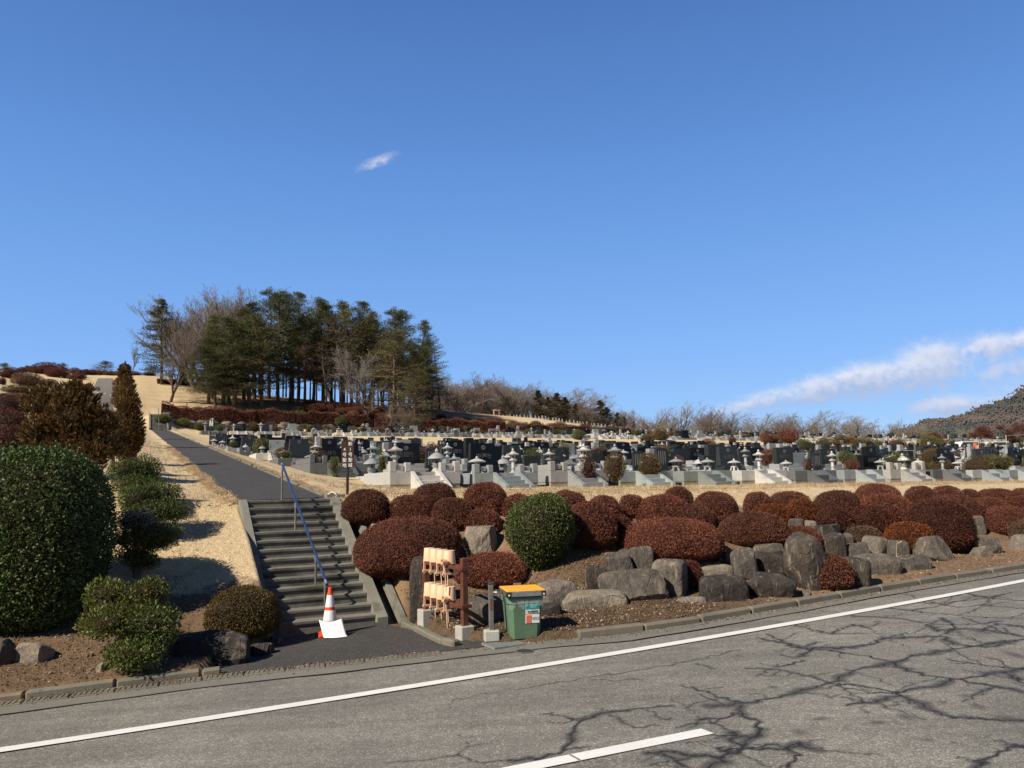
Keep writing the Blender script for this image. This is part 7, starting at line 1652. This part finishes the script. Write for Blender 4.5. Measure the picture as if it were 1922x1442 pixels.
# bare trees behind the graves on the right
for i, (px, yt, k_, wd) in enumerate([(1215, 788, 4, 1.1), (1250, 759, 1, 1.35), (1268, 768, 4, 1.2), (1312, 771, 0, 1.2), (1300, 785, 3, 1.2), (1346, 771, 2, .9), (1330, 783, 4, 1.0), (1368, 782, 4, 1.0), (1390, 786, 3, .9), (1420, 800, 4, 1.1), (1450, 793, 3, 1.0), (1478, 781, 4, 1.2), (1490, 785, 3, 1.0), (1525, 792, 4, .9), (1545, 796, 3, .8), (1590, 794, 3, 1.1), (1612, 790, 4, 1.3), (1640, 797, 3, 1.1), (1672, 803, 4, 1.1), (1700, 806, 3, 1.2), (1735, 812, 4, 1.2), (1765, 815, 3, 1.1), (1232, 800, 5, 1.4), (1283, 800, 5, 1.4), (1350, 806, 5, 1.5), (1405, 812, 5, 1.4), (1510, 812, 5, 1.2), (1800, 812, 4, 1.2)] + [(1212 + 21 * q_, 792 + 12 * math.sin(q_ * 1.9) + .03 * 21 * q_, [1, 4, 0, 3][q_ % 4], 1.1) for q_ in range(26)]):
    plant_tree(BARE[k_], px, yt - 9, 836, 205 + 8 * math.sin(i * 2.3), 'bare_tree', f'bare spreading tree behind the far graves on the right, {nth(i + 1)} of that line', 'bare trees behind the far graves', wide=wd * 1.5)
# red pruned pines and shrubs at the back right of the graves
def pruned(px, yt, yb, Y_, pads_, mat, label, seed):
    p = at(px, yb, Y_); z = Txy(p[0], p[1]); s = Y_ / FPX; cl = []
    for (dx, y0, y1, w_) in pads_: c = at(px + dx, (y0 + y1) / 2, Y_); cl.append((c[0] - p[0], g.normal() * .2, c[2] - z, w_ / 2 * s, w_ / 2 * s * .8, (y1 - y0) / 2 * s))
    return cloud_bush('pruned_pine', (p[0], p[1], z), cl, .3, 40, seed, mat, label, 'tree', 'pruned trees at the back of the cemetery', wid=.35)
pruned(1755, 812, 836, 150, [(-4, 812, 822, 26), (6, 822, 831, 36), (-10, 828, 836, 22)], 'redpine', 'low reddish pruned tree behind the graves at the right', 1)
pruned(1842, 800, 840, 150, [(0, 800, 811, 26), (-12, 812, 822, 28), (12, 812, 824, 26), (2, 806, 818, 30)], 'redpine', 'tall reddish cloud-pruned tree right of the orange banner', 2)
pruned(1893, 795, 838, 152, [(-14, 798, 808, 18), (0, 806, 818, 24), (14, 796, 812, 22), (4, 816, 826, 20)], 'redpine', 'reddish cloud-pruned tree near the lamp at the right border', 3)
pruned(1918, 795, 838, 150, [(6, 795, 812, 36), (0, 812, 822, 20)], 'redpine', 'reddish pruned tree cut by the right border', 4)
pruned(1552, 818, 836, 170, [(0, 820, 832, 26), (6, 824, 836, 20)], 'redpine', 'small pinkish bare shrub tree among the far graves', 5)
pruned(1636, 816, 836, 165, [(0, 816, 830, 24), (4, 826, 838, 28)], 'redpine', 'small reddish pruned tree among the far graves', 6)
BK = [(1455, 826, 14, 'olive'), (1505, 834, 20, 'yew_green'), (1545, 838, 30, 'ochre'), (1580, 835, 34, 'ochre'), (1598, 828, 18, 'azalea_orange'), (1612, 836, 26, 'ochre'), (1630, 838, 30, 'olive'), (1650, 838, 22, 'olive'), (1677, 833, 16, 'azalea_orange'), (1690, 838, 26, 'ochre'), (1712, 838, 16, 'yew_green'), (1745, 842, 46, 'olive'), (1765, 840, 30, 'ochre'), (1790, 840, 30, 'olive'),
      (1812, 840, 20, 'ochre'), (1828, 842, 26, 'ochre'), (1862, 845, 28, 'ochre'), (1880, 840, 24, 'yew_green'), (1905, 838, 34, 'olive'), (1900, 850, 34, 'yew_green'), (1915, 860, 26, 'yew_green'), (1560, 848, 46, 'ochre'), (1590, 850, 34, 'azalea_tan'), (1655, 852, 34, 'ochre'), (1700, 852, 24, 'azalea'), (1400, 822, 16, 'azalea_tan'), (1375, 826, 14, 'azalea'), (1240, 822, 34, 'ochre'), (1215, 828, 26, 'ochre'), (1330, 838, 28, 'azalea'), (1370, 848, 24, 'azalea'), (1305, 845, 26, 'olive'), (1415, 848, 20, 'olive'), (1450, 850, 24, 'yew_green'),
      (1480, 826, 40, 'azalea'), (1440, 826, 26, 'azalea'), (1190, 818, 20, 'azalea_tan'), (1150, 815, 18, 'olive'), (640, 795, 24, 'yew_green'), (740, 800, 26, 'lemon_'), (770, 792, 22, 'olive'), (820, 803, 20, 'olive'), (890, 800, 20, 'yew_green'), (985, 806, 20, 'olive'), (1005, 808, 20, 'yew_green'), (1085, 820, 22, 'yew_green'), (1100, 812, 16, 'olive')]
for i, (px, yb, wpx, mt_) in enumerate(BK):
    mt_ = 'olive' if mt_ == 'lemon_' else mt_; c = gpix(px, yb + 5, ymin=58)
    if c is None: c = gp_v(px, 97.5)[0]
    s = c[1] / FPX; w_ = wpx * s; z = c[2]; hh = w_ * .55 + (5 + 3 * (px < 1200)) * s
    far_bush((c[0], c[1], z), w_, hh, mt_, f'{fbd[mt_]} clipped bush among the far graves, {nth(i % 40 + 1)} of {"the right half" if px > 1200 else "the left half"}', 'clipped bushes among the far graves')
# upper left hillside azaleas
UL = [(19, 690, 710, 40), (52, 700, 726, 62), (4, 708, 722, 14), (90, 682, 703, 56), (102, 690, 708, 34), (41, 689, 700, 16), (124, 696, 710, 14), (147, 694, 708, 20), (162, 693, 704, 14), (174, 693, 704, 13), (186, 693, 704, 13), (198, 693, 704, 11), (208, 693, 704, 11), (217, 693, 703, 10), (120, 683, 697, 24), (140, 682, 696, 22), (160, 684, 695, 20), (182, 686, 695, 26), (205, 687, 695, 24), (75, 688, 700, 30), (250, 696, 704, 30), (280, 697, 704, 26), (90, 712, 726, 40),
      (62, 688, 700, 30), (30, 737, 758, 56), (14, 745, 765, 50), (150, 700, 712, 22), (135, 702, 712, 20), (217, 712, 724, 13), (217, 722, 735, 13), (216, 733, 746, 13), (214, 745, 760, 15)]
for i, (px, yt, yb, wpx) in enumerate(UL):
    q = gpix(px, yb); 
    if q is None: q = at(px, yb, 150.)
    Y_ = q[1]; s = Y_ / FPX; z = min(Txy(q[0], q[1]), q[2]); mt_ = 'azalea_tan' if px > 212 and yt > 705 else ('azalea_far' if g.uniform() < .75 else 'azalea_tan')
    far_bush((q[0], q[1], z), wpx * s, max(.5, (yb - yt) * s * 1.1), mt_, f'{fbd[mt_]} azalea mound on the upper left hillside, {nth(i + 1)} counted from the left cluster', 'azalea mounds on the upper left hillside')
q = gpix(40, 742); far_bush(q, 70 * q[1] / FPX, 20 * q[1] / FPX, 'ochre', 'long low olive-brown mound at the upper left', 'azalea mounds on the upper left hillside')
for i, (px, yt, wd) in enumerate([(12, 680, 1.6), (46, 685, 1.2), (190, 676, 2.0), (114, 680, 1.2)]): plant_tree(PINES[1], px, yt, 700, 185, 'pine_tree', f'dark treetop showing over the upper left hillside, {nth(i + 1)} from the left', 'treetops over the upper left hill', wide=wd)
# little roofed stand, banner, lamp, parked vehicles
p = at(932, 786, 160); z = Txy(p[0], p[1]); st = empty('water_stand', (p[0], p[1], z), .2); tag(st, 'small pale wooden stand with a flat roof on the straw ridge', 'shelter')
mb = MB(); mb.bbox(-.7, .7, -.35, .35, 1.0, 1.15, .02); mb.build('roof', MT['pail'], st)
for x in (-.55, .55): mb = MB(); mb.box(x - .06, x + .06, -.2, .2, -.2, 1.0); mb.build('post', MT['pail'], st)
p = at(1831, 848, 100); z = Txy(p[0], p[1]); bn2 = empty('banner', (p[0], p[1], z)); tag(bn2, 'narrow orange upright banner among the far graves at the right', 'banner')
s = 100 / FPX; zt = at(1831, 831, 100)[2] - z; mb = MB(); mb.tube((-.22, 0, -.2), (-.22, 0, zt), .03, n=6); mb.build('pole', MT['steel'], bn2); mb = MB(); mb.box(-.19, .25, -.01, .01, zt - 1.1, zt - .02); mb.build('flag', MT['orange_print'], bn2)
p = at(1890, 838, 140); z = Txy(p[0], p[1]); lp = empty('street_lamp', (p[0], p[1], z)); tag(lp, 'pale lamp post with a long horizontal arm near the right border', 'street lamp'); zt = at(1890, 817, 140)[2] - z
mb = MB(); mb.tube((0, 0, -.3), (0, 0, zt), .09, .07, n=8); mb.build('pole', MT['concrete_pale'], lp); mb = MB(); mb.tube((0, 0, zt - .1), (2.6, 0, zt), .05, n=6); mb.build('arm', MT['steel'], lp); mb = MB(); mb.bbox(2.5, 3.2, -.12, .12, zt - .06, zt + .06, .02); mb.build('lamp_head', MT['steel'], lp)
# parked vans beyond the graves
def car(px, py, Y_, L, label, col=(.8, .8, .8, 1), van=True):
    p = at(px, py, Y_); z = Txy(p[0], p[1]); o = empty('parked_van' if van else 'parked_car', (p[0], p[1], z), .25); tag(o, label, 'van' if van else 'car')
    H_ = 1.9 if van else 1.4; hh = at(px, py - 7, Y_)[2] - z; dz = max(0, hh - H_); 
    pr = [(-L / 2, .35), (-L / 2 + .05, .95), (-L / 2 + .5, 1.05), (-L / 2 + 1.0, H_ - .05), (-L / 2 + 1.3, H_), (L / 2 - .3, H_), (L / 2 - .05, 1.0), (L / 2, .35)]
    mb = MB(); mb.prism(pr, -.8, .8); mb.build('body', plain('white_car_paint', col, .3), o)
    mb = MB(); mb.prism([(-L / 2 + .8, 1.15), (-L / 2 + 1.1, H_ - .15), (L / 2 - .35, H_ - .15), (L / 2 - .2, 1.15)], -.81, -.802); mb.build('window', MT['ink'], o)
    for x in (-L / 2 + .8, L / 2 - .8): mb = MB(); mb.lathe([(.3, 0), (.32, .05), (.32, .2), (.3, .22)], 14, tf=Matrix.Translation((x, -.62, .32)) @ Matrix.Rotation(R(90), 4, 'X')); mb.build('wheel', MT['black_rubber'], o)
car(1812, 843, 138, 4.6, 'white van parked beyond the graves left of the orange banner'); car(1870, 840, 142, 4.8, 'white van parked beyond the graves left of the lamp post'); car(1795, 842, 139, 4.2, 'silver car parked left of the white van', (.5, .52, .54, 1), False)

# ---------------------------------------------------------------- mountain
N_ = 150; M_ = 46; V = []; gm = np.random.default_rng(5)
xs = np.linspace(0, 1, N_)
ridge_px = np.interp(xs, [0, .12, .22, .3, .42, .55, 1], [1560, 1690, 1770, 1830, 1880, 1940, 2700]); ridge_py = np.interp(ridge_px, [1560, 1640, 1700, 1740, 1780, 1830, 1860, 1885, 1905, 1922, 1980, 2080, 2250, 2400, 2700], [838, 826, 812, 797, 787, 778, 768, 756, 747, 738, 712, 690, 705, 760, 800])
MY = 900
for j in range(M_):
    t_ = j / (M_ - 1)
    for i in range(N_):
        top = at(ridge_px[i], ridge_py[i], MY); f = math.sin(min(1, t_ * 2) * math.pi / 2) if t_ <= .5 else math.cos((t_ - .5) * math.pi)
        base = at(ridge_px[i], 845, MY)[2] - 14; hgt = (top[2] - base) * f
        nz = (math.sin(i * .5 + j * .3) + math.sin(i * .23 - j * .55 + 1)) * 2.2 * min(1, t_ * 4) * (t_ != .5) * min(1, hgt / 20)
        V.append((top[0] * (1 + (t_ - .5) * .3), MY + (t_ - .5) * 520, base + hgt + nz))
I = np.arange(N_ * M_).reshape(M_, N_); F = np.stack([I[:-1, :-1], I[:-1, 1:], I[1:, 1:], I[1:, :-1]], -1).reshape(-1, 4); V = np.array(V)
m, t, b = newmat('wooded_mountainside', .95, .1); h = NT(t); co = h.coord('Object')
n1 = h.noise(co, .012, 5, .65); n2 = h.noise(co, .16, 4, .8); n3 = h.noise(co, .5, 2, .7)
c = h.mix(h.ramp(n1, [(.47, (0, 0, 0, 1)), (.56, (1, 1, 1, 1))]), (.058, .062, .042, 1), (.135, .095, .075, 1)); c = h.mix(1.0, c, h.ramp(n2, [(.35, (.7, .7, .72, 1)), (.62, (1.25, 1.22, 1.18, 1))]), 'MULTIPLY')
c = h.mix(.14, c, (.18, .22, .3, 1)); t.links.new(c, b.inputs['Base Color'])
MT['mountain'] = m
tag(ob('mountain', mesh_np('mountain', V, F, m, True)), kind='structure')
# tree crowns giving the mountain its rough skin
g2 = np.random.default_rng(9); n_ = 46000; ii = g2.integers(0, N_ - 1, n_); jj = g2.integers(1, M_ // 2 + 1, n_); P = V[jj * N_ + ii] + g2.normal(size=(n_, 3)) * [6, 4, .5]; cv, cf = ico(1)
sc3 = g2.uniform(.5, 1.2, (n_, 1)) * np.array([[1, 1, 1.3]]); VV = (P[:, None] + cv[None] * sc3[:, None]).reshape(-1, 3); FF = (cf[None] + np.arange(n_)[:, None, None] * len(cv)).reshape(-1, 3)
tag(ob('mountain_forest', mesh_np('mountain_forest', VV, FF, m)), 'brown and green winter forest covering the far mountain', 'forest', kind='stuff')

# tiny far graves lined up along the straw ridge
for i in range(46):
    px = 905 + i * 6.6 + g.uniform(-1.5, 1.5); yb = np.interp(px, [900, 1000, 1100, 1210], [782, 791, 801, 815]); Y_ = 163.
    p = at(px, yb, Y_); z = Txy(p[0], p[1]); w_ = g.uniform(.38, .6)
    instance('gravestone', None, (p[0], p[1], z - .05), g.uniform(-.2, .2), (w_, w_, w_ * .9), f'tiny pale gravestone on the straw ridge before the wood, {nth(i + 1)} from the left', 'gravestone', 'tiny graves on the straw ridge', STONES1[(2, 'grey')])
